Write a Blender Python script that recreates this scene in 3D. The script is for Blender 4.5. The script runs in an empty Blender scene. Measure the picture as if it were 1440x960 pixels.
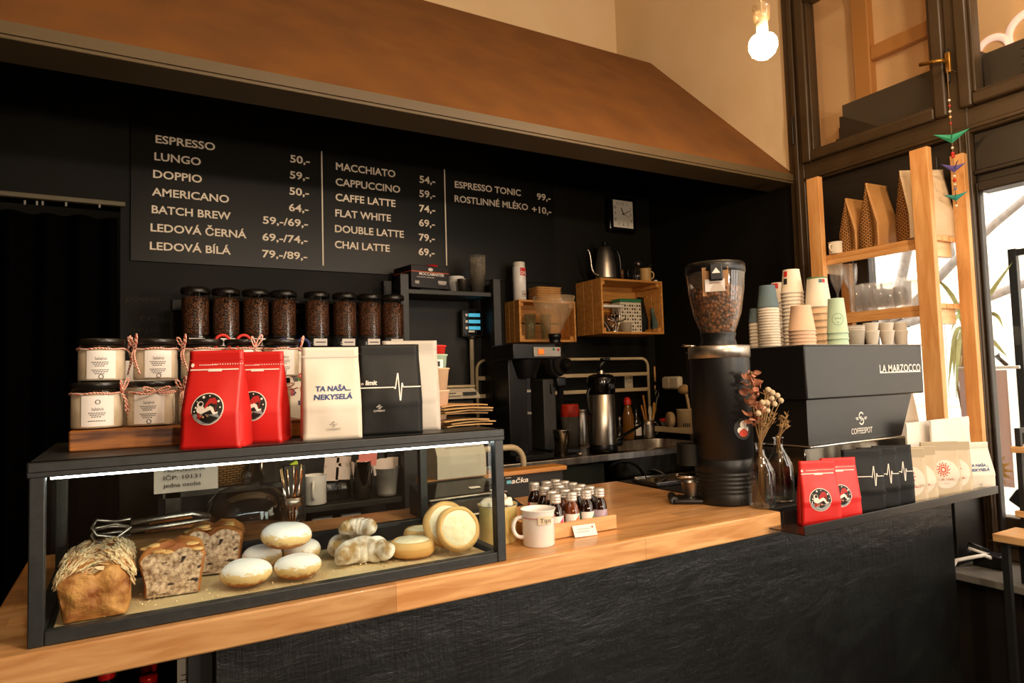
import bpy, bmesh, math, random
from mathutils import Vector, Matrix, noise
from math import pi, sin, cos, tan, radians, atan2, sqrt
random.seed(7)
SC = bpy.context.scene
COL = SC.collection

# ------------------------------------------------------------------ camera, world, lamps, exposure
CAMF, YAW, PITCH, ROLL = 933.0, 0.52264, 0.05593, -0.02939
EYE = Vector((0, 0, 1.385))
_f = Vector((sin(YAW)*cos(PITCH), cos(YAW)*cos(PITCH), sin(PITCH)))
_r0 = Vector((cos(YAW), -sin(YAW), 0)); _u0 = _r0.cross(_f)
_r = _r0*cos(ROLL) + _u0*sin(ROLL); _u = -_r0*sin(ROLL) + _u0*cos(ROLL)
cam_d = bpy.data.cameras.new('camera'); cam = bpy.data.objects.new('camera', cam_d); COL.objects.link(cam)
cam_d.sensor_width = 36; cam_d.lens = CAMF/1440*36; cam_d.clip_start = .02; cam_d.clip_end = 200
cam.matrix_world = Matrix(((_r.x, _u.x, -_f.x, EYE.x), (_r.y, _u.y, -_f.y, EYE.y), (_r.z, _u.z, -_f.z, EYE.z), (0, 0, 0, 1)))
SC.camera = cam
vs = SC.view_settings
vs.view_transform = 'Standard'; vs.look = 'None'; vs.gamma = 1; vs.use_curve_mapping = False
vs.exposure = 0.0
w = bpy.data.worlds.new('sky'); SC.world = w; w.use_nodes = True
bg = w.node_tree.nodes['Background']; bg.inputs[0].default_value = (1.0, .95, .88, 1); bg.inputs[1].default_value = 6.0

def lamp(name, loc, power, col=(1, .62, .3), radius=.05):
    d = bpy.data.lights.new(name, 'POINT'); d.energy = power; d.color = col; d.shadow_soft_size = radius
    o = bpy.data.objects.new(name, d); COL.objects.link(o); o.location = loc; return o
WARM = (1, .78, .56)
# the room's other hanging bulbs and two added fill lamps, in the part of the room behind and beside the camera
for _n, (_x, _y, _z, _p) in enumerate([(2.1, .75, 3.1, 26), (.65, .15, 2.3, 42), (-.35, .25, 2.3, 7), (1.6, -.1, 2.3, 50),
                                       (.3, -1.9, 1.55, 80), (1.9, -1.6, 1.5, 100)]):  # these two: low lamps added to brighten the back wall under the hood
    lamp('room_and_fill_lamp', (_x, _y, _z), _p, WARM, .055)

# ------------------------------------------------------------------ pixel helpers: a pixel of the 1440x960 frame and one known coordinate give a point
def ray(x, y): return _f*CAMF + _r*(x-720) - _u*(y-480)
def pY(x, y, Y):
    d = ray(x, y); return EYE + d*((Y-EYE.y)/d.y)
def pZ(x, y, Z):
    d = ray(x, y); return EYE + d*((Z-EYE.z)/d.z)
def pX(x, y, X):
    d = ray(x, y); return EYE + d*((X-EYE.x)/d.x)
def mpp(P): return (Vector(P)-EYE).dot(_f)/CAMF
def foot(x, y, Z, r):
    """centre of a round foot of radius r whose nearest edge shows at pixel x, y on the level Z"""
    P = pZ(x, y, Z); d = Vector((P.x-EYE.x, P.y-EYE.y, 0)).normalized(); return P + d*r

# ------------------------------------------------------------------ materials
def lin(c):
    if isinstance(c, str):
        c = [int(c[i:i+2], 16)/255 for i in (0, 2, 4)]
    return tuple(((v/12.92) if v <= .04045 else ((v+.055)/1.055)**2.4) for v in c[:3]) + (1,)
def new_mat(name):
    m = bpy.data.materials.new(name); m.use_nodes = True
    nt = m.node_tree; b = nt.nodes['Principled BSDF']; return m, nt, b
def mat(name, col, rough=.6, metal=0, col2=None, scale=20, detail=4, stretch=None, bump=0, bscale=None, spec=.5, emit=None, estr=0, lo=.35, hi=.65, coat=0, trans=0, alpha=1):
    m, nt, b = new_mat(name)
    b.inputs['Base Color'].default_value = lin(col); b.inputs['Roughness'].default_value = rough
    b.inputs['Metallic'].default_value = metal; b.inputs['Specular IOR Level'].default_value = spec
    b.inputs['Coat Weight'].default_value = coat; b.inputs['Transmission Weight'].default_value = trans
    if emit: b.inputs['Emission Color'].default_value = lin(emit); b.inputs['Emission Strength'].default_value = estr
    if col2 or bump:
        tc = nt.nodes.new('ShaderNodeTexCoord'); mp = nt.nodes.new('ShaderNodeMapping')
        nt.links.new(tc.outputs['Object'], mp.inputs[0])
        if stretch: mp.inputs['Scale'].default_value = stretch
    if col2:
        n = nt.nodes.new('ShaderNodeTexNoise'); n.inputs['Scale'].default_value = scale; n.inputs['Detail'].default_value = detail
        rp = nt.nodes.new('ShaderNodeValToRGB'); rp.color_ramp.elements[0].position = lo; rp.color_ramp.elements[1].position = hi
        rp.color_ramp.elements[0].color = lin(col); rp.color_ramp.elements[1].color = lin(col2)
        nt.links.new(mp.outputs[0], n.inputs['Vector']); nt.links.new(n.outputs['Fac'], rp.inputs[0]); nt.links.new(rp.outputs[0], b.inputs['Base Color'])
    if bump:
        n2 = nt.nodes.new('ShaderNodeTexNoise'); n2.inputs['Scale'].default_value = bscale or scale; n2.inputs['Detail'].default_value = 5
        bp = nt.nodes.new('ShaderNodeBump'); bp.inputs['Strength'].default_value = bump; bp.inputs['Distance'].default_value = .01
        nt.links.new(mp.outputs[0], n2.inputs['Vector']); nt.links.new(n2.outputs['Fac'], bp.inputs['Height']); nt.links.new(bp.outputs[0], b.inputs['Normal'])
    return m
def thin_glass(name, tint=(1, 1, 1), refl=.05, rough=.02, haze=0, hazecol='FFFFFF', lit=False, edge=.55):
    """a thin clear sheet: transparent body, fresnel reflection, optional milky share"""
    m, nt, b = new_mat(name); nt.nodes.remove(b)
    out = nt.nodes['Material Output']
    t = nt.nodes.new('ShaderNodeBsdfTransparent'); t.inputs[0].default_value = (*tint, 1)
    g = nt.nodes.new('ShaderNodeBsdfGlossy'); g.inputs['Roughness'].default_value = rough
    lw = nt.nodes.new('ShaderNodeLayerWeight'); lw.inputs[0].default_value = .35
    ma = nt.nodes.new('ShaderNodeMath'); ma.operation = 'MULTIPLY_ADD'; ma.inputs[1].default_value = edge; ma.inputs[2].default_value = refl
    pw = nt.nodes.new('ShaderNodeMath'); pw.operation = 'POWER'; pw.inputs[1].default_value = 2.2
    nt.links.new(lw.outputs['Facing'], pw.inputs[0]); nt.links.new(pw.outputs[0], ma.inputs[0])
    mx = nt.nodes.new('ShaderNodeMixShader'); nt.links.new(ma.outputs[0], mx.inputs[0])
    nt.links.new(t.outputs[0], mx.inputs[1]); nt.links.new(g.outputs[0], mx.inputs[2])
    last = mx
    if haze:
        d = nt.nodes.new('ShaderNodeBsdfTranslucent' if lit else 'ShaderNodeBsdfDiffuse'); d.inputs[0].default_value = lin(hazecol)
        m2 = nt.nodes.new('ShaderNodeMixShader'); m2.inputs[0].default_value = haze
        nt.links.new(mx.outputs[0], m2.inputs[1]); nt.links.new(d.outputs[0], m2.inputs[2]); last = m2
    nt.links.new(last.outputs[0], out.inputs[0]); return m
def wood(name, c1, c2, along='X', scale=6, rough=.45, boards=None, bump=.05):
    m, nt, b = new_mat(name); b.inputs['Roughness'].default_value = rough
    tc = nt.nodes.new('ShaderNodeTexCoord'); mp = nt.nodes.new('ShaderNodeMapping')
    nt.links.new(tc.outputs['Object'], mp.inputs[0])
    s = {'X': (1, 9, 9), 'Y': (9, 1, 9), 'Z': (9, 9, 1)}[along]; mp.inputs['Scale'].default_value = s
    n = nt.nodes.new('ShaderNodeTexNoise'); n.inputs['Scale'].default_value = scale; n.inputs['Detail'].default_value = 6; n.inputs['Distortion'].default_value = .6
    rp = nt.nodes.new('ShaderNodeValToRGB'); rp.color_ramp.elements[0].position = .3; rp.color_ramp.elements[1].position = .72
    rp.color_ramp.elements[0].color = lin(c1); rp.color_ramp.elements[1].color = lin(c2)
    nt.links.new(mp.outputs[0], n.inputs['Vector']); nt.links.new(n.outputs['Fac'], rp.inputs[0])
    src = rp.outputs[0]
    if boards:      # staves of a butcher block, each a little lighter or darker
        br = nt.nodes.new('ShaderNodeTexBrick'); br.offset = .37; br.inputs['Scale'].default_value = 1
        br.inputs['Brick Width'].default_value = boards[0]; br.inputs['Row Height'].default_value = boards[1]; br.inputs['Mortar Size'].default_value = .0006
        br.inputs['Color1'].default_value = (.78, .78, .78, 1); br.inputs['Color2'].default_value = (1.12, 1.1, 1.08, 1); br.inputs['Mortar'].default_value = (.6, .55, .5, 1)
        nt.links.new(tc.outputs['Object'], br.inputs['Vector'])
        mu = nt.nodes.new('ShaderNodeMix'); mu.data_type = 'RGBA'; mu.blend_type = 'MULTIPLY'; mu.inputs[0].default_value = 1
        nt.links.new(src, mu.inputs[6]); nt.links.new(br.outputs[0], mu.inputs[7]); src = mu.outputs[2]
    nt.links.new(src, b.inputs['Base Color'])
    bp = nt.nodes.new('ShaderNodeBump'); bp.inputs['Strength'].default_value = bump; bp.inputs['Distance'].default_value = .005
    nt.links.new(n.outputs['Fac'], bp.inputs['Height']); nt.links.new(bp.outputs[0], b.inputs['Normal'])
    return m
def cells(name, c1, c2, scale=120, rough=.4, bump=.6, gap='100803'):
    """beans: voronoi cells, each its own brown, dark between them"""
    m, nt, b = new_mat(name); b.inputs['Roughness'].default_value = rough
    tc = nt.nodes.new('ShaderNodeTexCoord')
    v = nt.nodes.new('ShaderNodeTexVoronoi'); v.inputs['Scale'].default_value = scale
    nt.links.new(tc.outputs['Object'], v.inputs['Vector'])
    sp = nt.nodes.new('ShaderNodeSeparateColor'); nt.links.new(v.outputs['Color'], sp.inputs[0])
    rp = nt.nodes.new('ShaderNodeValToRGB'); rp.color_ramp.elements[0].color = lin(c1); rp.color_ramp.elements[1].color = lin(c2)
    nt.links.new(sp.outputs[0], rp.inputs[0])
    r2 = nt.nodes.new('ShaderNodeValToRGB'); r2.color_ramp.elements[0].position = .3; r2.color_ramp.elements[1].position = .7
    r2.color_ramp.elements[0].color = (1, 1, 1, 1); r2.color_ramp.elements[1].color = lin(gap)
    nt.links.new(v.outputs['Distance'], r2.inputs[0])
    mu = nt.nodes.new('ShaderNodeMix'); mu.data_type = 'RGBA'; mu.blend_type = 'MULTIPLY'; mu.inputs[0].default_value = 1
    nt.links.new(rp.outputs[0], mu.inputs[6]); nt.links.new(r2.outputs[0], mu.inputs[7]); nt.links.new(mu.outputs[2], b.inputs['Base Color'])
    bp = nt.nodes.new('ShaderNodeBump'); bp.inputs['Strength'].default_value = bump; bp.inputs['Distance'].default_value = .004; bp.invert = True
    nt.links.new(v.outputs['Distance'], bp.inputs['Height']); nt.links.new(bp.outputs[0], b.inputs['Normal'])
    return m
def stripes(name, c1, c2, scale=90, direction=(1, 0, 1), rough=.7, width=.5):
    m, nt, b = new_mat(name); b.inputs['Roughness'].default_value = rough
    tc = nt.nodes.new('ShaderNodeTexCoord'); wv = nt.nodes.new('ShaderNodeTexWave'); wv.wave_type = 'BANDS'; wv.bands_direction = 'DIAGONAL'
    wv.inputs['Scale'].default_value = scale; nt.links.new(tc.outputs['Object'], wv.inputs['Vector'])
    rp = nt.nodes.new('ShaderNodeValToRGB'); rp.color_ramp.interpolation = 'CONSTANT'; rp.color_ramp.elements[1].position = width
    rp.color_ramp.elements[0].color = lin(c1); rp.color_ramp.elements[1].color = lin(c2)
    nt.links.new(wv.outputs['Fac'], rp.inputs[0]); nt.links.new(rp.outputs[0], b.inputs['Base Color']); return m

# ------------------------------------------------------------------ mesh builder
class MB:
    def __init__(s): s.bm = bmesh.new(); s.k = 0; s.smooth = True
    def _done(s, faces, smooth=None):
        sm = s.smooth if smooth is None else smooth
        for f in faces: f.material_index = s.k; f.smooth = sm
    def box(s, c, d, bevel=0, rot=None, seg=2):
        M = Matrix.Translation(Vector(c))
        if rot is not None: M = M @ (rot if isinstance(rot, Matrix) else Matrix.Rotation(rot, 4, 'Z'))
        M = M @ Matrix.Diagonal((*d, 1))
        r = bmesh.ops.create_cube(s.bm, size=1, matrix=M)
        vs_ = r['verts']; fs = set(f for v in vs_ for f in v.link_faces)
        s._done(fs, False)
        if bevel:
            es = list(set(e for v in vs_ for e in v.link_edges))
            rb = bmesh.ops.bevel(s.bm, geom=es, offset=min(bevel, min(d)*.45), segments=seg, affect='EDGES', profile=.5)
            s._done(rb['faces'], True)
        return s
    def quad(s, pts, smooth=False):
        v = [s.bm.verts.new(p) for p in pts]; f = s.bm.faces.new(v); s._done([f], smooth); return s
    def lathe(s, prof, c=(0, 0, 0), n=32, M=None, sx=1, sy=1, close=False):
        """profile [(r, z)...] turned about z; M is an extra matrix"""
        T = Matrix.Translation(Vector(c)); T = T @ M if M is not None else T
        rings = []
        for r, z in prof:
            if r < 1e-6: rings.append([s.bm.verts.new(T @ Vector((0, 0, z)))])
            else: rings.append([s.bm.verts.new(T @ Vector((r*sx*cos(2*pi*i/n), r*sy*sin(2*pi*i/n), z))) for i in range(n)])
        fs = []
        prs = list(zip(rings, rings[1:])) + ([(rings[-1], rings[0])] if close else [])
        for a, b in prs:
            for i in range(n):
                j = (i+1) % n
                try:
                    if len(a) == 1 and len(b) == 1: continue
                    if len(a) == 1: fs.append(s.bm.faces.new((a[0], b[j], b[i])))
                    elif len(b) == 1: fs.append(s.bm.faces.new((a[i], a[j], b[0])))
                    else: fs.append(s.bm.faces.new((a[i], a[j], b[j], b[i])))
                except ValueError: pass
        s._done(fs); return s
    def cyl(s, p0, p1, r, r1=None, n=20, cap=True):
        p0, p1 = Vector(p0), Vector(p1); d = p1-p0; L = d.length
        M = d.to_track_quat('Z', 'Y').to_matrix().to_4x4(); r1 = r if r1 is None else r1
        pr = [(r, 0), (r1, L)]
        if cap: pr = [(0, 0), (r, 0), (r, 0), (r1, L), (r1, L), (0, L)]
        return s.lathe(pr, p0, n, M)
    def tube(s, pts, r, n=8, closed=False, cap=True, rf=None):
        pts = [Vector(p) for p in pts]; N = len(pts); rings = []
        up = Vector((0, 0, 1)); prev = None
        for i, p in enumerate(pts):
            if closed: t = pts[(i+1) % N]-pts[i-1]
            else: t = pts[min(i+1, N-1)]-pts[max(i-1, 0)]
            if t.length < 1e-9: t = Vector((0, 0, 1))
            t.normalize()
            a = (prev if prev is not None else (up if abs(t.z) < .9 else Vector((1, 0, 0))))
            a = (a - t*a.dot(t))
            if a.length < 1e-6: a = t.orthogonal()
            a.normalize(); prev = a; b = t.cross(a)
            q = r if rf is None else r*rf(i/(N-1 if N > 1 else 1))
            rings.append([s.bm.verts.new(p + (a*cos(2*pi*k/n)+b*sin(2*pi*k/n))*q) for k in range(n)])
        fs = []
        prs = list(zip(rings, rings[1:])) + ([(rings[-1], rings[0])] if closed else [])
        for A, B in prs:
            for k in range(n):
                j = (k+1) % n; fs.append(s.bm.faces.new((A[k], A[j], B[j], B[k])))
        if cap and not closed:
            fs.append(s.bm.faces.new(rings[0][::-1])); fs.append(s.bm.faces.new(rings[-1]))
        s._done(fs); return s
    def prism(s, poly, depth, M=None, smooth=False):
        """2-D polygon in the local xz-plane, extruded along +y by depth"""
        M = M or Matrix()
        a = [s.bm.verts.new(M @ Vector((x, 0, z))) for x, z in poly]; b = [s.bm.verts.new(M @ Vector((x, depth, z))) for x, z in poly]
        n = len(poly); fs = [s.bm.faces.new(a), s.bm.faces.new(b[::-1])]
        s._done(fs, False)
        fs = [s.bm.faces.new((a[i], b[i], b[(i+1) % n], a[(i+1) % n])) for i in range(n)]
        s._done(fs, smooth); return s
    def grid(s, fn, nu, nv, closeu=False):
        V = [[s.bm.verts.new(fn(i/nu, j/nv)) for j in range(nv+1)] for i in range(nu+(0 if closeu else 1))]
        fs = []; m = len(V)
        for i in range(nu):
            for j in range(nv):
                a = V[i]; b = V[(i+1) % m]
                try: fs.append(s.bm.faces.new((a[j], b[j], b[j+1], a[j+1])))
                except ValueError: pass
        s._done(fs); return s
    def blob(s, c, d, sub=3, amp=0, freq=8, fn=None, rot=None, seed=0):
        """ellipsoid of half-sizes d, roughened by noise; fn reshapes the unit point"""
        r = bmesh.ops.create_icosphere(s.bm, subdivisions=sub, radius=1)
        for v in r['verts']:
            p = v.co.copy()
            if fn: p = fn(p)
            q = Vector((p.x*d[0], p.y*d[1], p.z*d[2]))
            if amp: q += v.co*amp*noise.noise(q*freq+Vector((seed, seed*2.3, 1)))
            if rot is not None: q = rot @ q
            v.co = q+Vector(c)
        s._done(set(f for v in r['verts'] for f in v.link_faces)); return s
    def text(s, body, width=None, height=None, fn=None, align='LEFT', bold=0.0, depth=.0006, spacing=1.0, shear=0):
        """lettering in the xz-plane, scaled to a width or cap height; fn maps (x, z, y) to a point"""
        cu = bpy.data.curves.new('t', 'FONT'); cu.body = body; cu.size = 1; cu.offset = bold; cu.space_character = spacing; cu.shear = shear
        cu.resolution_u = 3; cu.extrude = 0
        o = bpy.data.objects.new('t', cu); COL.objects.link(o)
        dg = bpy.context.evaluated_depsgraph_get(); me = bpy.data.meshes.new_from_object(o.evaluated_get(dg))
        bpy.data.objects.remove(o); bpy.data.curves.remove(cu)
        if not me.vertices: return s
        xs = [v.co.x for v in me.vertices]; x0, x1 = min(xs), max(xs)
        ky = None
        if height: ky = height/.72
        kx = width/(x1-x0) if width else ky
        if ky is None: ky = kx
        off = 0 if align == 'LEFT' else (-(x1-x0)*kx/2 if align == 'CENTER' else -(x1-x0)*kx)
        vv = []
        for v in me.vertices:
            x = (v.co.x-x0)*kx+off; z = v.co.y*ky
            vv.append(s.bm.verts.new(fn(x, z) if fn else Vector((x, -depth, z))))
        fs = []
        for p in me.polygons:
            try: fs.append(s.bm.faces.new([vv[i] for i in p.vertices]))
            except ValueError: pass
        s._done(fs, False); bpy.data.meshes.remove(me); return s
    def build(s, name, mats, parent=None, loc=None, rot=None):
        bmesh.ops.remove_doubles(s.bm, verts=s.bm.verts, dist=1e-6) if False else None
        me = bpy.data.meshes.new(name); s.bm.normal_update(); s.bm.to_mesh(me); s.bm.free()
        for m in (mats if isinstance(mats, (list, tuple)) else [mats]): me.materials.append(m)
        o = bpy.data.objects.new(name, me); COL.objects.link(o)
        if parent is not None: o.parent = parent
        if loc is not None: o.location = loc
        if rot is not None: o.rotation_euler = rot
        return o
def thing(name, label, cat, loc=(0, 0, 0), rz=0, group=None):
    o = bpy.data.objects.new(name, None); COL.objects.link(o); o.empty_display_size = .05
    o.location = loc; o.rotation_euler = (0, 0, rz); tag(o, label, cat, group); return o
def tag(o, label=None, cat=None, group=None, kind=None):
    if label: o['label'] = label
    if cat: o['category'] = cat
    if group: o['group'] = group
    if kind: o['kind'] = kind
    return o
def struct(name, mb, m, label=None, parent=None):
    o = mb.build(name, m, parent)
    if parent is None: o['kind'] = 'structure'; o['label'] = label or name.replace('_', ' '); 
    return o
def copy_tree(o, loc=None, rz=None, label=None, group=None, parent=None):
    c = o.copy(); COL.objects.link(c)
    if parent is not None: c.parent = parent
    if loc is not None: c.location = loc
    if rz is not None: c.rotation_euler = (0, 0, rz)
    if label: c['label'] = label
    if group: c['group'] = group
    for ch in list(o.children): copy_tree(ch, parent=c)
    return c
def arc(c, r, a0, a1, n=12, axis='XZ'):
    out = []
    for i in range(n+1):
        a = a0+(a1-a0)*i/n; x, z = r*cos(a), r*sin(a)
        out.append(Vector(c)+(Vector((x, 0, z)) if axis == 'XZ' else Vector((x, z, 0)) if axis == 'XY' else Vector((0, x, z))))
    return out
def bez(p0, p1, p2, p3, n=10):
    p0, p1, p2, p3 = map(Vector, (p0, p1, p2, p3))
    return [p0*(1-t)**3+p1*3*t*(1-t)**2+p2*3*t*t*(1-t)+p3*t**3 for t in [i/n for i in range(n+1)]]

# ------------------------------------------------------------------ shared materials
M_BLACKMETAL = mat('black_painted_steel', '181B1C', .45, 0, '212526', 60, bump=.05)
M_BLACKPLASTIC = mat('black_plastic', '0E0E0F', .35)
M_MATTEBLACK = mat('matte_black', '101110', .6)
M_STEEL = mat('brushed_steel', 'D2CBC0', .36, 1, 'A79F95', 30, stretch=(1, 1, .05))
M_CHROME = mat('polished_steel', 'E6E0D8', .12, 1)
M_GLASS = thin_glass('clear_glass')
M_PLASTIC = thin_glass('clear_plastic', (.98, .97, .95), .10, .10)
M_WHITE = mat('white_enamel', 'F2EEE8', .25)
M_PAPER = mat('white_paper', 'EFE9E2', .8)
M_PRINT = mat('dark_print', '2A2A2C', .7)
M_PRINTW = mat('white_print', 'F2EBE0', .6)
M_LETTER = mat('cream_lettering', 'F5E4CB', .6)
M_RED = mat('red_paint', 'D42A22', .45)
M_PINE = wood('pine', 'C98A4A', 'E3AE70', 'Z', 5)
M_PINEX = wood('pine_along_shelf', 'C98A4A', 'E3AE70', 'Y', 5)
M_CRATE = wood('crate_pine', 'B47432', 'DDA052', 'X', 6)
# ------------------------------------------------------------------ the setting
XR, YB = 2.89, 3.2                       # window wall, back wall
M_BLACKWALL = mat('black_wall_paint', '0D0C07', .6, 0, '14120B', 3, bump=.04, bscale=40, spec=.2)
M_BEIGE = mat('beige_plaster', 'E4CDA8', .85, 0, 'DEC59C', 2.5, bump=.05, bscale=25)
M_OCHRE = mat('ochre_paint', '784A14', .85, 0, '6A4010', 5, bump=.04, bscale=60)
M_FLOOR = mat('dark_floor', '1A1512', .6, 0, '241D18', 6)
M_FRAMEB = mat('dark_brown_frame_paint', '40301C', .4, 0, '392A18', 12)
M_FRAMED = mat('black_brown_frame_paint', '1E1812', .45)
YZ = Matrix(((0, 1, 0, 0), (1, 0, 0, 0), (0, 0, 1, 0), (0, 0, 0, 1)))      # prism polygon (Y, z) extruded along X
def yz(X): return Matrix.Translation((X, 0, 0)) @ YZ
struct('floor', MB().box((.2, .5, -.05), (5.7, 9, .1)), M_FLOOR)
struct('ceiling', MB().box((.2, .2, 4.25), (5.7, 7.2, .1)), M_BEIGE)
M_DARKROOM = mat('dark_room_paint', '4A3826', .8)
struct('wall_left', MB().box((-2.55, .2, 2.1), (.1, 7.2, 4.2)), M_DARKROOM)
struct('wall_rear', MB().box((.2, -3.25, 2.1), (5.6, .1, 4.2)), M_DARKROOM)
mb = MB(); DX = -.038
mb.box(((DX+XR)/2+.1, YB+.06, 1.69), (XR-DX+.2, .12, 3.38))
mb.box((-1.27, YB+.06, 2.77), (2*(DX+1.27), .12, 1.22))
mb.box((-1.9, YB+.06, 1.08), (1.2, .12, 2.16))
struct('wall_back', mb, M_BLACKWALL, 'black painted wall behind the counter')
struct('wall_passage', MB().box((-.6, 4.3, 1.5), (2.4, .1, 3)).box((DX+.1, 3.8, 1.5), (.1, 1, 3)).box((-1.5, 3.8, 1.5), (.1, 1, 3)), M_BLACKWALL, 'dark passage wall behind the doorway')
struct('wall_upper', MB().box((.2, 3.52, 3.8), (5.7, .12, .9)), M_BEIGE, 'beige wall above the sloped hood')
mb = MB(); mb.prism([(2.10, 0), (3.52, 0), (3.52, 3.36), (3.13, 3.36), (2.12, 2.35), (2.10, 2.35)], .14, yz(XR))
struct('wall_right', mb, M_BLACKWALL, 'black end wall beside the window')
mb = MB(); mb.prism([(2.10, 2.352), (2.12, 2.352), (3.13, 3.362), (3.58, 3.362), (3.58, 4.2), (2.10, 4.2)], .14, yz(XR))
struct('wall_side', mb, M_BEIGE, 'beige plastered end wall above the hood')
mb = MB(); mb.prism([(2.12, 2.36), (3.13, 3.38), (3.46, 3.38), (3.46, 3.34), (3.15, 3.34), (2.14, 2.33), (2.12, 2.33)], XR+2.5, yz(-2.5))
struct('trim_1', mb, M_OCHRE, 'sloped ochre hood over the bar')
mb = MB(); mb.box(((XR-2.5)/2, 2.125, 2.345), (XR+2.5, .018, .034)); mb.box(((XR-2.5)/2, 2.20, 2.322), (XR+2.5, .16, .012), .003)
struct('trim_2', mb, mat('hood_lip', '5A4A30', .5), 'dark lip along the bottom of the hood')
# doorway on the left with a black curtain on a rail
mb = MB(); mb.box((-.62, YB-.012, 2.162), (1.2, .03, .02), .004)
cr = thing('curtain', 'black curtain hanging from a rail in the doorway at the left', 'curtain', (-.62, 3.24, 0))
def cf(u, v): return Vector((-.57+u*1.14, .025*sin(u*62)+.012*sin(u*23+v*3), .02+v*2.09))
mb2 = MB(); mb2.grid(cf, 150, 6); mb2.build('curtain_cloth', mat('black_curtain', '060505', 1, spec=0), cr)
r_ = mb.build('curtain_rail', mat('grey_rail', '6A6048', .5), cr); r_.matrix_parent_inverse = cr.matrix_world.inverted(); r_.location = (0.62, -3.24, 0)
for x in (35, 52, 60, 93, 140):
    p = pY(x, 281+x*.045, 3.185)
    MB().box((0, 0, -.006), (.008, .008, .018), .002).build('curtain_hook', mat('pale_hook', '8A8678', .5), cr, p-Vector((-.62, 3.24, 0)))

# ---- window wall.  casements above, shop window below, all in the plane X = XR
def fr(mb, y0, y1, z0, z1, x0=XR-.02, x1=XR+.06, bev=.006): mb.box(((x0+x1)/2, (y0+y1)/2, (z0+z1)/2), (x1-x0, abs(y1-y0), abs(z1-z0)), bev)
mb = MB()
fr(mb, 2.055, 2.14, .66, 4.2); fr(mb, 2.075, 2.10, .66, 4.2, XR-.035, XR)            # jamb by the end wall
fr(mb, 1.316, 1.384, .60, 4.2, XR-.024, XR+.036)                                                       # mullion
fr(mb, 1.345, 1.358, .60, 2.31, XR-.03, XR); fr(mb, 1.322, 1.330, .60, 2.31, XR-.032, XR)
fr(mb, -1.6, 2.055, 2.30, 2.40); fr(mb, -1.6, 2.055, 2.31, 2.33, XR-.03, XR)          # transom
fr(mb, -1.6, 2.055, 3.9, 4.2); fr(mb, -1.6, 2.055, .642, .74, XR-.015, XR+.06); fr(mb, -1.6, 2.055, .70, .715, XR-.028, XR-.01); fr(mb, -1.6, 2.055, .74, .80, XR+.03, XR+.09); fr(mb, -1.6, -1.5, .66, 4.2); fr(mb, -.35, -.25, .66, 4.2)
struct('trim_3', mb, M_FRAMEB, 'dark brown window posts and transom')
mb = MB(); fr(mb, 1.372, 2.055, 1.93, 2.30, XR+.005, XR+.04); fr(mb, 1.45, 1.99, 1.99, 2.25, XR-.004, XR+.01, .004)
fr(mb, 1.85, 2.055, .66, 1.93, XR+.0, XR+.04); fr(mb, 1.766, 1.838, .66, 1.93, XR-.01, XR+.05); fr(mb, 1.384, 1.40, .66, 1.93, XR, XR+.03)
struct('window_3', mb, M_FRAMED, 'shop window bay behind the wooden shelf')
mb = MB(); fr(mb, -1.5, 1.317, 2.08, 2.30, XR+.005, XR+.04); fr(mb, -1.5, 1.317, 2.13, 2.15, XR-.012, XR+.01); fr(mb, 1.302, 1.317, .60, 2.1, XR-.008, XR+.03); fr(mb, -1.5, 1.302, 2.06, 2.10)
struct('window_4', mb, M_FRAMED, 'shop window bay to the right of the post')
PANE = thin_glass('window_glass', (.97, .97, .96), .03, .01)
for nm, (y0, y1, z0, z1) in {'window_5': (1.40, 1.766, .66, 1.93), 'window_6': (-1.5, 1.302, .66, 2.06)}.items():
    mb = MB(); fr(mb, y0, y1, z0, z1, XR+.02, XR+.026, 0); struct(nm, mb, PANE, 'shop window pane')
def casement(nm, y0, y1, z0, z1, label):
    mb = MB(); t = .048
    for a in ((y0, y0+t, z0, z1), (y1-t, y1, z0, z1), (y0+t, y1-t, z0, z0+t), (y0+t, y1-t, z1-t, z1)): fr(mb, *a, XR-.045, XR+.03, .008)
    for a in ((y0+t, y0+t+.012, z0+t, z1-t), (y1-t-.012, y1-t, z0+t, z1-t), (y0+t, y1-t, z0+t, z0+t+.01)): fr(mb, *a, XR-.03, XR+.03, .003)
    o = struct(nm, mb, M_FRAMEB, label)
    p = MB(); fr(p, y0+t, y1-t, z0+t, z1-t, XR, XR+.004, 0); p.build('pane', PANE, o)
    return o
w1 = casement('window_1', 1.383, 2.05, 2.392, 3.23, 'upper casement window nearest the bulb')
w2 = casement('window_2', .55, 1.338, 2.40, 3.5, 'upper casement window at the right edge')
casement('window_7', 1.383, 2.05, 3.26, 3.9, 'small casement above the upper window')
mb = MB(); q = pX(1333, 88, XR-.05)
mb.box(q+Vector((.0, 0, 0)), (.012, .022, .085), .005); mb.cyl(q+Vector((-.005, 0, 0)), q+Vector((-.04, 0, .0)), .007); mb.tube([q+Vector((-.04, 0, 0)), q+Vector((-.045, .035, .008)), q+Vector((-.043, .085, .018))], .008)
mb.build('window_handle', mat('aged_brass', '9A6E2C', .35, .8), w1)
mb = MB(); fr(mb, 1.362, 1.372, 2.52, 2.66, XR-.05, XR-.035, .003); fr(mb, 2.085, 2.095, 2.50, 2.64, XR-.05, XR-.035, .003); mb.build('hinge', M_FRAMED, w1)
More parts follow.
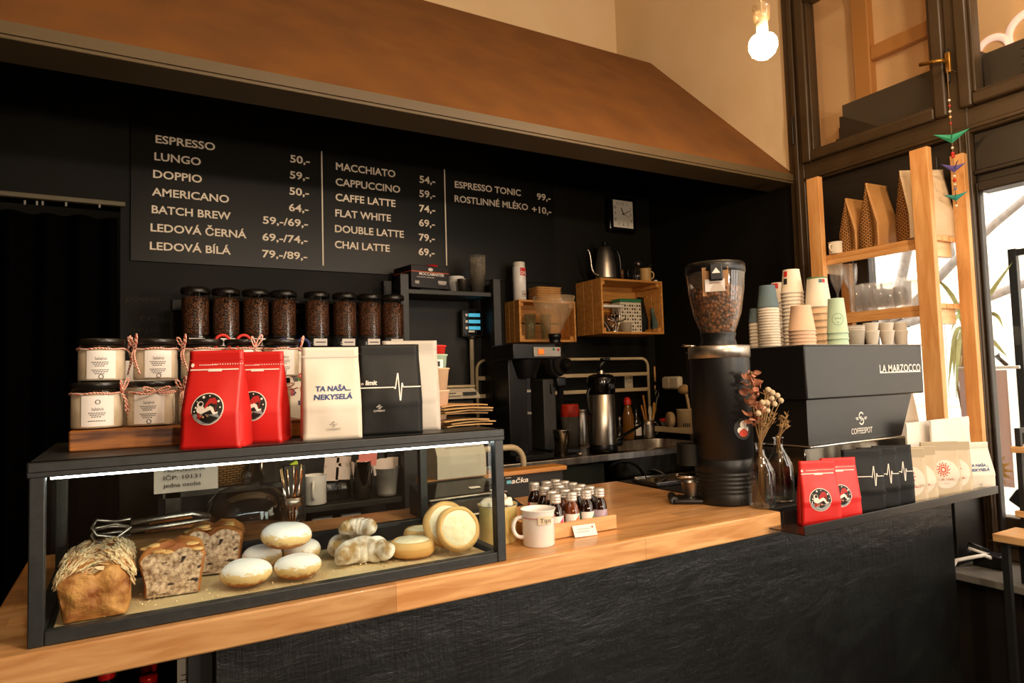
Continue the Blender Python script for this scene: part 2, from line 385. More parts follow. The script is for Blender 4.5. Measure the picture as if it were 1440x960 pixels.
# outer lights of the double windows: tan bars in front of a milky foil
M_FOIL = mat('milky_window_foil', 'E6C08C', .8, 0, 'E0B984', 3); M_TAN = mat('tan_outer_frame', 'B97C3A', .6)
nt = M_FOIL.node_tree; b = nt.nodes['Principled BSDF']; tr = nt.nodes.new('ShaderNodeBsdfTranslucent'); tr.inputs[0].default_value = lin('C08A50')
ms = nt.nodes.new('ShaderNodeMixShader'); ms.inputs[0].default_value = .16; nt.links.new(b.outputs[0], ms.inputs[1]); nt.links.new(tr.outputs[0], ms.inputs[2]); nt.links.new(ms.outputs[0], nt.nodes['Material Output'].inputs[0])
mb = MB(); fr(mb, -1.5, 2.75, 2.33, 4.15, XR+.22, XR+.225, 0)
struct('window_8', mb, M_FOIL, 'milky foil on the outer upper lights')
mb = MB(); q0 = pX(1205, 100, XR+.2).y; q1 = pX(1229, 100, XR+.2).y; q2 = pX(1309, 60, XR+.2).y
fr(mb, q1, q0, 2.38, 3.9, XR+.17, XR+.22); fr(mb, q2, q2-.07, 2.38, 3.9, XR+.17, XR+.22)
zz = pX(1265, 60, XR+.2).z; fr(mb, q2, q1, zz-.035, zz+.035, XR+.175, XR+.215); fr(mb, q2, q1, zz+.62, zz+.69, XR+.175, XR+.215)
struct('trim_4', mb, M_TAN, 'tan bars of the outer upper window')
mb = MB(); zb = pX(1240, 130, XR+.1).z
for k in range(5): fr(mb, 1.3, 1.945-.012*k+(.006 if k % 2 else 0), 2.39+k*(zb-2.39)/5, 2.39+(k+1)*(zb-2.39)/5, XR+.07, XR+.12, 0)
zb2 = pX(1410, 70, XR+.1).z; fr(mb, -1.5, 1.29, 2.39, zb2, XR+.07, XR+.12, 0)
for k in range(6): fr(mb, .4, 1.16, 2.44+k*.03, 2.444+k*.03, XR+.066, XR+.07, 0)
struct('trim_5', mb, mat('dark_signboard_back', '2A2013', .6, 0, '33281A', 8, stretch=(1, 1, 14)), 'dark back of the shop sign behind the upper windows')
# back of the shop lettering on the foil: two pale round letters
sg = thing('shop_sign_letters', 'pale round letters of the shop sign seen from behind, upper right window', 'sign', pX(1396, 70, XR+.215))
M_LETTERGLOW = mat('letter_daylight_glow', 'F3D2BE', .6, emit='FFD8C4', estr=.55)  # own emission stands in for daylight coming through the letters
for nm, px_, py_, R in (('letter', 1396, 76, .074), ('letter', 1447, 44, .085)):
    q = pX(px_, py_, XR+.212); mb = MB(); mb.lathe([(R*.66, -.003), (R, -.003), (R, .003), (R*.66, .003)], (0, 0, 0), 40, Matrix.Rotation(pi/2, 4, 'Y'), sx=1.1, close=True)
    mb.build(nm, M_LETTERGLOW, sg, q-Vector(sg.location))
# low wall and ledge under the shop window
mb = MB(); mb.box((2.83, .3, .31), (.42, 3.6, .62));
struct('baseboard_right', mb, mat('black_ledge', '17130F', .5, 0, '1F1914', 10), 'low black wall under the shop window')
struct('trim_7', MB().box((2.775, .3, .628), (.39, 3.6, .028), .004), mat('grey_ledge', '77736C', .45, 0, '6C6862', 10), 'grey ledge under the shop window')

# ---- the street outside
M_FACADE = mat('pale_facade', 'E9DCCB', .9, 0, 'DDD0BE', 1.2)
struct('trim_6', MB().box((7, 1, -.3), (8, 16, .2)), mat('pavement', 'B5ADA3', .9, 0, 'A39B92', 4), 'pavement outside')
bld = thing('building', 'pale facade of the house across the street', 'building', (11.2, 3, -.2))
mb = MB(); mb.box((.2, 0, 4), (.4, 20, 8))
for z in (1.0, 2.75, 3.05, 4.9): mb.box((-.03, 0, z), (.1, 20, .09), .02)
mb.build('facade_wall', M_FACADE, bld)
M_DARKPANE = mat('facade_window_glass', '8A8E8C', .2)
for k, (y, z) in enumerate([(-1.2, 3.9), (.4, 3.9), (2.0, 3.9), (3.6, 3.9), (-1.2, 1.75), (.4, 1.75), (2.0, 1.75), (3.6, 1.75)]):
    o = MB().box((-.03, y-1, z), (.08, .98, 1.5), .02).build('window', mat('facade_window_frame', 'D8CDBF', .8) if k == 0 else bpy.data.materials['facade_window_frame'], bld)
    MB().box((-.075, y-1.22, z), (.012, .36, 1.32)).box((-.075, y-.78, z), (.012, .36, 1.32)).build('pane', M_DARKPANE, o)
tr_ = thing('street_tree', 'bare tree with grey branches outside the shop window', 'tree', (6.4, 4.15, -.2))
mb = MB()
def limb(p, d, L, r, n):
    pts = [p]; q = Vector(p); dd = Vector(d).normalized()
    for i in range(6):
        dd = (dd+Vector((random.uniform(-.16, .16), random.uniform(-.2, .2), random.uniform(-.1, .16)))).normalized(); q = q+dd*L/6; pts.append(q.copy())
    mb.tube(pts, r, 6, rf=lambda t: 1-.6*t)
    if n > 0:
        for i in range(3 if n > 1 else 4):
            b_ = pts[random.randint(2, 6)]; v = Vector((random.uniform(-.5, .5), random.uniform(-1, 1), random.uniform(-.15, .8)))
            limb(b_, dd+v*1.1, L*.62, r*.42, n-1)
limb(Vector((0, 0, 0)), (0, -.25, 1), 2.2, .10, 0)
for d in ((0, -1, .55), (-.2, -.8, .9), (.1, .6, .9), (0, -1.1, .18)): limb(Vector((0, -.3, 1.95)), d, 2.8, .05, 3)
mb.build('branches', mat('grey_bark', '8F867E', .9, 0, '7B726A', 20), tr_)
# ------------------------------------------------------------------ bar counter, worktop, low niche
M_BUTCHER = wood('butcher_block', 'B98048', 'DDAC74', 'X', 7, .32, (.62, .048), .04)
M_BUTCHER.node_tree.nodes['Principled BSDF'].inputs['Coat Weight'].default_value = .12
wt = thing('worktop', 'oiled butcher block worktop of the long bar counter', 'worktop', (.67, 1.59, .945))
mb = MB(); mb.box((0, 0, .0275), (1.75, .71, .055), .004); mb.build('butcher_block_slab', M_BUTCHER, wt)
mb = MB(); mb.box((1.385, .02, .0275), (1.0, .67, .055), .003); mb.build('dark_end_slab', M_MATTEBLACK, wt)
m, nt, b = new_mat('black_trowelled_plaster'); M_TROWEL = m
b.inputs['Base Color'].default_value = lin('171A19'); b.inputs['Roughness'].default_value = .36
tc = nt.nodes.new('ShaderNodeTexCoord')
bps = None
for sc, st, rt_, dist, strg in ((5, (1, 1, 1.6), .3, .8, .22), (34, (1, 1, .14), .55, .3, .35), (38, (.14, 1, 1), .25, .3, .30), (30, (1, 1, .12), -1.0, .3, .30)):
    mp = nt.nodes.new('ShaderNodeMapping'); mp.inputs['Scale'].default_value = st; mp.inputs['Rotation'].default_value = (0, rt_, 0); nt.links.new(tc.outputs['Object'], mp.inputs[0])
    n = nt.nodes.new('ShaderNodeTexNoise'); n.inputs['Scale'].default_value = sc; n.inputs['Detail'].default_value = 7; n.inputs['Roughness'].default_value = .65; n.inputs['Distortion'].default_value = dist; nt.links.new(mp.outputs[0], n.inputs['Vector'])
    bp = nt.nodes.new('ShaderNodeBump'); bp.inputs['Strength'].default_value = strg; bp.inputs['Distance'].default_value = .02 if sc < 20 else .006
    nt.links.new(n.outputs['Fac'], bp.inputs['Height'])
    if bps: nt.links.new(bps.outputs[0], bp.inputs['Normal'])
    else:
        rp = nt.nodes.new('ShaderNodeValToRGB'); rp.color_ramp.elements[0].color = lin('090A0A'); rp.color_ramp.elements[1].color = lin('161918'); rp.color_ramp.elements[0].position = .42; rp.color_ramp.elements[1].position = .72
        nt.links.new(n.outputs['Fac'], rp.inputs[0]); nt.links.new(rp.outputs[0], b.inputs['Base Color'])
    bps = bp
nt.links.new(bps.outputs[0], b.inputs['Normal'])
bc = thing('bar_counter', 'long bar counter with black trowelled front and open niche at the left', 'counter', (1.1, 1.6, 0))
MB().box((.19, -.325, .4725), (2.327, .03, .945), .002).build('front_panel', M_TROWEL, bc)
MB().box((1.34, .02, .4725), (.03, .63, .945)).build('end_panel', M_TROWEL, bc)
mb = MB(); mb.box((-.9925, .02, .4725), (.04, .65, .945)); mb.box((-1.29, .02, .4725), (.03, .65, .945)); mb.box((-1.14, .32, .47), (.28, .03, .94)); mb.box((-1.14, .0, .60), (.268, .6, .02)); mb.build('niche', M_MATTEBLACK, bc)
# two catalogues and three bottles with red caps in the niche
for k, (x0, x1, lab) in enumerate([(250, 268, 'grey printed catalogue leaning in the niche, the left one'), (270, 289, 'grey printed catalogue leaning in the niche, the right one')]):
    p = pY((x0+x1)/2, 935, 1.33); t = thing('catalogue', lab, 'catalogue', (p.x, p.y, .6125), 0, 'catalogues in the niche')
    MB().box((0, .006, .15), (.021, .012, .30), .001).build('pages', M_PAPER, t)
    mb = MB(); mb.box((0, -.001, .15), (.022, .002, .30)); mb.k = 1
    for r in range(9): mb.box((-.001, -.0025, .2+r*.009), (.014-.003*(r % 3), .0006, .0015))
    mb.k = 2; mb.box((0, -.0025, .245-.07), (.02, .0006, .03))
    mb.build('cover', [mat('grey_cover', 'B9B4AC', .5) if k == 0 else bpy.data.materials['grey_cover'], M_PRINT, mat('teal_picture', '4F7F86', .5) if k == 0 else bpy.data.materials['teal_picture']], t)
M_BOTTLE = mat('dark_bottle_glass', '14100C', .08, coat=.5); M_REDFOIL = mat('red_foil', 'C81A14', .25, .3)
for (x, y, Y, lab) in [(150, 945, 1.48, 'dark bottle with red foil cap in the niche, leftmost'), (209, 937, 1.52, 'dark bottle with red foil cap in the niche, the rear one'), (209, 953, 1.42, 'dark bottle with red foil cap in the niche, in front of the rear one')]:
    p = pY(x, y, Y); t = thing('bottle', lab, 'bottle', (p.x, p.y, .6115), 0, 'bottles in the niche'); H = p.z-.6115+.006
    MB().lathe([(0, 0), (.036, 0), (.037, .01), (.037, H*.58), (.026, H*.7), (.0135, H*.8), (.0135, H*.97)], n=24).build('glass_body', M_BOTTLE, t)
    MB().lathe([(.0145, H*.94), (.0155, H*.98), (.0145, H), (0, H)], n=20).build('foil_cap', M_REDFOIL, t)
# ------------------------------------------------------------------ glass display case
CX0, CX1, CY0, CY1, CZ0, CZ1 = -.134, .693, 1.253, 1.70, 1.0, 1.278
T_ = .021
case = thing('display_case', 'black framed glass pastry display case on the worktop', 'display case', (CX0, CY0, CZ0))
cw, cd, ch = CX1-CX0, CY1-CY0, CZ1-CZ0
for x in (T_/2, cw-T_/2):
    for y in (T_/2, cd-T_/2): MB().box((x, y, ch/2-.008), (T_, T_, ch-.016), .002).build('post', M_BLACKMETAL, case)
for y in (T_/2, cd-T_/2):
    MB().box((cw/2, y, T_/2), (cw-2*T_, T_, T_), .002).build('bottom_rail', M_BLACKMETAL, case)
for x in (T_/2, cw-T_/2): MB().box((x, cd/2, T_/2), (T_, cd-2*T_, T_), .002).build('bottom_rail', M_BLACKMETAL, case)
mb = MB(); mb.box((cw/2, cd/2, ch-.008), (cw+.004, cd+.004, .016), .002); mb.box((cw/2, .009, ch-.012), (cw+.006, .02, .024), .002)
mb.build('top_plate', M_BLACKMETAL, case)
MB().box((cw/2, .012, (ch)/2), (cw-2*T_, .004, ch-.04)).build('front_glass', thin_glass('case_glass', (.97, 1, .985), .03, .01, edge=.30), case)
for x in (.009, cw-.009): MB().box((x, cd/2, ch/2), (.004, cd-2*T_, ch-.04)).build('side_glass', bpy.data.materials['case_glass'], case)
M_LED = mat('led_strip_white', 'FFFFFF', .5, emit='EAF2F0', estr=14)
MB().box((cw/2, .030, ch-.026), (cw-.05, .014, .008), .001).build('led_strip', M_LED, case)
MB().box((cw/2, cd/2, .006), (cw-2*T_, cd-2*T_, .01)).build('floor_plate', M_BLACKMETAL, case)
def pf(u, v):
    x, y = u*(cw-.06)+.03, v*(cd-.20)+.026
    return Vector((x, y, .0135+.0025*noise.noise(Vector((x*9, y*9, 0)))))
bp_ = MB().grid(pf, 40, 14).build('baking_paper', mat('baking_paper', 'CDB383', .6, 0, 'D8C093', 10), None, (CX0, CY0, CZ0)); tag(bp_, 'tan baking paper lining the floor of the glass display case', 'paper')
FZ = CZ0+.0165                                      # level the pastries stand on

# ------------------------------------------------------------------ pastries
M_CRUST = mat('baked_crust', '8E4A18', .6, 0, 'D59A54', 32, bump=.5, bscale=70, lo=.3, hi=.7)
M_CRUST2 = mat('dark_crust', '8A4A1C', .6, 0, 'B87838', 18, bump=.3, bscale=70)
M_FLAKE = mat('almond_flake', 'B9742E', .6, 0, 'F0D8AC', 38, lo=.3, hi=.55)
def crumb_mat():
    m, nt, b = new_mat('banana_bread_crumb'); b.inputs['Roughness'].default_value = .9
    tc = nt.nodes.new('ShaderNodeTexCoord')
    n = nt.nodes.new('ShaderNodeTexNoise'); n.inputs['Scale'].default_value = 130; n.inputs['Detail'].default_value = 5; nt.links.new(tc.outputs['Object'], n.inputs['Vector'])
    r1 = nt.nodes.new('ShaderNodeValToRGB'); r1.color_ramp.elements[0].position = .33; r1.color_ramp.elements[1].position = .62
    r1.color_ramp.elements[0].color = lin('7A5A42'); r1.color_ramp.elements[1].color = lin('D2B596'); nt.links.new(n.outputs['Fac'], r1.inputs[0])
    mp = nt.nodes.new('ShaderNodeMapping'); mp.inputs['Scale'].default_value = (1, 1, 1.7); nt.links.new(tc.outputs['Object'], mp.inputs[0])
    n2 = nt.nodes.new('ShaderNodeTexNoise'); n2.inputs['Scale'].default_value = 42; n2.inputs['Detail'].default_value = 3; nt.links.new(mp.outputs[0], n2.inputs['Vector'])
    r2 = nt.nodes.new('ShaderNodeValToRGB'); r2.color_ramp.elements[0].position = .36; r2.color_ramp.elements[1].position = .42
    r2.color_ramp.elements[0].color = lin('3A241A'); r2.color_ramp.elements[1].color = (1, 1, 1, 1); nt.links.new(n2.outputs['Fac'], r2.inputs[0])
    mu = nt.nodes.new('ShaderNodeMix'); mu.data_type = 'RGBA'; mu.blend_type = 'MULTIPLY'; mu.inputs[0].default_value = 1
    nt.links.new(r1.outputs[0], mu.inputs[6]); nt.links.new(r2.outputs[0], mu.inputs[7]); nt.links.new(mu.outputs[2], b.inputs['Base Color'])
    bp = nt.nodes.new('ShaderNodeBump'); bp.inputs['Strength'].default_value = .7; bp.inputs['Distance'].default_value = .004; nt.links.new(n.outputs['Fac'], bp.inputs['Height']); nt.links.new(bp.outputs[0], b.inputs['Normal'])
    return m
M_CRUMB = crumb_mat()
def loaf_sec(a, w, h, dome):
    """cross-section point at angle parameter a in 0..1, from bottom-left round over the top to bottom-right"""
    if a < .28: t = a/.28; return (-w/2*(.86+.14*t), h*.74*t)
    if a > .72: t = (1-a)/.28; return (w/2*(.86+.14*t), h*.74*t)
    t = (a-.28)/.44; ang = pi*(1-t); return (w/2*cos(ang)*1.04, h*.74+(h*.26+dome)*sin(ang)**.8)
def loaf(mb, w, h, L, dome=.01, amp=.004, seed=0, y0=0):
    def fn(u, v):
        x, z = loaf_sec(v, w, h, dome)
        y = y0+u*L
        e = 1
        if u < .08: e = 1-.08*(1-u/.08)**2
        if u > .9: e = 1-.35*((u-.9)/.1)**2
        p = Vector((x*e, y, z*(.96 if e < 1 and u < .1 else 1)*(e if u > .9 else 1)))
        nn = noise.noise(p*26+Vector((seed, 0, 0)))*amp+noise.noise(p*70+Vector((seed, 3, 0)))*amp*.5
        crack = 0
        if .38 < v < .62: crack = -amp*2.2*max(0, 1-abs(v-.5+.03*sin(u*17))/.05)
        return p+Vector((nn*(1 if x > 0 else -1)*.7, 0, (nn+crack)*(1 if z > .3*h else 0)))
    mb.grid(fn, 36, 48); return fn
# almond loaf
L1 = thing('almond_loaf', 'whole loaf cake covered in almond flakes, leftmost pastry in the case', 'cake', (-.049, 1.297, FZ))
mb = MB(); fn = loaf(mb, .106, .073, .235, .010, .005, 1)
def capf(fn, u=0, push=0, sc=48):
    pts = [fn(u, k/sc) for k in range(sc+1)]; a_, b__ = pts[-1], pts[0]; pts += [a_.lerp(b__, k/10) for k in range(1, 11)]; c = sum(pts, Vector())/len(pts)
    return pts, c
pts, c = capf(fn)
def cap_grid(mb, pts, c, bulge, amp, seed):
    def g(u, v):
        k = v*(len(pts)-1); p = pts[int(round(k))]; q = c.lerp(p, u)
        q = q.copy(); q.y -= bulge*(1-u**3); 
        if u < .99: q.y += amp*noise.noise(q*45+Vector((seed, 0, 0)))
        return q
    mb.grid(g, 14, len(pts)-1); mb.quad([pts[0], pts[-1], c, c])if False else None
    return mb
cap_grid(mb, pts, c, .012, .008, 3); 
mb.build('crust', M_CRUST, L1)
def flakes(parent, fn, n, vr=(.2, .8), ur=(0, .97), mats=None, s=(.005, .010), name='almond_flakes'):
    mb = MB(); mb.smooth = False
    for i in range(n):
        u = random.uniform(*ur); v = random.uniform(*vr); p = fn(u, v); c_ = Vector((0, p.y, .04)); nrm = (p-c_).normalized()
        R = nrm.to_track_quat('Z', 'Y').to_matrix() @ Matrix.Rotation(random.uniform(0, 6.3), 3, 'Z') @ Matrix.Rotation(random.uniform(-.35, .35), 3, 'X')
        a, b_ = random.uniform(*s), random.uniform(*s)*.62; o = p+nrm*random.uniform(.0003, .0032); k = 7
        vs_ = [mb.bm.verts.new(o+R @ Vector((a*cos(2*pi*j/k), b_*sin(2*pi*j/k), .0012*cos(4*pi*j/k)))) for j in range(k)]
        vb = [mb.bm.verts.new(o+R @ Vector((a*cos(2*pi*j/k), b_*sin(2*pi*j/k), .0012*cos(4*pi*j/k)-.0009))) for j in range(k)]
        fs = [mb.bm.faces.new(vs_), mb.bm.faces.new(vb[::-1])]+[mb.bm.faces.new((vs_[j], vb[j], vb[(j+1) % k], vs_[(j+1) % k])) for j in range(k)]
        mb._done(fs, False)
    o = mb.build(name, mats or M_FLAKE, parent); o['kind'] = 'stuff'; return o
flakes(L1, fn, 760, (.30, .72), (.02, .97), s=(.007, .013))
# two cut banana loaves
for (x, y, z, rz, w, h, L, nm, lab) in [(.066, 1.358, FZ, -.10, .102, .080, .085, 'banana_bread', 'cut banana bread with chocolate chunks facing the glass, right of the almond loaf'),
                                    (.140, 1.462, FZ, -.22, .110, .083, .10, 'banana_bread', 'cut banana bread at the back of the case, beside the tongs')]:
    t = thing(nm, lab, 'cake', (x, y, z), rz)
    mb = MB(); fn = loaf(mb, w, h, L, .008, .005, x*30); mb.build('crust', M_CRUST2, t)
    pts, c = capf(fn); mb = MB(); cap_grid(mb, pts, c, .002, .005, 9); mb.build('crumb', M_CRUMB, t)
    mb = MB()
    for i in range(7):
        p = fn(random.uniform(.05, .6), random.uniform(.36, .64)); mb.blob(p+Vector((0, 0, .0)), (.012, .013, .003), 2, .002, 60, seed=i)
    mb.build('banana_slices', mat('baked_banana', 'E2B878', .4, 0, 'C08A48', 40) if x < .1 else bpy.data.materials['baked_banana'], t)
# sugar-dusted doughnuts
def dough_mat(name, base, mid, top, p1=.22, p2=.5, nz=.22):
    m, nt, b = new_mat(name); b.inputs['Roughness'].default_value = .75
    tc = nt.nodes.new('ShaderNodeTexCoord'); sp = nt.nodes.new('ShaderNodeSeparateXYZ'); nt.links.new(tc.outputs['Generated'], sp.inputs[0])
    n = nt.nodes.new('ShaderNodeTexNoise'); n.inputs['Scale'].default_value = 9; n.inputs['Detail'].default_value = 8; n.inputs['Roughness'].default_value = .7; nt.links.new(tc.outputs['Generated'], n.inputs['Vector'])
    ma = nt.nodes.new('ShaderNodeMath'); ma.operation = 'MULTIPLY_ADD'; ma.inputs[1].default_value = nz*2; ma.inputs[2].default_value = -nz
    nt.links.new(n.outputs['Fac'], ma.inputs[0]); ad = nt.nodes.new('ShaderNodeMath'); nt.links.new(sp.outputs['Z'], ad.inputs[0]); nt.links.new(ma.outputs[0], ad.inputs[1])
    rp = nt.nodes.new('ShaderNodeValToRGB'); e = rp.color_ramp.elements; e[0].position = p1*.6; e[1].position = p2+.08; e[0].color = lin(base); e[1].color = lin(top)
    e3 = e.new(p1); e3.color = lin(mid); e4 = e.new(p2); e4.color = lin(mid)
    nt.links.new(ad.outputs[0], rp.inputs[0]); nt.links.new(rp.outputs[0], b.inputs['Base Color'])
    bp = nt.nodes.new('ShaderNodeBump'); bp.inputs['Strength'].default_value = .25; bp.inputs['Distance'].default_value = .004; nt.links.new(n.outputs['Fac'], bp.inputs['Height']); nt.links.new(bp.outputs[0], b.inputs['Normal'])
    return m
M_DONUT = dough_mat('sugared_doughnut', 'A8611F', 'E3C286', 'F1ECE4', .36, .58, .42)
def donut(x, y, z, r, h, rot, lab, seed):
    mb = MB()
    def sq(p):
        rad = max(sqrt(p.x*p.x+p.y*p.y), 1e-5); k = max(1-p.z*p.z, 0)**.33/rad*(1-.10*max(0, -p.z)); 
        return Vector((p.x*k, p.y*k, p.z))
    mb.blob((0, 0, h/2), (r, r, h/2), 4, .004, 22, sq, seed=seed)
    o = mb.build('doughnut', M_DONUT, None, (x, y, z), rot); tag(o, lab, 'doughnut', 'sugared doughnuts'); return o
D = lambda px_, py_, r: foot(px_, py_, FZ, r)
a = D(349, 831, .044); donut(a.x-.003, a.y, FZ, .045, .046, (0, 0, .3), 'sugar-dusted doughnut in front left of the doughnut pile, next to the banana bread', 1)
a = D(416, 820, .042); donut(a.x+.004, a.y, FZ, .043, .043, (0, 0, 1.3), 'sugar-dusted doughnut in front right of the doughnut pile', 2)
donut(.234, 1.452, FZ, .038, .044, (0, 0, 2), 'sugar-dusted doughnut behind the front left one, mostly hidden', 3)
donut(.312, 1.450, FZ, .040, .044, (0, 0, 4), 'sugar-dusted doughnut at the back right of the doughnut pile, mostly hidden', 4)
donut(.272, 1.405, FZ+.043, .049, .047, (.06, .04, 1), 'sugar-dusted doughnut lying on top of the doughnut pile', 5)
# powdered crescent rolls
M_ROLL = mat('powdered_roll', '9A7A4A', .85, 0, 'F0E8DA', 30, lo=.36, hi=.60, bump=.5, bscale=50)
def crescent(x, y, z, R, r, a0, a1, rz, tilt, lab, seed):
    mb = MB(); n = 60; pts = [Vector((R*cos(a0+(a1-a0)*i/n), R*sin(a0+(a1-a0)*i/n), r*.92)) for i in range(n+1)]
    def rf(t):
        s = sin(pi*min(max(t, .02), .98))**.5
        return (.38+.62*s)*(1+.10*abs(sin(t*pi*4.5+.4))-.05)
    mb.tube(pts, r, 20, rf=rf)
    for v in mb.bm.verts: v.co += Vector((1, 1, 1))*.0035*noise.noise(v.co*55+Vector((seed, 0, 0)))
    o = mb.build('crescent_roll', M_ROLL, None, (x, y, z), (tilt, 0, rz)); tag(o, lab, 'pastry', 'crescent rolls'); return o
crescent(.410, 1.326, FZ, .046, .026, .15, pi-.15, -.22, 0, 'powdered crescent roll lying in front, tips towards the glass', 1)
crescent(.410, 1.412, FZ, .036, .024, -.5, pi-.6, .5, 0, 'powdered crescent roll lying behind the front one', 2)
crescent(.405, 1.380, FZ+.050, .030, .019, .2, pi-.2, -.7, -.1, 'powdered crescent roll on top of the two others', 3)
# curd-filled yeast buns
M_BUN = dough_mat('yeast_bun', 'A5692A', 'CF9A54', 'D9AE6C', .2, .6, .12); M_CURD = mat('sweet_curd', 'F5EAC8', .5, 0, 'EBD7A0', 60, lo=.45, hi=.8, bump=.25, bscale=60)
def bun(loc, r, h, rot, lab, seed):
    t = thing('curd_bun', lab, 'bun', loc, 0, 'curd buns'); t.rotation_euler = rot
    mb = MB(); mb.lathe([(0, 0), (r*.8, .001), (r*.97, h*.22), (r, h*.5), (r*.94, h*.82), (r*.86, h*.96), (r*.78, h*.98), (r*.74, h*.90), (0, h*.86)], n=40)
    for v in mb.bm.verts: v.co += v.co.normalized()*.0025*noise.noise(v.co*40+Vector((seed, 0, 0)))
    mb.build('bun', M_BUN, t)
    mb = MB(); mb.lathe([(r*.78, h*.93), (r*.70, h*1.0), (r*.4, h*1.05), (0, h*1.06)], n=32)
    for v in mb.bm.verts: v.co.z += .002*noise.noise(v.co*70+Vector((seed, 0, 0)))
    mb.build('curd_filling', M_CURD, t)
a = D(580, 789, .048); bun(a, .049, .034, (0, 0, .4), 'round curd bun lying flat, left of the leaning buns', 1)
bun((pY(594, 745, 1.44).x, 1.445, FZ), .042, .034, (0, 0, 1.4), 'round curd bun at the back, half hidden behind the flat one', 2)
bun((pY(648, 757, 1.30).x, 1.322, FZ+.047), .048, .031, (radians(70), 0, -.22), 'round curd bun leaning forward-most, its filling facing the glass', 3)
bun((pY(631, 750, 1.345).x, 1.366, FZ+.050), .050, .031, (radians(70), 0, -.22), 'round curd bun leaning behind the front one', 4)
mb = MB(); mb.smooth = False
for i in range(260):
    x = random.uniform(CX0+.05, CX1-.05); y = random.uniform(CY0+.03, 1.40); s = random.uniform(.0006, .002)
    mb.box((x, y, FZ+.0005), (s*1.5, s, s), rot=random.uniform(0, 3))
o = mb.build('crumbs', M_FLAKE); tag(o, 'crumbs scattered on the baking paper', 'crumbs', kind='stuff')
# tongs lying on a board at the back of the case
bd = thing('serving_board', 'low brown wooden board at the back of the display case under the tongs', 'board', (.055, 1.622, CZ0+.0115))
MB().box((0, 0, .033), (.28, .075, .066), .006).build('board', wood('board_brown', '8A5A2C', 'B07C44', 'X', 8), bd)
def tongs(lab, p0, p1, zoff, flip):
    P0, P1 = Vector(p0), Vector(p1); d = P1-P0; L = d.length
    t = thing('serving_tongs', lab, 'tongs', P0); t.rotation_euler = (radians(50), -math.asin(d.z/L), atan2(d.y, d.x))
    for s, dz in ((1, 0), (-1, .034)):
        mb = MB(); h = .030
        mb.tube([(0, 0, .004+dz*.9), (.07, 0, .005+dz), (L*.75, 0, .006+dz), (L, 0, .010+(dz*.2))], .0048, 8)
        for v in mb.bm.verts: v.co.y *= 1.5; 
        mb.build('arm', M_STEEL, t)
        mb = MB()
        for k in ((-1, 0, 1) if s == 1 else ()): mb.tube([(.0, k*.009*s, .004+dz*.9), (-.03, k*.014, .006+dz*.3), (-.062, k*.013, .004+dz*.9)], .0032, 6)
        mb.tube([(.0, -.009, .004+dz*.9), (-.025, -.019, .006+dz*.3), (-.06, -.017, .004+dz*.9), (-.068, 0, .004+dz*.9), (-.06, .017, .004+dz*.9), (-.025, .019, .006+dz*.3), (0, .009, .004+dz*.9)], .0035, 6)
        mb.build('slotted_head', M_STEEL, t)
q0 = pY(172, 752, 1.60); q1 = pY(272, 738, 1.63)
tongs('steel serving tongs with slotted head lying on the board', (.0, 1.610, CZ0+.092), (.15, 1.620, CZ0+.094), 0, 0)
# green printed sheet pinned at the back
# ------------------------------------------------------------------ pouches
def bag_shape(w, h, d, top=.92, bulge=.006, seed=0, seal=.86):
    def hd(z):
        t = z/h
        if t < .34: return d/2
        if t < seal: s = (t-.34)/(seal-.34); return d/2*(1-s)**1.0*.98+.0022
        return .0022
    def hw(z): t = z/h; return w/2*(1-(1-top)*t) 
    def bl(x, z):
        t = z/h; e = max(0, 1-(x/hw(z))**2)
        env = sin(pi*min(t/seal, 1))
        return bulge*e*env+.0035*env*noise.noise(Vector((x*26+seed, z*15, seed*1.7)))
    def front(x, z, off=.0007): return Vector((x, -(hd(z)+bl(x, z))-off, z))
    return hd, hw, bl, front
def pouch_mesh(w, h, d, top=.92, bulge=.006, seed=0, nz=26, nx=12, seal=.86, lside=False):
    hd, hw, bl, front = bag_shape(w, h, d, top, bulge, seed, seal); mb = MB(); rings = []; lf_ = []
    for j in range(nz+1):
        z = h*j/nz; a, b = hw(z), hd(z); g = min(.45*b*2, d*.42)*(1 if z > .02*h else .2)
        ring = [front(-a+2*a*i/nx, z, 0) for i in range(nx+1)] + [Vector((a-g*.5, -b*.3, z)), Vector((a-g*.8, 0, z)), Vector((a-g*.5, b*.3, z))]
        ring += [Vector((a-2*a*i/nx, b+bl(a-2*a*i/nx, z)*.6, z)) for i in range(nx+1)] + [Vector((-a+g*.5, b*.3, z)), Vector((-a+g*.8, 0, z)), Vector((-a+g*.5, -b*.3, z))]
        rings.append([mb.bm.verts.new(p) for p in ring])
    n = len(rings[0]); fs = []
    for A, B in zip(rings, rings[1:]):
        for i in range(n):
            fs.append(mb.bm.faces.new((A[i], A[(i+1) % n], B[(i+1) % n], B[i])))
            if lside and i >= 2*nx+4: lf_.append(fs[-1])
    fs.append(mb.bm.faces.new(rings[0][::-1])); fs.append(mb.bm.faces.new(rings[-1])); mb._done(fs)
    for f in fs[-2:]: f.smooth = False
    for f in lf_: f.material_index = 1
    return mb, front, hw
def strip(mb, front, p0, p1, t, off=.001, n=10):
    """a printed line of thickness t along p0-p1 on the front"""
    p0, p1 = Vector(p0), Vector(p1); d = (p1-p0); nrm = Vector((-d.y, d.x)).normalized()*t/2
    mb.grid(lambda u, v: front(*(p0+d*u+nrm*(2*v-1)), off), max(1, int(n)), 1)
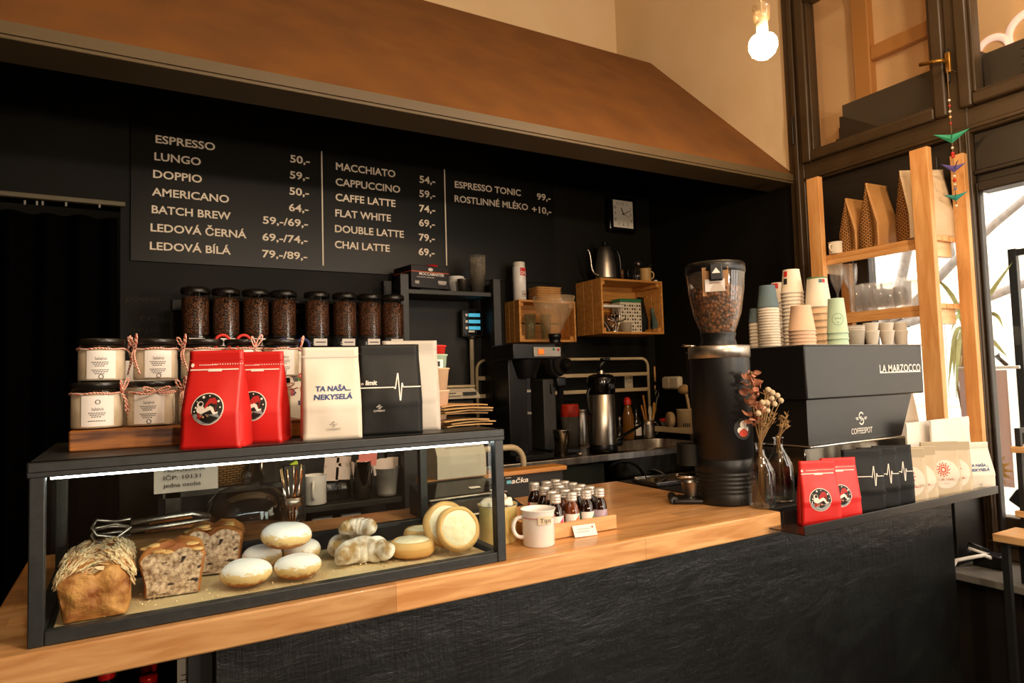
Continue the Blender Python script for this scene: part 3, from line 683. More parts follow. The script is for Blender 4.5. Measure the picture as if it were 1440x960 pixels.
def disc(mb, front, c, r, off=.001, n=28, rings=4, sx=1, a0=0, a1=2*pi, clip=None):
    def g(u, v):
        a = a0+(a1-a0)*u; x, z = c[0]+r*v*sx*cos(a), c[1]+r*v*sin(a)
        if clip: x, z = clip(x, z)
        return front(x, z, off)
    mb.grid(g, n, rings)
def poly(mb, front, pts, off=.001):
    f = mb.bm.faces.new([mb.bm.verts.new(front(x, z, off)) for x, z in pts]); mb._done([f], False)
M_BAGRED = mat('red_pouch', 'D8231F', .42, 0, 'CF1F1C', 6, bump=.05, bscale=40)
M_BAGCREAM = mat('cream_pouch', 'E6DCCC', .5, 0, 'DFD3C0', 8, bump=.05, bscale=40)
M_BAGBLACK = mat('black_pouch', '060706', .55, 0, '0A0B0A', 8, spec=.35, bump=.05, bscale=40)
M_BAGGREY = mat('pearl_grey_pouch', 'BDB5A8', .4, 0, 'C8C0B4', 8, bump=.05, bscale=40)
M_BAGKRAFT = mat('kraft_beige_pouch', 'CDBB9F', .6, 0, 'C6B394', 10, bump=.06, bscale=50)
M_NAVY = mat('navy_print', '1C3F78', .6); M_NIGHT = mat('night_print', '17130F', .6); M_MOON = mat('moon_grey_print', '9CA0A0', .6); M_CHAIRRED = mat('chair_red_print', 'B5201C', .6); M_SUIT = mat('suit_white_print', 'F1E8DC', .6); M_TANP = mat('tan_print', 'C69A72', .6)
M_ORANGEP = mat('rust_print', 'C4512A', .6)
def print_red(front, hw, w, h):
    mb = MB(); zt = h*.80
    strip(mb, front, (-hw(zt)*.92, zt), (hw(zt)*.85, zt), .0022, .001, 12)
    strip(mb, front, (-.012, zt-.001), (.012, zt-.001), .005, .0012, 4)
    z2 = h*.855
    for k in range(13): disc(mb, front, (-.006+k*.0044, z2), .0011, .001, 8, 1)
    for k in range(9): strip(mb, front, (-hw(z2)*.62+k*.0036, z2-.0008), (-hw(z2)*.62+k*.0036+.0022, z2-.0008), .0016, .001, 1)
    disc(mb, front, (-hw(z2)*.86, z2-.001), .0036, .001, 10, 1, .8)
    c = (-.004, h*.40); R = w*.255
    mb.k = 1; disc(mb, front, c, R*1.06, .0009, 32, 5)
    mb.k = 2; disc(mb, front, c, R, .0013, 32, 5)
    def P(pts, k, off):
        mb.k = k; poly(mb, front, [(c[0]+x*R, c[1]+z*R) for x, z in pts], off)
    P([(-.93, -.34), (-.4, -.28), (.2, -.36), (.93, -.30), (.80, -.58), (.5, -.85), (0, -.99), (-.5, -.86), (-.82, -.55)], 3, .0016)
    P([(-.1, .35), (.1, .68), (.45, .74), (.62, .45), (.58, -.1), (.4, -.42), (-.25, -.5), (-.55, -.7), (-.62, -.3), (-.2, -.12)], 4, .0019)
    mb.k = 5; disc(mb, front, (c[0]-.46*R, c[1]+.30*R), R*.22, .0022, 14, 2); disc(mb, front, (c[0]-.42*R, c[1]-.02*R), R*.25, .0022, 14, 2, 1.1)
    P([(-.3, -.1), (.05, .16), (.3, .12), (.55, -.22), (.75, -.18), (.72, -.3), (.5, -.38), (.25, -.06), (-.1, -.22), (-.4, -.34)], 5, .0022)
    P([(-.1, -.05), (.2, .22), (.42, .1), (.6, -.3), (.45, -.34), (.22, .02)], 5, .0024)
    mb.k = 2; disc(mb, front, (c[0]-.42*R, c[1]+.33*R), R*.14, .0026, 12, 1)
    mb.k = 1
    for x, z, r in [(-.75, .1, .07), (.7, .5, .08), (-.3, .78, .09), (.1, .86, .05), (.84, .1, .05), (-.7, .5, .04), (-.82, -.15, .05)]: disc(mb, front, (c[0]+x*R, c[1]+z*R), R*r, .0018, 8, 1)
    mb.k = 6
    for x, z in [(-.38, -.42), (-.2, -.52), (.1, -.44)]: disc(mb, front, (c[0]+x*R, c[1]+z*R), R*.08, .0024, 8, 1)
    return mb, [M_PRINTW, M_SUIT, M_NIGHT, M_MOON, M_CHAIRRED, M_SUIT, M_TANP]
def logo_spot(mb, front, c, s, off=.001, word=True):
    """little round S emblem with the shop word below"""
    for a0, cz in ((radians(20), .5), (radians(200), -.5)):
        pts = [(c[0]+s*.55*cos(a), c[1]+s*(cz*.9)+s*.5*sin(a)) for a in [a0+radians(230)*k/12 for k in range(13)]]
        for p, q in zip(pts, pts[1:]): strip(mb, front, p, q, s*.22, off, 1)
    mb.text('S', height=s*.7, fn=lambda x, z: front(c[0]-s*.25+x, c[1]-s*.35+z, off), bold=.01)
    for sg in (-1, 1):
        strip(mb, front, (c[0]+sg*s*.8, c[1]+.12*s), (c[0]+sg*s*1.5, c[1]+.12*s), s*.14, off, 1); strip(mb, front, (c[0]+sg*s*.8, c[1]-.12*s), (c[0]+sg*s*1.3, c[1]-.12*s), s*.14, off, 1)
    if word: mb.text('COFFEESPOT', width=s*5.6, height=s*.95, fn=lambda x, z: front(c[0]-s*2.8+x, c[1]-s*2.4+z, off), bold=.0, shear=.15)
def print_cream(front, hw, w, h, c0=-.0):
    mb = MB()
    mb.text('TA NAŠA...', width=w*.60, height=h*.055, fn=lambda x, z: front(-w*.28+x, h*.52+z, .001), bold=.035, shear=.12)
    mb.text('NEKYSELÁ', width=w*.66, height=h*.055, fn=lambda x, z: front(-w*.32+x, h*.43+z, .001), bold=.035, shear=.12)
    mb.k = 1; logo_spot(mb, front, (0, h*.16), w*.045)
    mb.k = 2; strip(mb, front, (-hw(h*.9)*.95, h*.885), (hw(h*.9)*.95, h*.885), .0015, .0008)
    return mb, [M_NAVY, mat('grey_print', '8C857C', .6) if 'grey_print' not in bpy.data.materials else bpy.data.materials['grey_print'], M_BAGGREY]
def pulse(mb, front, z, x0, x1, xc, s, t=.0022):
    pts = [(x0, z), (xc-.34*s, z), (xc-.26*s, z-.12*s), (xc-.02*s, z+.95*s), (xc+.0*s, z+.95*s), (xc+.02*s, z-.9*s), (xc+.06*s, z-.9*s), (xc+.24*s, z+.28*s), (xc+.30*s, z), (x1, z)]
    for p, q in zip(pts, pts[1:]):
        if abs(p[0]-q[0])+abs(p[1]-q[1]) > 1e-6: strip(mb, front, p, q, t, .001, 8)
def print_black(front, hw, w, h, xc=.018, zc=.52, s=.030, word=True):
    mb = MB(); z = h*zc; pulse(mb, front, z, -hw(z)*.97, hw(z)*.97, xc, s)
    if word:
        mb.text('o', height=h*.035, fn=lambda x, zz: front(-hw(z)*.93+x, z+.006+zz, .001), bold=0)
        mb.text('limit', height=h*.05, fn=lambda x, zz: front(-hw(z)*.80+x, z+.006+zz, .001), bold=.03, shear=.15)
        logo_spot(mb, front, (-hw(z)*.40, h*.31), w*.032)
    return mb, [M_PRINTW]
def pouch(label, loc, rz, w, h, d, m, printer=None, group=None, name='coffee_pouch', cat='coffee bag', top=.92, bulge=.006, seed=0, lean=0, seal=.86, side=None, **kw):
    t = thing(name, label, cat, loc, rz, group); t.rotation_euler = (lean, 0, rz)
    mb, front, hw = pouch_mesh(w, h, d, top, bulge, seed, seal=seal, lside=side is not None); mb.build('pouch', [m, side] if side else m, t)
    mb = MB()
    strip(mb, front, (-hw(h*.93)*.99, h*.90), (hw(h*.93)*.99, h*.90), .0016, .0006); mb.build('zip_seal', m, t)
    if printer:
        pm, mats = printer(front, hw, w, h, **kw); pm.build('printed_design', mats, t)
    return t
TZ = CZ1
pouch('red coffee pouch with round picture, leftmost bag on the display case', (.136, 1.311, TZ), -.45, .104, .174, .066, M_BAGRED, print_red, 'red pouches on the display case', top=.90, seed=1)
pouch('red coffee pouch partly behind the leftmost red one on the display case', (.217, 1.368, TZ), -.45, .104, .174, .066, M_BAGRED, print_red, 'red pouches on the display case', top=.90, seed=2)
pouch('cream pouch with blue lettering on the display case', (.345, 1.326, TZ), -.12, .112, .180, .052, M_BAGCREAM, print_cream, top=.98, seed=3)
pouch('black pouch with white pulse line on the display case', (.468, 1.332, TZ), -.16, .128, .186, .05, M_BAGBLACK, print_black, top=1.0, seed=4, xc=.016)
pouch('tall pearl-grey pouch behind the black pouch on the display case', (.540, 1.395, TZ), -.18, .122, .198, .045, M_BAGGREY, None, top=1.0, seed=5)
# patterned gift bags with cord handles behind the pouches
def floral(front, hw, w, h):
    mb = MB(); random.seed(11); cols = [mat('folk_red', 'C23A24', .6), mat('folk_green', '3F7A3A', .6), mat('folk_navy', '27305C', .6), mat('folk_berry', '2B1A28', .6)] if 'folk_red' not in bpy.data.materials else [bpy.data.materials[k] for k in ('folk_red', 'folk_green', 'folk_navy', 'folk_berry')]
    for k in range(26):
        x, z = random.uniform(-.9, .9)*hw(h/2), random.uniform(.06, .82)*h; mb.k = random.choice((0, 0, 1, 2, 3))
        if mb.k == 1: poly(mb, front, [(x-.009, z), (x-.003, z+.006), (x+.010, z+.003), (x+.002, z-.005)], .001)
        elif mb.k == 3:
            for i in range(4):
                for j in range(3-i//2): disc(mb, front, (x+(j+i*.5)*.0045, z-i*.0042), .0022, .001, 8, 1)
        else:
            for q in range(5): disc(mb, front, (x+.0042*cos(q*1.257), z+.0042*sin(q*1.257)), .0028, .001, 8, 1)
    mb.k = 2
    for sgn in (-1, 1):
        for k in range(22): strip(mb, front, (sgn*hw(k*h/24)*.95, k*h/26), (sgn*hw(k*h/24)*.95, k*h/26+.0035), .0014, .001, 1)
    return mb, cols
def gift_bag(lab, loc, rz, w, h, col, colname):
    t = pouch(lab, loc, rz, w, h, .05, M_BAGCREAM, floral, name='gift_bag', cat='gift bag', top=1, seed=6)
    for x in (-.022, .022):
        mb = MB(); pts = [Vector((x-.013, 0, h-.02)), Vector((x-.014, 0, h+.012))]+arc((x, 0, h+.014), .014, pi, 0, 10)+[Vector((x+.014, 0, h-.012))]
        mb.tube(pts, .0034, 8); mb.build('cord_handle', col, t)
    return t
gift_bag('gift bag with folk flower pattern and navy cord handles behind the cream pouch', (.326, 1.580, TZ), -.05, .12, .185, mat('navy_cord', '232A5E', .7), 0)
gift_bag('gift bag with folk flower pattern and red cord handles behind the red pouches', (.200, 1.602, TZ), -.05, .11, .195, mat('red_cord', 'D0302A', .6), 0)
# ------------------------------------------------------------------ wooden plinth with jars of baking mix
pl = thing('wooden_plinth', 'dark grained wooden plinth carrying the jars on the display case', 'plinth', (.107, 1.482, TZ))
MB().box((0, 0, .0185), (.403, .14, .037), .003).build('plank', wood('walnut_grain', '4A240C', 'B8732E', 'X', 9, .5, None, .1), pl)
PZ = TZ+.037
M_JARFILL = mat('flour_mix', 'DDD0B8', .85, 0, 'CDBD9F', 30); M_LID = mat('black_jar_lid', '15130F', .3)
M_TWINE = stripes('red_white_twine', 'C8401F', 'F0E2D0', 120)
def twine_bow(mb, r, z, a, kind):
    mb.tube([(r*cos(k*2*pi/36), r*sin(k*2*pi/36), z+.001*sin(k)) for k in range(36)], .0016, 6, closed=True)
    c = Vector((r*cos(a), r*sin(a), z)); o = Vector((cos(a), sin(a), 0)); s = Vector((-sin(a), cos(a), 0)); U = Vector((0, 0, 1)); o = o*.6
    if kind == 'side':
        for sg, up in ((1, .024), (-1, .02)):
            mb.tube(bez(c+o*.003, c+o*.02+s*sg*.026+U*up*1.2, c+o*.012+s*sg*.006+U*up*1.8, c+o*.004, 12), .0016, 6)
        mb.tube(bez(c, c+o*.02+s*.004-U*.01, c+o*.012+s*.012-U*.03, c+o*.006+s*.016-U*.048, 10), .0016, 6)
        mb.tube(bez(c, c+o*.02-s*.004-U*.008, c+o*.014+s*.002-U*.02, c+o*.01+s*.006-U*.036, 10), .0016, 6)
    else:
        for sg in (1, -1):
            mb.tube(bez(c+o*.003, c+o*.014+s*sg*.02+U*.018, c+o*.012+s*sg*.04+U*.004, c+o*.005, 12), .0016, 6)
            mb.tube(bez(c, c+o*.012+s*sg*.012-U*.006, c+o*.01+s*sg*.022-U*.004, c+o*.003+s*sg*.034-U*.001, 10), .0016, 6)
def jar(lab, x, y, z, r=.043, h=.086, la=-pi/2, bow=None, kind='side', o_low=False, sq=1.0):
    t = thing('jar', lab, 'jar', (x, y, z), 0, 'jars of baking mix')
    MB().lathe([(0, 0), (r*.94, 0), (r, .004), (r, h*.80), (r*.96, h*.845), (r*.93, h*.855), (r*.93, h*.87)], n=36).build('glass', M_GLASS, t)
    MB().lathe([(0, .003), (r*.95, .003), (r*.97, .006), (r*.97, h*.74), (r*.6, h*.765), (0, h*.755)], n=36).build('dry_mix', M_JARFILL, t)
    MB().lathe([(r*.955, h*.865), (r*.985, h*.87), (r*.985, h*.975), (r*.95, h), (r*.7, h), (r*.68, h-.0015), (0, h-.0015)], n=36).build('lid', M_LID, t)
    mb = MB(); w2 = .62; R = r+.0006
    lf = lambda x, zz, off=0: Vector(((R+off)*cos(la+x/R), (R+off)*sin(la+x/R), zz))
    mb.grid(lambda u, v: lf((u-.5)*r*1.25, .006+v*h*.64), 10, 4)
    mb.k = 1; zz0 = h*.42
    mb.text('lalahö', width=.018, height=.006, fn=lambda a, b: lf(a-.009, h*.50+b if not o_low else h*.40+b, .0005), bold=-.005)
    for k in range(6):
        n_ = .030-.005*(k % 3); zq = h*(.44 if not o_low else .34)-k*.0034; zq -= (.004 if k > 2 else 0)
        if zq > .012:
            for q in range(int(n_/.004)): mb.grid(lambda u, v: lf(-n_/2+q*.004+u*.003, zq+v*.0014, .0005), 1, 1)
    zc = h*.12 if not o_low else h*.58
    pr = [(.0042*cos(a), zc+.0042*sin(a)) for a in [k*2*pi/20 for k in range(21)]]
    for p, q in zip(pr, pr[1:]): mb.quad([lf(p[0], p[1], .0006), lf(q[0], q[1], .0006), lf(q[0]*.68, zc+(q[1]-zc)*.75, .0006), lf(p[0]*.68, zc+(p[1]-zc)*.75, .0006)])
    mb.build('paper_label', [M_PAPER, M_PRINT], t)
    mb = MB(); twine_bow(mb, r+.0012, h*.76, bow if bow is not None else 0, kind); mb.build('twine_bow', M_TWINE, t)
    return t
JY = 1.463
def jx(px_): return pY(px_, 570, JY).x
xs = [jx(137), jx(213), jx(284), jx(340)+.004, jx(392)]
xs = [xs[0], xs[1], xs[1]+.0868, xs[1]+.1630, xs[1]+.2280]
jar('jar of dry mix on the plinth, bottom row, leftmost', xs[0], JY, PZ, la=-pi/2+.05, bow=-.55, o_low=True)
jar('jar of dry mix on the plinth, bottom row, twine bow over its label', xs[1], JY, PZ, la=-pi/2-.12, bow=-pi/2+.15, kind='front')
jar('jar of dry mix, bottom row, third, at the red pouch edge', xs[2], JY, PZ, bow=-2.4)
jar('jar of dry mix on the plinth, bottom row, fourth, hidden by the red pouches', xs[3], JY, PZ, r=.032, bow=-1.3, kind='front')
jar('jar of dry mix on the plinth, bottom row, fifth, hidden behind the second red pouch', xs[4], JY, PZ, r=.032, bow=-1.3, kind='front')
UZ = PZ+.0862; s_ = .0388
jar('jar of dry mix in the top row, leftmost, no bow in front', jx(143), JY, UZ, r=s_, h=.080, bow=.1)
jar('jar of dry mix in the top row, second, twine bow hanging at its left', jx(219), JY, UZ, r=s_, h=.080, la=-pi/2+.1, bow=-2.55)
jar('jar of dry mix in the top row, third, bow above the first red pouch', jx(285), JY, UZ, r=s_, h=.080, la=-pi/2+.1, bow=-2.55)
jar('jar of dry mix in the top row, fourth, lid showing above the red pouches', pY(342, 500, JY).x, JY, UZ, r=s_-.002, h=.080, bow=-1.1)
jar('jar of dry mix in the top row, rightmost, lid showing beside the cream pouch', pY(396, 500, JY).x-.002, JY, UZ, r=s_-.002, h=.080, bow=-.35)
p0 = pY(172, 507, 1.62); p1 = pY(250, 507, 1.62)
ct = thing('carton', 'plain white carton standing behind the jars on the display case', 'carton', ((p0.x+p1.x)/2, 1.645, TZ))
MB().box((0, 0, (p0.z-TZ)/2), (p1.x-p0.x, .04, p0.z-TZ), .001).box((0, -.0003, p0.z-TZ-.02), (p1.x-p0.x+.001, .041, .001)).build('carton_body', M_PAPER, ct)
# ------------------------------------------------------------------ paper cups, kraft bags at the right end of the case
def cup_mesh(mb, r0, r1, h, t=.0012, lip=.0022):
    return mb.lathe([(0, .004), (r0-.003, .004), (r0-.003, 0), (r0, 0), (r1, h-.003), (r1+lip, h-.002), (r1+lip, h), (r1, h+.0008), (r1-t, h-.001), (r0-t, .006), (0, .006)], n=32)
M_CUPBEIGE = mat('beige_paper_cup', 'D8B590', .7); M_CUPPINK = mat('pinkish_paper_cup', 'DDB99C', .7); M_CUPMINT = mat('mint_paper_cup', 'B4CFB4', .7); M_CUPBLUE = mat('slate_blue_paper_cup', '5A6F78', .7); M_CUPWHITE = mat('white_paper_cup', 'E9DDCB', .7)
cpl = pY(611, 560, 1.44)
z = TZ
for r0, r1, h, dz, m, lab in [(.024, .034, .085, .058, M_CUPPINK, 'pinkish paper cup at the bottom of the stack beside the grey pouch'), (.026, .035, .078, .030, M_CUPBEIGE, 'beige paper cup second in the stack beside the grey pouch'), (.023, .031, .08, .046, M_CUPMINT, 'mint paper cup with white label near the top of the stack'), (.021, .0285, .055, .0, M_RED, 'small red paper cup topping the stack beside the grey pouch')]:
    o = thing('paper_cup', lab, 'cup', (cpl.x, 1.44, z)); cup_mesh(MB(), 0, 0, 0) if False else None
    mb = MB(); cup_mesh(mb, r0, r1, h); mb.build('cup', m, o)
    if m is M_CUPMINT:
        mb = MB(); mb.grid(lambda u, v: Vector(((.0295+.001*v)*cos(-2.1+u*.9), (.0295+.001*v)*sin(-2.1+u*.9), .018+v*.05)), 8, 1); mb.k = 1
        mb.grid(lambda u, v: Vector((.0318*cos(-2.0+u*.5), .0318*sin(-2.0+u*.5), .052+v*.012)), 4, 1); mb.build('cup_label', [M_PAPER, M_PRINT], o)
    z += dz
M_KRAFT = mat('kraft_paper', 'B9935F', .8, 0, 'A9824F', 14)
random.seed(5)
for k in range(7):
    x = .668+random.uniform(-.012, .012); y = 1.45+random.uniform(-.01, .02); zk = TZ+.0012+k*.0062+(.008 if k > 2 else 0)
    if k == 3:
        pass
    t = MB()
    t.grid(lambda u, v: Vector(((u-.5)*.12, (v-.5)*.17, .0025*sin(u*pi)+.0012*noise.noise(Vector((u*3, v*3, k))))), 8, 6)
    t.grid(lambda u, v: Vector(((u-.5)*.12, (v-.5)*.17, .0025*sin(u*pi)+.0026+.0012*noise.noise(Vector((u*3, v*3, k))))), 8, 6)
    for u in (0, 1): t.grid(lambda a, v: Vector(((u-.5)*.12, (v-.5)*.17, a*.0026+.0012*noise.noise(Vector((u*3, v*3, k))))), 1, 6)
    for v in (0, 1): t.grid(lambda a, u: Vector(((u-.5)*.12, (v-.5)*.17, .0025*sin(u*pi)+a*.0026+.0012*noise.noise(Vector((u*3, v*3, k))))), 1, 8)
    o = t.build('kraft_bag', M_KRAFT, None, (x, y, zk), (0, 0, random.uniform(-.12, .12)))
    tag(o, 'flat kraft paper bag in the pile at the right end of the display case', 'paper bag', 'flat kraft paper bags')
# ------------------------------------------------------------------ menu board with its lettering
BW = YB-.001
MY = BW-.012
a = pY(188, 170, MY); b_ = pY(183.5, 366, MY); c = pY(780.5, 330, MY)
menu = thing('menu_board', 'black menu board with cream drink names and prices on the back wall', 'menu board', ((b_.x+c.x)/2, MY, b_.z))
W_, H_ = c.x-b_.x, a.z-b_.z
MB().box((0, .006, H_/2), (W_, .011, H_), .001).build('board', mat('menu_board_black', '0F0E09', .36, 0, '15140E', 2.2, spec=.25, bump=.03, bscale=3), menu)
def mline(s, x0, yb, x1, cap, name='lettering'):
    p = pY(x0, yb, MY); q = pY(x1, yb, MY); zt = pY(x0, yb-cap, MY).z
    MB().text(s, width=q.x-p.x, height=(zt-p.z)*.97, bold=.020, depth=0).build(name, M_LETTER, menu, (p.x-menu.location.x, -.0012, p.z-menu.location.z))
for s, x0, yb, x1 in [('ESPRESSO', 218.7, 200.5, 302.5), ('LUNGO', 217, 224.8, 282.5), ('DOPPIO', 215.3, 249.5, 284), ('AMERICANO', 213.5, 274.5, 322), ('BATCH BREW', 213.3, 299.3, 324.5), ('LEDOVÁ ČERNÁ', 211.7, 324.8, 346.5), ('LEDOVÁ BÍLÁ', 210.7, 350.5, 324.5)]:
    mline(s, x0, yb, x1, 11.5)
for s, x0, yb, x1 in [('50,-', 408, 227.8, 435.5), ('59,-', 407.5, 250.5, 434.7), ('50,-', 407, 273.2, 434.4), ('64,-', 406.3, 296.3, 433.7), ('59,-/69,-', 369.6, 314, 433), ('69,-/74,-', 369, 337.7, 432.3), ('79,-/89,-', 368.7, 361.3, 432)]:
    mline(s, x0, yb, x1, 10.8, 'price')
for s, x0, yb, x1 in [('MACCHIATO', 472.3, 238.4, 555.7), ('CAPPUCCINO', 472, 260.3, 562.5), ('CAFFE LATTE', 471.8, 281.8, 556), ('FLAT WHITE', 471.5, 304, 549.6), ('DOUBLE LATTE', 471, 326, 567.7), ('CHAI LATTE', 470.8, 348.3, 548)]:
    mline(s, x0, yb, x1, 10.6)
for s, x0, yb, x1 in [('54,-', 589.9, 256.5, 612), ('59,-', 589.7, 276.5, 612), ('74,-', 589.5, 297.3, 611.8), ('69,-', 589.2, 317.5, 611.5), ('79,-', 589, 337.9, 611.3), ('69,-', 588.7, 358.2, 611)]:
    mline(s, x0, yb, x1, 10.2, 'price')
for s, x0, yb, x1 in [('ESPRESSO TONIC', 639.5, 263.5, 732), ('ROSTLINNÉ MLÉKO', 639.2, 283.4, 742)]: mline(s, x0, yb, x1, 9.6)
for s, x0, yb, x1 in [('99,-', 755, 280.4, 774), ('+10,-', 748, 298.3, 775)]: mline(s, x0, yb, x1, 9.4, 'price')
for x0, y0, x1, y1 in ((456.4, 213, 450.2, 373), (627, 238, 626, 373)):
    p, q = pY(x0, y0, MY), pY(x1, y1, MY); xm = (p.x+q.x)/2
    MB().box((0, 0, 0), (.006, .0012, p.z-q.z)).build('divider_line', M_LETTER, menu, (xm-menu.location.x, -.0006, (p.z+q.z)/2-menu.location.z))
# faint chalk writing on the wall left of the dispensers
mb = MB()
for s, x0, yb, x1, cap in (('power', 176, 423, 229, 9), ('tra', 196, 451, 230, 11), ('aepir', 182, 467, 230, 9)):
    p = pY(x0, yb, BW-.001); q = pY(x1, yb, BW-.001); zt = pY(x0, yb-cap, BW).z
    mb.text(s, width=q.x-p.x, height=zt-p.z, fn=lambda x, z: Vector((p.x+x, BW-.001, p.z+z)), bold=-.015, shear=.2)
o = mb.build('chalk_writing', mat('faint_chalk', '3A382C', .9)); tag(o, 'faint rubbed chalk writing on the black wall left of the bean dispensers', 'writing')
# ------------------------------------------------------------------ wall clock
p = pY(872.5, 302.5, BW-.02); q0 = pY(849, 276, BW-.05); q1 = pY(893, 276, BW-.05)
ck = thing('wall_clock', 'black square wall clock with white face at ten past eleven', 'clock', (p.x, BW-.045, p.z))
S = .192
MB().box((0, .022, 0), (S*1.14, .045, S*1.16), .022, seg=4).build('case', mat('gloss_black', '0A0A09', .18), ck)
FS = .154
MB().box((0, -.001, 0), (FS, .003, FS*1.1), .0012).build('dial', mat('clock_face', 'E9E2D2', .5, emit=None), ck)
mb = MB()
for k in range(1, 13):
    ang = pi/2-k*pi/6; R = .46*FS/max(abs(cos(ang)), abs(sin(ang)))*.86; x, z = R*cos(ang), R*sin(ang)*1.06
    mb.text(str(k), height=FS*.12, fn=lambda a, b: Vector((x-FS*.045*(1 if k < 10 else 2)+a, -.0032, z-FS*.055+b)), bold=.0)
mb.build('numerals', M_PRINT, ck)
def hand(nm, ang, L, wd):
    R = Matrix.Rotation(-ang, 4, 'Y'); MB().box((0, -.005, L*.42), (wd, .0014, L*1.16)).build(nm, M_PRINT, ck).matrix_local = R
    return R
hand('hour_hand', -radians(-335+360)*-1 if False else radians(25), FS*.27, .005); hand('minute_hand', radians(-66), FS*.38, .004); hand('second_hand', radians(-112), FS*.34, .001)
# ------------------------------------------------------------------ bean dispensers on the wall
M_BEANS = cells('coffee_beans', '55301A', '8F5A34', 170, .35)
M_BEANSBIG = cells('coffee_beans_hopper', '5E3418', 'A0673C', 95, .35, .9)
DY = 2.86; DZ0 = pY(275, 489, 2.86).z; DZ1 = pY(275, 404.5, 2.86).z
rack = thing('dispenser_rack', 'black wall rack carrying the bean dispensers', 'rack', (.83, BW-.01, DZ0+.003))
mb = MB(); x0 = pY(248, 450, DY).x; x1 = pY(560, 450, DY).x-.005
mb.box(((x0+x1)/2-.83, -.004, .20), (x1-x0+.0, .012, .05), .003); mb.box(((x0+x1)/2-.83, -.19, -.015), (x1-x0+.0, .37, .014), .002); mb.box(((x0+x1)/2-.83, -.125, .20), (x1-x0-.1, .23, .012), .002); mb.build('wall_rail', M_MATTEBLACK, rack)
first = None
for k, (px_, wid) in enumerate([(275, 43), (318, 41), (360, 38.5), (399, 36), (446, 37), (485, 35), (520, 32.5), (552, 30.5)]):
    q = pY(px_, 450, DY); R = .0512
    lab = 'clear dispenser full of roasted beans, ' + ['leftmost of the left four', 'second of the left four', 'third of the left four', 'rightmost of the left four', 'leftmost of the right four', 'second of the right four', 'third of the right four', 'rightmost, next to the shelf post'][k]
    t = thing('bean_dispenser', lab, 'bean dispenser', (q.x, DY, DZ0), 0, 'bean dispensers on the wall'); h = DZ1-DZ0
    if k == 0:
        m1 = MB().lathe([(R*.86, 0), (R*.97, .006), (R, .018), (R, h-.02), (R*1.02, h-.018)], n=36).build('clear_hopper', M_PLASTIC, t).data
        m2 = MB().lathe([(0, .052), (R*.8, .048), (R*.95, .056), (R*.955, h-.044), (R*.6, h-.036), (0, h-.04)], n=36).build('beans', M_BEANS, t).data
        m3 = MB().lathe([(R*1.03, h-.024), (R*1.06, h-.02), (R*1.05, h-.006), (R*.9, h), (0, h+.002)], n=36).build('lid', M_LID, t).data
        m4 = MB().lathe([(R*1.0, .046), (R*1.05, .046), (R*1.05, .038), (R*1.0, .038)], n=32).build('dosing_ring', M_PLASTIC, t).data
        mbq = MB().box((0, -R*1.06, .020), (.055, .003, .03), .001); mbq.k = 1; mbq.box((0, -R*1.06-.002, .020), (.04, .001, .004)); m5 = mbq.build('label_card', [M_PAPER, M_PRINT], t).data
        m6 = MB().box((0, R*1.12, h*.55), (.02, .03, h*.7), .003).build('bracket', M_MATTEBLACK, t).data
    else:
        for nm, d in (('clear_hopper', m1), ('beans', m2), ('lid', m3), ('dosing_ring', m4), ('label_card', m5), ('bracket', m6)):
            o = bpy.data.objects.new(nm, d); COL.objects.link(o); o.parent = t
# ------------------------------------------------------------------ tall black shelf unit with the scale
UY0, UY1 = 2.95, 3.185
xl = pY(567.5, 440, UY0).x; xr = pY(697, 440, UY0).x; zl = pY(567, 386, UY0).z; zsh = pY(620, 408, UY0).z; zs2 = 1.245
M_UNIT = mat('black_shelf_board', '1C1B17', .5, 0, '22201B', 10)
un = thing('shelf_unit', 'tall black open shelf unit behind the counter with scale and cups', 'shelf', ((xl+xr)/2, (UY0+UY1)/2, 1.0015)); hw_ = (xr-xl)/2; dd = (UY1-UY0)/2
for x in (-hw_, hw_):
    for y in (-dd, dd): MB().box((x, y, (zl-1)/2), (.042, .042, zl-1), .002).build('post', M_UNIT, un)
for z in (zsh, zs2): MB().box((0, 0, z-1-.0125), (2*hw_-.043, 2*dd, .022), .002).build('shelf_board', M_UNIT, un)
MB().box((0, dd+.001, .45), (2*hw_-.043, .006, .86)).build('back_panel', M_MATTEBLACK, un)
for x in (hw_+.0245,): MB().box((x, 0, .45), (.006, 2*dd-.05, .86)).build('side_panel', M_UNIT, un)
# scale
p = pY(645, 573, 3.0); SX = p.x-.015
sc = thing('shop_scale', 'cream shop scale with tall display on the shelf unit', 'scale', (SX, 3.06, zs2+.0015), -.05)
MB().box((0, .02, .028), (.2, .17, .034), .006).box((-.07, -.04, .006), (.02, .02, .012)).box((.07, -.04, .006), (.02, .02, .012)).box((-.07, .08, .006), (.02, .02, .012)).box((.07, .08, .006), (.02, .02, .012)).build('foot_plate', M_MATTEBLACK, sc)
M_CREAMP = mat('cream_plastic', 'CDBFA4', .45)
mb = MB(); mb.prism([(-.12, .048), (.12, .048), (.118, .062), (.085, .098), (-.085, .098), (-.118, .062)], .20, Matrix.Rotation(0, 4, 'Z') @ Matrix.Translation((0, -.10, 0))); mb.build('body', M_CREAMP, sc)
mb = MB(); mb.box((-.03, -.107, .072), (.09, .003, .018), rot=Matrix.Rotation(-.35, 4, 'X')); mb.k = 1
for i in range(5): mb.box((-.068+.012*i, -.109, .075), (.008, .003, .005), rot=Matrix.Rotation(-.35, 4, 'X'))
mb.box((.06, -.108, .072), (.07, .003, .016), rot=Matrix.Rotation(-.35, 4, 'X')); mb.build('keypad', [M_CREAMP, M_PRINT], sc)
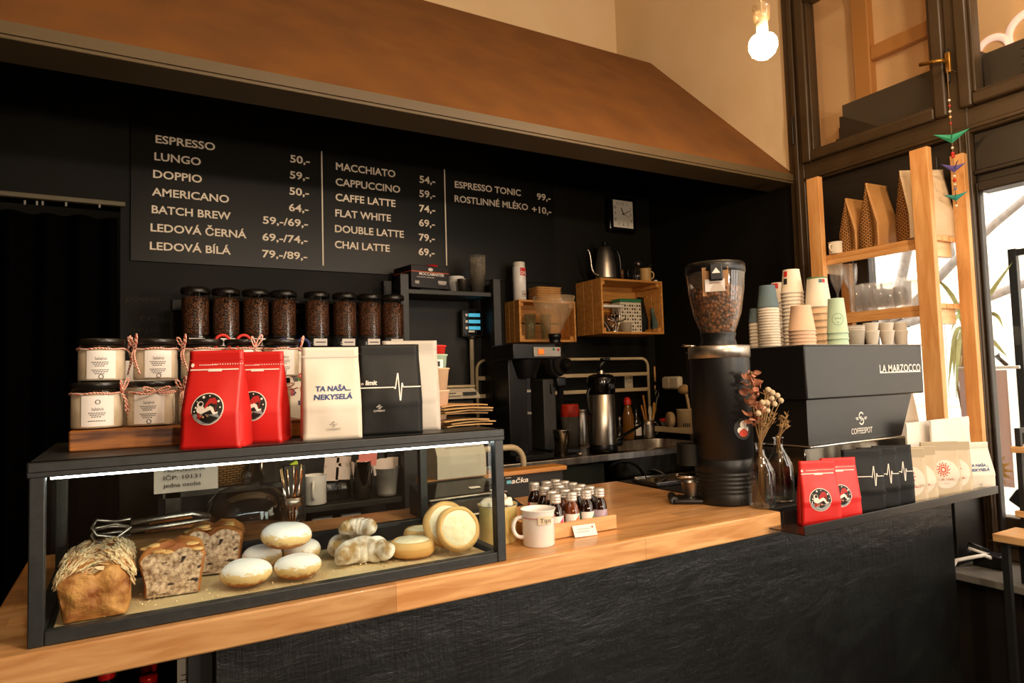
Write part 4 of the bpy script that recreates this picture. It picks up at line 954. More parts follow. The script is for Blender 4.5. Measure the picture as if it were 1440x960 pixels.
MB().box((0, .005, .108), (.2, .19, .014), .005).build('weighing_plate', mat('warm_plate', 'C9B48C', .35, .3), sc)
zt = pY(663, 440, 3.13).z-zs2
xd = pY(663, 465, 3.13).x-SX
MB().cyl((xd, .09, .05), (xd, .09, zt-.10), .011).cyl((xd, .09, zt-.13), (xd, .09, zt-.105), .018).build('pole', M_CREAMP, sc)
mb = MB().box((xd, .082, zt-.055), (.122, .03, .150), .012, seg=3); mb.lathe([(.015, -.14+zt), (.045, -.115+zt)], (xd, .085, 0), 16, sy=.4); mb.k = 1; mb.box((xd, .065, zt-.053), (.098, .004, .128), .002); mb.build('display_head', [mat('dark_grey_case', '2B2B2A', .4), mat('glossy_panel', '0D0F12', .15)], sc)
for k in range(3): MB().box((xd+.008, .0625, zt-.014-k*.034), (.066, .002, .018)).build('lcd_screen', bpy.data.materials.get('lcd_blue') or mat('lcd_blue', '3AA6C8', .3, emit='58C8E8', estr=.55), sc)
mb = MB()
for k in range(3): mb.box((xd-.037, .0622, zt-.014-k*.034), (.013, .002, .013))
mb.box((xd-.01, .0622, zt-.10), (.035, .002, .010)); mb.build('display_print', M_PAPER, sc)
# things on top of the shelf unit
zb = zsh+.001
q0 = pY(577, 400, 2.99); q1 = pY(635, 403, 2.99)
bx = thing('carton_box', 'black coffee maker carton on top of the shelf unit', 'box', (q0.x+.093, 3.075, zb+.0005), 0)
w_ = q1.x-q0.x
o = MB().box((0, 0, .055), (w_, .17, .11), .002).build('box_body', mat('carton_black', '17100D', .35), bx, rot=(0, 0, .16)); o.location.z = .012
MB().box((0, -.086, .079), (w_*.98, .001, .004)).box((-w_/2-.0006, 0, .079), (.001, .165, .004)).build('orange_band', mat('orange_band_print', 'C9501E', .5), o)
mb = MB(); mb.text('MOCCAMASTER', width=w_*.66, height=.014, fn=lambda x, z: Vector((-w_*.30+x, -.0875, .062+z)), bold=.02); mb.text('KM5 BURR GRINDER', width=w_*.45, height=.005, fn=lambda x, z: Vector((-w_*.36+x, -.0875, .05+z)))
mb.lathe([(0, 0), (.014, 0), (.014, .001)], (0, -.0865, .092), 20, Matrix.Rotation(pi/2, 4, 'X'), sy=.6); mb.build('box_lettering', M_PRINTW, o)
mb = MB(); mb.lathe([(0, .0), (.02, 0), (.026, .012), (.024, .02), (0, .02)], (w_*.30, -.088, .02), 20, sy=.08); mb.lathe([(0, 0), (.012, 0), (.012, .015), (0, .015)], (-w_*.36, -.088, .018), 16, sy=.08); mb.build('box_picture', mat('carafe_picture', 'B9B2A6', .4), o)
MB().box((.02, 0, .006), (.10, .12, .012)).build('riser', M_MATTEBLACK, bx)
q = pY(607, 366, 3.09); t = MB().lathe([(0, 0), (.034, 0), (.036, .006), (.032, .008), (.030, .02), (0, .022)], n=28).build('red_saucer', M_RED, None, (q.x, 3.09, zb+.1235)); tag(t, 'red silicone disc lying on the black carton', 'disc')
for (px_, Y, r0, r1, h, m, nm, lab) in [(641, 3.08, .026, .042, .068, M_WHITE, 'cup', 'white cup behind the steel tumbler on the shelf unit'), (651, 2.995, .021, .028, .066, M_STEEL, 'tumbler', 'small steel tumbler on the shelf unit')]:
    q = pY(px_, 410, Y); mb = MB(); cup_mesh(mb, r0, r1, h, .0015, .001); o = mb.build(nm, m, None, (q.x, Y, zb)); tag(o, lab, 'cup')
    if px_ == 641:
        o2 = MB(); cup_mesh(o2, r0, r1, h, .0015, .001); o2 = o2.build(nm, m, None, (q.x+.002, Y, zb+.022)); tag(o2, 'white cup stacked inside another white cup on the shelf unit', 'cup')
q = pY(672, 411, 3.03); M_CUPCLR = thin_glass('clear_cup_plastic', (.93, .92, .88), .07, .06, .10, 'E8DCC8')
for k in range(7):
    mb = MB().lathe([(0, .002), (.029, .002), (.0305, 0), (.043, .118), (.0455, .119), (.0455, .122)], n=28); o = mb.build('plastic_cup', M_CUPCLR, None, (q.x, 3.03, zb+k*.0125)); tag(o, 'clear plastic cup in the tall stack on the shelf unit', 'cup', 'clear plastic cups in one stack')
# ------------------------------------------------------------------ low black back shelf seen through the case
BY = 2.45
z1 = pY(327, 684, BY).z; z2 = pY(500, 706, BY).z
xa, xb, xc_, xd_ = pY(228, 700, BY).x, pY(400, 700, BY).x, pY(430, 700, BY).x, pY(590, 700, BY).x
bs = thing('back_shelf', 'low black shelving behind the counter seen through the display case', 'shelf', ((xa+xd_)/2, BY+.2, .45)); ox = (xa+xd_)/2
zr = z1-.45; zr2 = z2-.45
for x0, x1, zt_ in ((pY(232, 720, BY).x, pY(255, 720, BY).x, zr), (xb, xc_, 1.10-.45), (xd_-.06, xd_, 1.12-.45)): MB().box(((x0+x1)/2-ox, -.18, zt_/2), (x1-x0, .04, zt_), .002).build('post', M_UNIT, bs)
MB().box(((xa+xb)/2-ox, 0, zr-.01), (xb-xa, .4, .02), .002).build('shelf_board', M_UNIT, bs)
MB().box(((xc_+xd_)/2-ox-.03, 0, zr2-.0125), (xd_-xc_-.06, .36, .022), .002).build('shelf_board', M_UNIT, bs)
MB().box(((xa+xd_)/2-ox, 0, .23), (xd_-xa, .4, .02), .002).build('shelf_board', M_UNIT, bs)
MB().box(((xa+xd_)/2-ox, .21, .33), (xd_-xa, .012, .66), .001).build('back_panel', M_MATTEBLACK, bs)
# wicker basket, steel pot, paper sheet, green toy on the upper board
q = pY(320, 686, BY+.1); wk = thing('wicker_basket', 'brown wicker basket on the low shelving behind the case', 'basket', (q.x-.045, BY+.10, z1+.0015))
m, nt, b = new_mat('woven_wicker'); M_WICKER = m
tc = nt.nodes.new('ShaderNodeTexCoord'); ck_ = nt.nodes.new('ShaderNodeTexBrick'); ck_.inputs['Scale'].default_value = 1; ck_.inputs['Brick Width'].default_value = .022; ck_.inputs['Row Height'].default_value = .008; ck_.inputs['Mortar Size'].default_value = .0015
ck_.inputs['Color1'].default_value = lin('8A6438'); ck_.inputs['Color2'].default_value = lin('A67D4A'); ck_.inputs['Mortar'].default_value = lin('2C1B0C')
mp = nt.nodes.new('ShaderNodeMapping'); mp.inputs['Rotation'].default_value = (pi/2, 0, 0); nt.links.new(tc.outputs['Object'], mp.inputs[0]); nt.links.new(mp.outputs[0], ck_.inputs['Vector']); nt.links.new(ck_.outputs[0], b.inputs['Base Color']); b.inputs['Roughness'].default_value = .7
MB().lathe([(0, 0), (.10, 0), (.13, .10), (.135, .105), (.128, .11), (.095, .01), (0, .01)], n=40, sy=.75).build('basket_weave', M_WICKER, wk)
q = pY(390, 678, BY+.08); t = thing('steel_pot', 'brushed steel pot on the low shelving right of the wicker basket', 'pot', (q.x-.050, BY+.02, z1+.0015), -1.9); MB().lathe([(0, 0), (.048, 0), (.05, .005), (.05, .11), (.053, .112), (.05, .114), (.047, .11), (.047, .01), (0, .01)], n=32).build('pot_body', M_STEEL, t); MB().tube(bez((.05, 0, .09), (.09, 0, .09), (.09, 0, .03), (.05, 0, .03)), .005).build('handle', M_STEEL, t)
q = pY(262, 688, BY+.02); q2 = pY(225, 660, BY+.02)
t = MB(); t.grid(lambda u, v: Vector(((u-.5)*.19, .006*sin(v*3), v*.088)), 6, 6); t.k = 1
for s, zz, ww, xx in (('PROVOZOVNA', .066, .12, -.065), ('IČP: 10131', .042, .11, -.068), ('jedna osoba', .018, .11, -.068)): t.text(s, width=ww, height=.013, fn=lambda x, z: Vector((xx+x, -.002, zz+z)), bold=.01)
o = t.build('paper_sheet', [mat('grey_paper', 'B8B8B4', .8), M_PRINT], None, (q.x, BY+.0, z1)); tag(o, 'printed paper sheet standing on the low shelving, left of the basket', 'paper')
q = pY(412, 668, BY+.02); t = MB(); t.prism([(0, 0), (.05, .0), (.05, .06), (.045, .066), (.025, .055), (.008, .03)], .02); t.k = 1; t.lathe([(0, 0), (.005, 0), (.005, .001)], (.034, -.0005, .045), 12, Matrix.Rotation(pi/2, 4, 'X')); o = t.build('toy_bird', [mat('lime_green', 'B4D02C', .5), M_PRINT], None, (q.x-.03, BY+.03, z1)); tag(o, 'flat lime green bird figure on the low shelving beside the steel pot', 'figure')
# mug, card holders on the lower board
def mug(name, lab, loc, r, h, m, rim=None, hx=-1, rz=0, cat='mug', ins=None):
    t = thing(name, lab, cat, loc, rz)
    MB().lathe([(0, 0), (r*.9, 0), (r*.96, .003), (r*.97, h*.9), (r*1.06, h*.985), (r*1.07, h), (r*1.03, h), (r*.93, h*.9), (r*.92, .006), (0, .006)], n=40).build('mug_body', m, t)
    MB().tube(bez((hx*r*.95, 0, h*.78), (hx*r*1.75, 0, h*.86), (hx*r*1.75, 0, h*.2), (hx*r*.95, 0, h*.24), 16), r*.12, 10, rf=lambda t_: 1).build('handle', m, t)
    if rim: MB().lathe([(r*1.06, h*.99), (r*1.085, h*.996), (r*1.075, h*1.004), (r*1.03, h*1.001)], n=40, close=True).build('rim', rim, t)
    return t
q = pY(441, 707, BY+.03); mug('enamel_mug', 'white enamel mug on the low shelving, seen through the case', (q.x+.012, BY+.06, z2+.002), .043, .105, M_WHITE, hx=-1, rz=1.25)
M_FOILBAG = mat('dark_foil_bag', '1A1714', .25, .2); M_CARD = mat('pinkish_card', 'DCC8BE', .8)
for k, (px_, lab) in enumerate([(471, 'dark foil bag with paper cards on the low shelving, left one'), (488, 'dark foil bag with paper cards on the low shelving, right one')]):
    q = pY(px_, 705, BY+.05); pouch(lab, (q.x, BY+.11, z2+.002), 0, .056, .10, .03, M_FOILBAG, None, 'dark foil bags', 'foil_bag', 'bag', seed=20+k)
    for j, (dx, dz, a) in enumerate(((-.008, .10, .08), (.01, .112, -.06), (.0, .135, .12))):
        o = MB().box((0, 0, .022), (.055, .001, .05)).build('paper_card', M_CARD, None, (q.x+dx, BY+.075+.012*j, z2+dz-.02), (0, a, 0)); tag(o, 'pinkish paper card sticking out of the dark foil bags', 'card', 'paper cards in the foil bags')
q = pY(511, 702, BY+.05); t = thing('shaker', 'tall steel shaker on the low shelving right of the foil bags', 'shaker', (q.x, BY+.06, z2+.002)); MB().lathe([(0, 0), (.032, 0), (.042, .14), (.044, .142), (.040, .14), (.03, .006), (0, .006)], n=32).build('shaker_body', M_CHROME, t)
q = pY(545, 695, BY+.05); t = thing('flower_pot', 'grey metal pot with paper slips on the low shelving', 'pot', (q.x, BY+.06, z2+.002)); MB().lathe([(0, 0), (.036, 0), (.038, .012), (.037, .014), (.047, .105), (.05, .107), (.046, .105), (.036, .01), (0, .01)], n=32).build('pot_body', mat('grey_zinc', '8E8B84', .45, .3), t)
for j in range(4):
    o = MB().box((0, 0, .03), (.045, .001, .06)).build('paper_slip', M_CARD, None, (q.x-.03+.02*j, BY+.05+.008*j, z2+.085), (0, random.uniform(-.15, .15), 0)); tag(o, 'paper slip sticking out of the grey metal pot', 'card', 'paper slips in the grey pot')
q = pY(520, 660, BY); o = MB().box((0, 0, .035), (.07, .001, .07)).build('price_card', mat('coral_card', 'E88478', .6), None, (q.x, BY+.03, z2+.128), (0, .1, 0)); tag(o, 'coral red card standing above the steel shaker', 'card')
for k, (px_, lab) in enumerate([(464, 'silver coffee bag lying under the low shelving, left one'), (506, 'silver coffee bag lying under the low shelving, right one')]):
    q = pY(px_, 740, BY-.02); pouch(lab, (q.x, BY+.03, .712), 0, .085, .19, .06, M_BAGGREY, None, 'silver bags under the shelving', lean=-.35, seed=30+k)
# ------------------------------------------------------------------ things on the worktop behind the case
q = pY(364, 750, 1.80)
cdm = thing('cake_dome', 'clear glass cake dome with knob behind the display case', 'cake dome', (q.x-.022, 1.832, 1.0))
MB().lathe([(.098, .022), (.099, .06), (.09, .10), (.066, .125), (.03, .136), (.008, .138), (.007, .146), (.014, .152), (.015, .162), (.008, .169), (0, .170)], n=48).build('dome', thin_glass('dome_glass', (.96, .96, .96), .08, .02, edge=.8), cdm)
MB().lathe([(0, 0), (.11, 0), (.115, .016), (.115, .02), (0, .02)], n=48).build('cake_board', wood('dome_board', '7A4E26', 'A67440', 'X', 8), cdm)
q = pY(407, 745, 1.895)-Vector((.055, 0, 0)); sj = thing('straw_jar', 'glass jar holding metal straws behind the display case', 'jar', (q.x+.062, 1.900, 1.0))
MB().lathe([(0, 0), (.03, 0), (.031, .004), (.031, .055), (.027, .06)], n=28).build('glass', M_GLASS, sj); MB().lathe([(.029, .056), (.0315, .057), (.0315, .078), (.028, .08)], n=28).build('band', M_STEEL, sj)
for k in range(9):
    a = k*2.4; mb = MB().tube([(.008*cos(a), .008*sin(a), .006), (.03*cos(a), .022*sin(a), (.150+.008*(k % 3)))], .0026, 8); o = mb.build('metal_straw', M_CHROME if k % 3 else mat('copper_straw_%d' % k, 'B06A3C', .2, 1), None, (q.x+.062, 1.900, 1.0)); tag(o, 'metal straw standing in the glass jar behind the case', 'straw', 'straws in the jar')
q = foot(280, 752, 1.0, .05); o = MB().blob((0, 0, .04), (.055, .045, .04), 4, .006, 18, lambda p: Vector((p.x, p.y, math.copysign(abs(p.z)**.7, p.z)))).build('bread_roll', M_CRUST2, None, (.085, 1.83, 1.0)); tag(o, 'dark baked roll on the worktop behind the case, left of the cake dome', 'bread')
# ------------------------------------------------------------------ back counter with sink
SZ = 1.0; SY0 = 2.62
sk = thing('back_counter', 'steel topped back counter with inset sink under the crates', 'counter', (2.05, 2.91, 0))
XA, XB = 1.30, 2.885; RX0, RX1, RY0, RY1 = 2.16, 2.80, 2.70, 3.10
M_STEELTOP = mat('worn_steel_top', '8E8678', .25, 1, '7A7266', 18)
mb = MB()
def slab(x0, x1, y0, y1): mb.box(((x0+x1)/2-2.05, (y0+y1)/2-2.91, SZ-.0135), (x1-x0, y1-y0, .024), .002)
slab(XA, RX0, SY0, YB-.005); slab(RX1, XB, SY0, YB-.005); slab(RX0, RX1, SY0, RY0); slab(RX0, RX1, RY1, YB-.005)
mb.build('steel_top', M_STEELTOP, sk)
def basin(u, v):
    a = 2*pi*u; n = 5; cx = abs(cos(a))**(2/n)*(1 if cos(a) > 0 else -1); sy = abs(sin(a))**(2/n)*(1 if sin(a) > 0 else -1)
    t = min(v*1.25, 1); k = 1-.10*t if v < .8 else .9*(1-(v-.8)/.2)
    z = -.15*min(v/.8, 1)
    return Vector(((RX0+RX1)/2-2.05+cx*(RX1-RX0)/2*k, (RY0+RY1)/2-2.91+sy*(RY1-RY0)/2*k, SZ-.002+z))
MB().grid(basin, 48, 10, closeu=True).build('sink_basin', M_STEEL, sk)
MB().lathe([(.0, 0)]+[(.001, 0)], n=3) if False else None
mb = MB(); mb.tube([Vector((RX0-2.05+.02, RY1-2.91-.0, SZ+.004)), Vector((RX0-2.05+.06, RY1-2.91+.03, SZ+.018)), Vector(((RX0+RX1)/2-2.05, RY1-2.91+.04, SZ+.024)), Vector((RX1-2.05-.05, RY1-2.91+.03, SZ+.018))], .006, 8); mb.bm.free()
MB().box((0, -.287, SZ-.016), (XB-XA, .008, .034), .003).build('front_edge', M_STEEL, sk)
M_DGREEN = mat('dark_green_panel', '1D221D', .5, 0, '23281F', 6)
MB().box((-.42, .01, .485), (.8, .54, .97)).build('cabinet', M_DGREEN, sk); MB().box((.78, .01, .42), (.08, .54, .8)).build('cabinet_side', M_DGREEN, sk)
mb = MB(); mb.tube(bez((.02, -.25, .93), (.08, -.30, 1.0), (.25, -.30, .95), (.27, -.25, .7)), .009); mb.build('hose', M_MATTEBLACK, sk)
# ------------------------------------------------------------------ batch brewer
q0 = pY(708, 560, 2.80); q1 = pY(757, 560, 2.80)
bx_ = (q0.x+q1.x)/2; bw = (q1.x-q0.x)
zt = pY(735, 484, 2.80).z-SZ
br = thing('coffee_brewer', 'tall black batch coffee brewer with orange rocker switch', 'coffee machine', (bx_, 2.80, SZ))
MB().box((0, 0, .012), (bw*1.08, .24, .024), .004).build('base', M_BLACKPLASTIC, br)
MB().box((-bw*.2, .03, zt*.45), (bw*.52, .14, zt*.86), .004).box((bw*.33, .08, zt*.45), (bw*.3, .04, zt*.86), .003).build('column', M_BLACKPLASTIC, br)
MB().box((bw*.08, -.005, zt-.04), (bw*1.22, .22, .075), .006).build('head', M_BLACKPLASTIC, br)
h_ = MB().box((0, 0, 0), (.155, .006, .048), .003).build('control_panel', mat('silver_panel', 'A39C90', .35, .6), br, (bw*.42, -.119, zt-.043))
MB().box((-.038, -.005, .0), (.032, .008, .026), .003).build('rocker_switch', mat('orange_switch', 'E8701A', .3, emit='F07818', estr=.5), h_)
for x, z, nm, cl in ((.036, .012, 'green_light', '1E7A50'), (.062, .010, 'red_light', 'C02A20')): MB().lathe([(0, .004), (.005, .004), (.007, 0)], (x, -.003, z), 16, Matrix.Rotation(pi/2, 4, 'X')).build(nm, mat(nm, cl, .3), h_)
MB().lathe([(.05, -.09), (.075, -.02), (.08, 0)], (bw*.05, -.03, zt-.078), 28).lathe([(0, -.09), (.05, -.09)], (bw*.05, -.03, zt-.078), 28).build('brew_basket', M_BLACKPLASTIC, br)
MB().box((bw*.38, .055, zt*.38), (.03, .01, .016), .003).box((bw*.38, .055, zt*.58), (.03, .01, .016), .003).build('steel_clip', M_STEEL, br)
# ------------------------------------------------------------------ filter grinder with clear hopper
q = pY(784, 511, 2.86); hz = q.z-SZ; sx_ = mpp(q)
gr = thing('filter_grinder', 'black filter coffee grinder with clear cone hopper under the left crate', 'coffee grinder', (q.x, 2.90, SZ))
hx = pY(783, 470, 2.88).x-q.x
z_a = pY(783, 417, 2.88).z-SZ; z_b = pY(783, 470, 2.88).z-SZ; z_c = pY(783, 492, 2.88).z-SZ
MB().lathe([(.022, z_b), (.03, z_b+.004), (.105, z_a-.05), (.112, z_a), (.108, z_a)], (hx, 0, 0), 40).build('hopper', thin_glass('smoky_hopper', (.97, .92, .84), .10, .04, .22, 'F0D0A4'), gr)
MB().lathe([(.036, z_c-.03), (.036, z_c+.03), (.03, z_c+.03), (.03, z_b-.02), (.034, z_b-.018), (.034, z_b+.004), (0, z_b+.004)], (hx, 0, 0), 28).build('neck', M_BLACKPLASTIC, gr)
RM = Matrix.Rotation(-.45, 4, 'Z')
fdir = Vector((.28, -.96, 0)).normalized()
o0 = Vector((0, -.01, hz))
mb = MB(); mb.cyl(o0+fdir*-.17, o0+fdir*.0, .075, n=36); mb.build('motor_body', M_BLACKPLASTIC, gr)
mb = MB(); mb.cyl(o0+fdir*0, o0+fdir*.03, .068, n=36); mb.cyl(o0+fdir*.03, o0+fdir*.05, .055, n=36)
for k in range(24):
    a = k*2*pi/24; u_ = Vector((-fdir.y, fdir.x, 0)); P = o0+fdir*.03+(u_*cos(a)+Vector((0, 0, 1))*sin(a))*.061; mb.box(P, (.003, .003, .006))
mb.build('grind_dial', mat('dial_black', '1E1D1B', .4), gr)
mb = MB(); c2 = o0+fdir*.05+Vector((.012, 0, -.005)); mb.cyl(c2, c2+fdir*.03, .030, n=28); mb.build('dial_knob', M_BLACKPLASTIC, gr); mb = MB(); mb.cyl(c2+fdir*.03, c2+fdir*.036, .008, n=16); mb.build('knob_screw', M_CHROME, gr)
mb = MB(); mb.box((0, -.045, hz-.095), (.06, .06, .05), .008); mb.cyl((.005, -.05, hz-.11), (.005, -.05, hz-.20), .017); mb.box((-.045, -.04, hz-.13), (.012, .02, .05), .003); mb.build('spout', M_BLACKPLASTIC, gr)
MB().box((-.055, .03, hz/2-.04), (.075, .14, hz-.08), .004).build('stand_column', mat('charcoal_column', '35342F', .5), gr)
MB().box((-.02, -.03, .012), (.17, .20, .024), .006).build('foot', M_BLACKPLASTIC, gr)
# ------------------------------------------------------------------ airpot
q = foot(849, 637, SZ, .07); P_ = mpp(q)
z_ = lambda y: pY(849, y, q.y).z-SZ
ap = thing('airpot', 'brushed steel airpot with black pump lid on the back counter', 'airpot', (q.x, q.y, SZ))
R = .068
MB().lathe([(0, 0), (R*1.04, 0), (R*1.06, .02), (R*1.0, .035), (R*.98, .04)], n=40).build('base_ring', M_BLACKPLASTIC, ap)
zt2 = z_(553)
MB().lathe([(R*.98, .035), (R*.98, zt2), (R*.9, zt2+.004)], n=48).build('steel_body', mat('airpot_steel', 'DDD4C6', .32, 1, 'B7AFA3', 14, stretch=(1, 1, .02)), ap)
zz = z_(527)
MB().lathe([(R*.99, zt2-.004), (R*1.04, zt2+.01), (R*1.05, zz-.02), (R*.9, zz-.002), (R*.55, zz+.006), (0, zz+.008)], n=40).build('pump_lid', mat('gloss_black_lid', '0F0E0D', .15), ap)
MB().box((0, -R*.9, zt2+.035), (.045, .06, .04), .01).build('pour_spout', M_BLACKPLASTIC, ap)
MB().lathe([(.02, zz), (.016, zz+.02), (.014, zz+.024)], n=20).build('lid_collar', M_STEEL, ap)
MB().tube([(-.01, 0, zz+.02), (0.0, 0, zz+.05), (.02, -.01, zz+.075)], .012, 10).box((.022, -.012, zz+.08), (.05, .03, .016), .006).build('pump_lever', M_BLACKPLASTIC, ap)
MB().tube(bez((-R, 0, zt2+.03), (-R-.03, 0, zt2+.02), (-R-.035, 0, zt2-.07), (-R-.004, 0, zt2-.1)), .008).build('carry_handle', M_BLACKPLASTIC, ap)
# tumbler, keep-cup, steel can between brewer and airpot
q = foot(783, 641, SZ, .03); t = MB(); t.lathe([(0, 0), (.030, 0), (.042, .125), (.044, .127), (.041, .126), (.029, .005), (0, .005)], n=36); o = t.build('tumbler', M_CHROME, None, (q.x+.006, q.y-.036, SZ)); tag(o, 'polished steel mixing tumbler standing on the back counter edge', 'tumbler')
q = foot(803, 629, SZ, .035); kc = thing('travel_cup', 'grey reusable travel cup with red lid on the back counter', 'cup', (q.x, q.y, SZ)); hk = pY(803, 568, q.y).z-SZ
MB().lathe([(0, 0), (.038, 0), (.052, hk*.72), (.048, hk*.72), (.03, .006), (0, .006)], n=36).build('cup_body', mat('warm_grey_cup', '5C564B', .6), kc); MB().lathe([(.05, hk*.70), (.053, hk*.72), (.053, hk*.86), (.051, hk*.88), (.049, hk*.97), (.045, hk), (0, hk)], n=36).build('cup_cap', mat('red_silicone', 'D6341C', .5), kc)
q = foot(822, 628, SZ, .03); o = MB(); o.lathe([(0, 0), (.035, 0), (.037, .01), (.037, .17), (.03, .18), (.034, .19), (.034, .2), (0, .2)], n=32); o = o.build('steel_canister', M_STEEL, None, (q.x+.022, q.y+.055, SZ)); tag(o, 'slim steel canister half hidden behind the airpot', 'canister')
# bottles, jug with tools at the back of the sink
M_OIL = mat('amber_bottle', '7A5020', .12, coat=.4)
q = pY(884, 613, 3.14); bt = thing('bottle', 'amber squeeze bottle with red cap behind the sink', 'bottle', (q.x, 3.14, SZ)); h = pY(884, 558, 3.14).z-SZ
MB().lathe([(0, 0), (.034, 0), (.036, .01), (.035, h*.55), (.024, h*.72), (.018, h*.8), (.018, h*.86)], n=28).build('bottle_body', M_OIL, bt); MB().lathe([(.022, h*.82), (.023, h*.92), (.012, h*.99), (0, h)], n=20).build('cap', M_RED, bt)
q = pY(897, 613, 3.14); bt = thing('bottle', 'dark bottle with white label behind the sink', 'bottle', (q.x, 3.15, SZ)); h = pY(895, 571, 3.14).z-SZ
MB().lathe([(0, 0), (.028, 0), (.03, .01), (.03, h*.5), (.016, h*.7), (.012, h*.78), (.012, h), (0, h)], n=24).build('bottle_body', M_BOTTLE, bt); MB().grid(lambda u, v: Vector((.0305*cos(-2.4+u*1.6), .0305*sin(-2.4+u*1.6), .02+v*h*.34)), 8, 1).build('bottle_label', M_PAPER, bt)
q = pY(872, 612, 3.13); bt = thing('bottle', 'small clear bottle beside the airpot', 'bottle', (q.x, 3.13, SZ)); MB().lathe([(0, 0), (.018, 0), (.019, .07), (.008, .1), (.008, .13), (0, .13)], n=20).build('bottle_body', M_PLASTIC, bt); MB().lathe([(.01, .12), (.01, .14), (0, .14)], n=16).build('cap', M_STEEL, bt)
q = pY(913, 614, 3.13); jg = thing('milk_jug', 'steel milk jug holding brushes and spoons behind the sink', 'jug', (q.x-.01, 3.125, SZ)); hj = pY(913, 590, 3.13).z-SZ
MB().lathe([(0, 0), (.042, 0), (.044, .006), (.036, hj*.75), (.038, hj), (.035, hj), (.034, hj*.75), (.04, .01), (0, .01)], n=32).build('jug_body', M_STEEL, jg); MB().tube(bez((.04, -.01, hj*.85), (.075, -.02, hj*.9), (.075, -.02, hj*.2), (.044, -.01, hj*.15)), .005).build('handle', M_STEEL, jg)
jx_, jy_ = q.x, 3.125
for k, (dx, dy, L, rr, cl, nm, lab, hd_) in enumerate([(-.022, 0, .19, .007, 'B0752E', 'brush', 'thin wooden brush handle leaning left in the steel milk jug', None), (-.012, .01, .25, .008, 'A8702C', 'brush', 'longer wooden brush handle in the steel milk jug', None), (.004, .008, .25, .004, '16140F', 'stirrer', 'black stirring rod in the steel milk jug', None), (.0, -.012, .15, .011, 'D8CDB4', 'spatula', 'cream spatula in the steel milk jug', 1), (.018, 0, .17, .011, 'B98A3E', 'wooden_spoon', 'wooden spoon in the steel milk jug', 1), (.03, .006, .23, .004, '8A8478', 'whisk', 'thin wire whisk leaning right in the steel milk jug', 2)]):
    t = thing(nm, lab, 'utensil', (jx_, jy_, SZ+.011)); top = Vector((dx*2.6, dy, L)); b0 = Vector((dx*.4, dy*.4, 0))
    MB().tube([b0, b0.lerp(top, .5), top], rr*.8, 10).build('handle', mat('utensil_%d' % k, cl, .5), t)
    if hd_ == 1: MB().blob(top, (rr*1.4, rr*.6, .035), 2).build('blade', bpy.data.materials['utensil_%d' % k], t)
    if hd_ == 2: MB().tube([top+Vector((.012*cos(a), 0, .022+.022*sin(a))) for a in [i*2*pi/20 for i in range(20)]], .0022, 6, closed=True).build('loop', M_STEEL, t)
# black ladle handle across the sink
q0 = pY(865, 622, 2.95); q1 = pY(905, 592, 2.98); lp = thing('ladle', 'black handled pan lying across the sink edge', 'pan', (0, 0, 0)); MB().tube([Vector((q0.x, 2.95, SZ+.02)), Vector((q0.x+.05, 2.96, SZ+.04)), Vector((q1.x, 3.0, SZ+.095))], .009, 10).build('handle', M_BLACKPLASTIC, lp); MB().lathe([(0, 0), (.05, 0), (.06, .03), (.057, .03), (.048, .004), (0, .004)], (q0.x-.03, 2.93, SZ+.001), 28).build('pan_body', M_MATTEBLACK, lp)
q = pY(815, 636, 2.70); o = MB().lathe([(0, 0), (.014, 0), (.014, .008), (.006, .014), (0, .014)], n=20).build('tea_light', M_STEEL, None, (q.x, 2.70, SZ)); tag(o, 'tiny steel cap lying on the back counter before the airpot', 'cap')
# ------------------------------------------------------------------ wall rail rack, sockets
RYY = 3.13
M_RAIL = mat('cream_rail', 'C9B48E', .45)
rk = thing('wall_rack', 'cream tubular rack with three bars on the back wall above the sink', 'rack', (2.3, 3.19, 1.3))
def rp(px_, py_): p = pY(px_, py_, RYY); return p-Vector((2.3, 3.19, 1.3))
zt_ = (rp(850, 504.5).z); zm = rp(850, 527).z; zl_ = rp(850, 549.5).z; xr_ = rp(912, 540).x; xl_ = rp(671, 540).x; zb_ = rp(912, 592).z
mb = MB(); y = -.06
mb.tube([(xl_, y, zb_), (xl_, y, zt_-.06)]+[Vector((xl_+.05-.05*cos(a), y, zt_-.05+.05*sin(a))) for a in [k*pi/2/6 for k in range(1, 7)]]+[Vector((xr_-.05+.05*sin(a), y, zt_-.05+.05*cos(a))) for a in [k*pi/2/6 for k in range(7)]]+[Vector((xr_, y, zb_))], .0085, 10)
mb.build('outer_tube', M_RAIL, rk)
for z in (zm, zl_): MB().box(((xl_+xr_)/2, y, z), (xr_-xl_-.012, .014, .022), .004).build('cross_bar', M_RAIL, rk)
for x in (xl_+.1, xr_-.1): MB().cyl((x, y, zm), (x, -.001, zm), .006).build('wall_bracket', M_RAIL, rk)
q = pY(883, 538, BW); so = thing('wall_socket', 'double wall socket behind the cream rack', 'socket', (q.x, BW, q.z))
MB().box((0, -.006, 0), (.062, .012, .10), .004).build('plate', M_CREAMP, so)
for z in (.024, -.024): MB().lathe([(.022, -.001), (.020, 0), (.018, .006), (0, .007)], (0, -.0125, z), 24, Matrix.Rotation(-pi/2, 4, 'X')).lathe([(0, .0), (.003, 0), (.003, .001)], (-.008, -.0135, z), 8, Matrix.Rotation(pi/2, 4, 'X')).lathe([(0, .0), (.003, 0), (.003, .001)], (.008, -.0135, z), 8, Matrix.Rotation(pi/2, 4, 'X')).build('outlet', mat('outlet_cream', 'B5A684', .5) if z > 0 else bpy.data.materials['outlet_cream'], so)
q = pX(949, 538, XR-.002); so = thing('socket_box', 'cream surface mounted double socket box on the end wall', 'socket', (XR-.001, q.y, q.z))
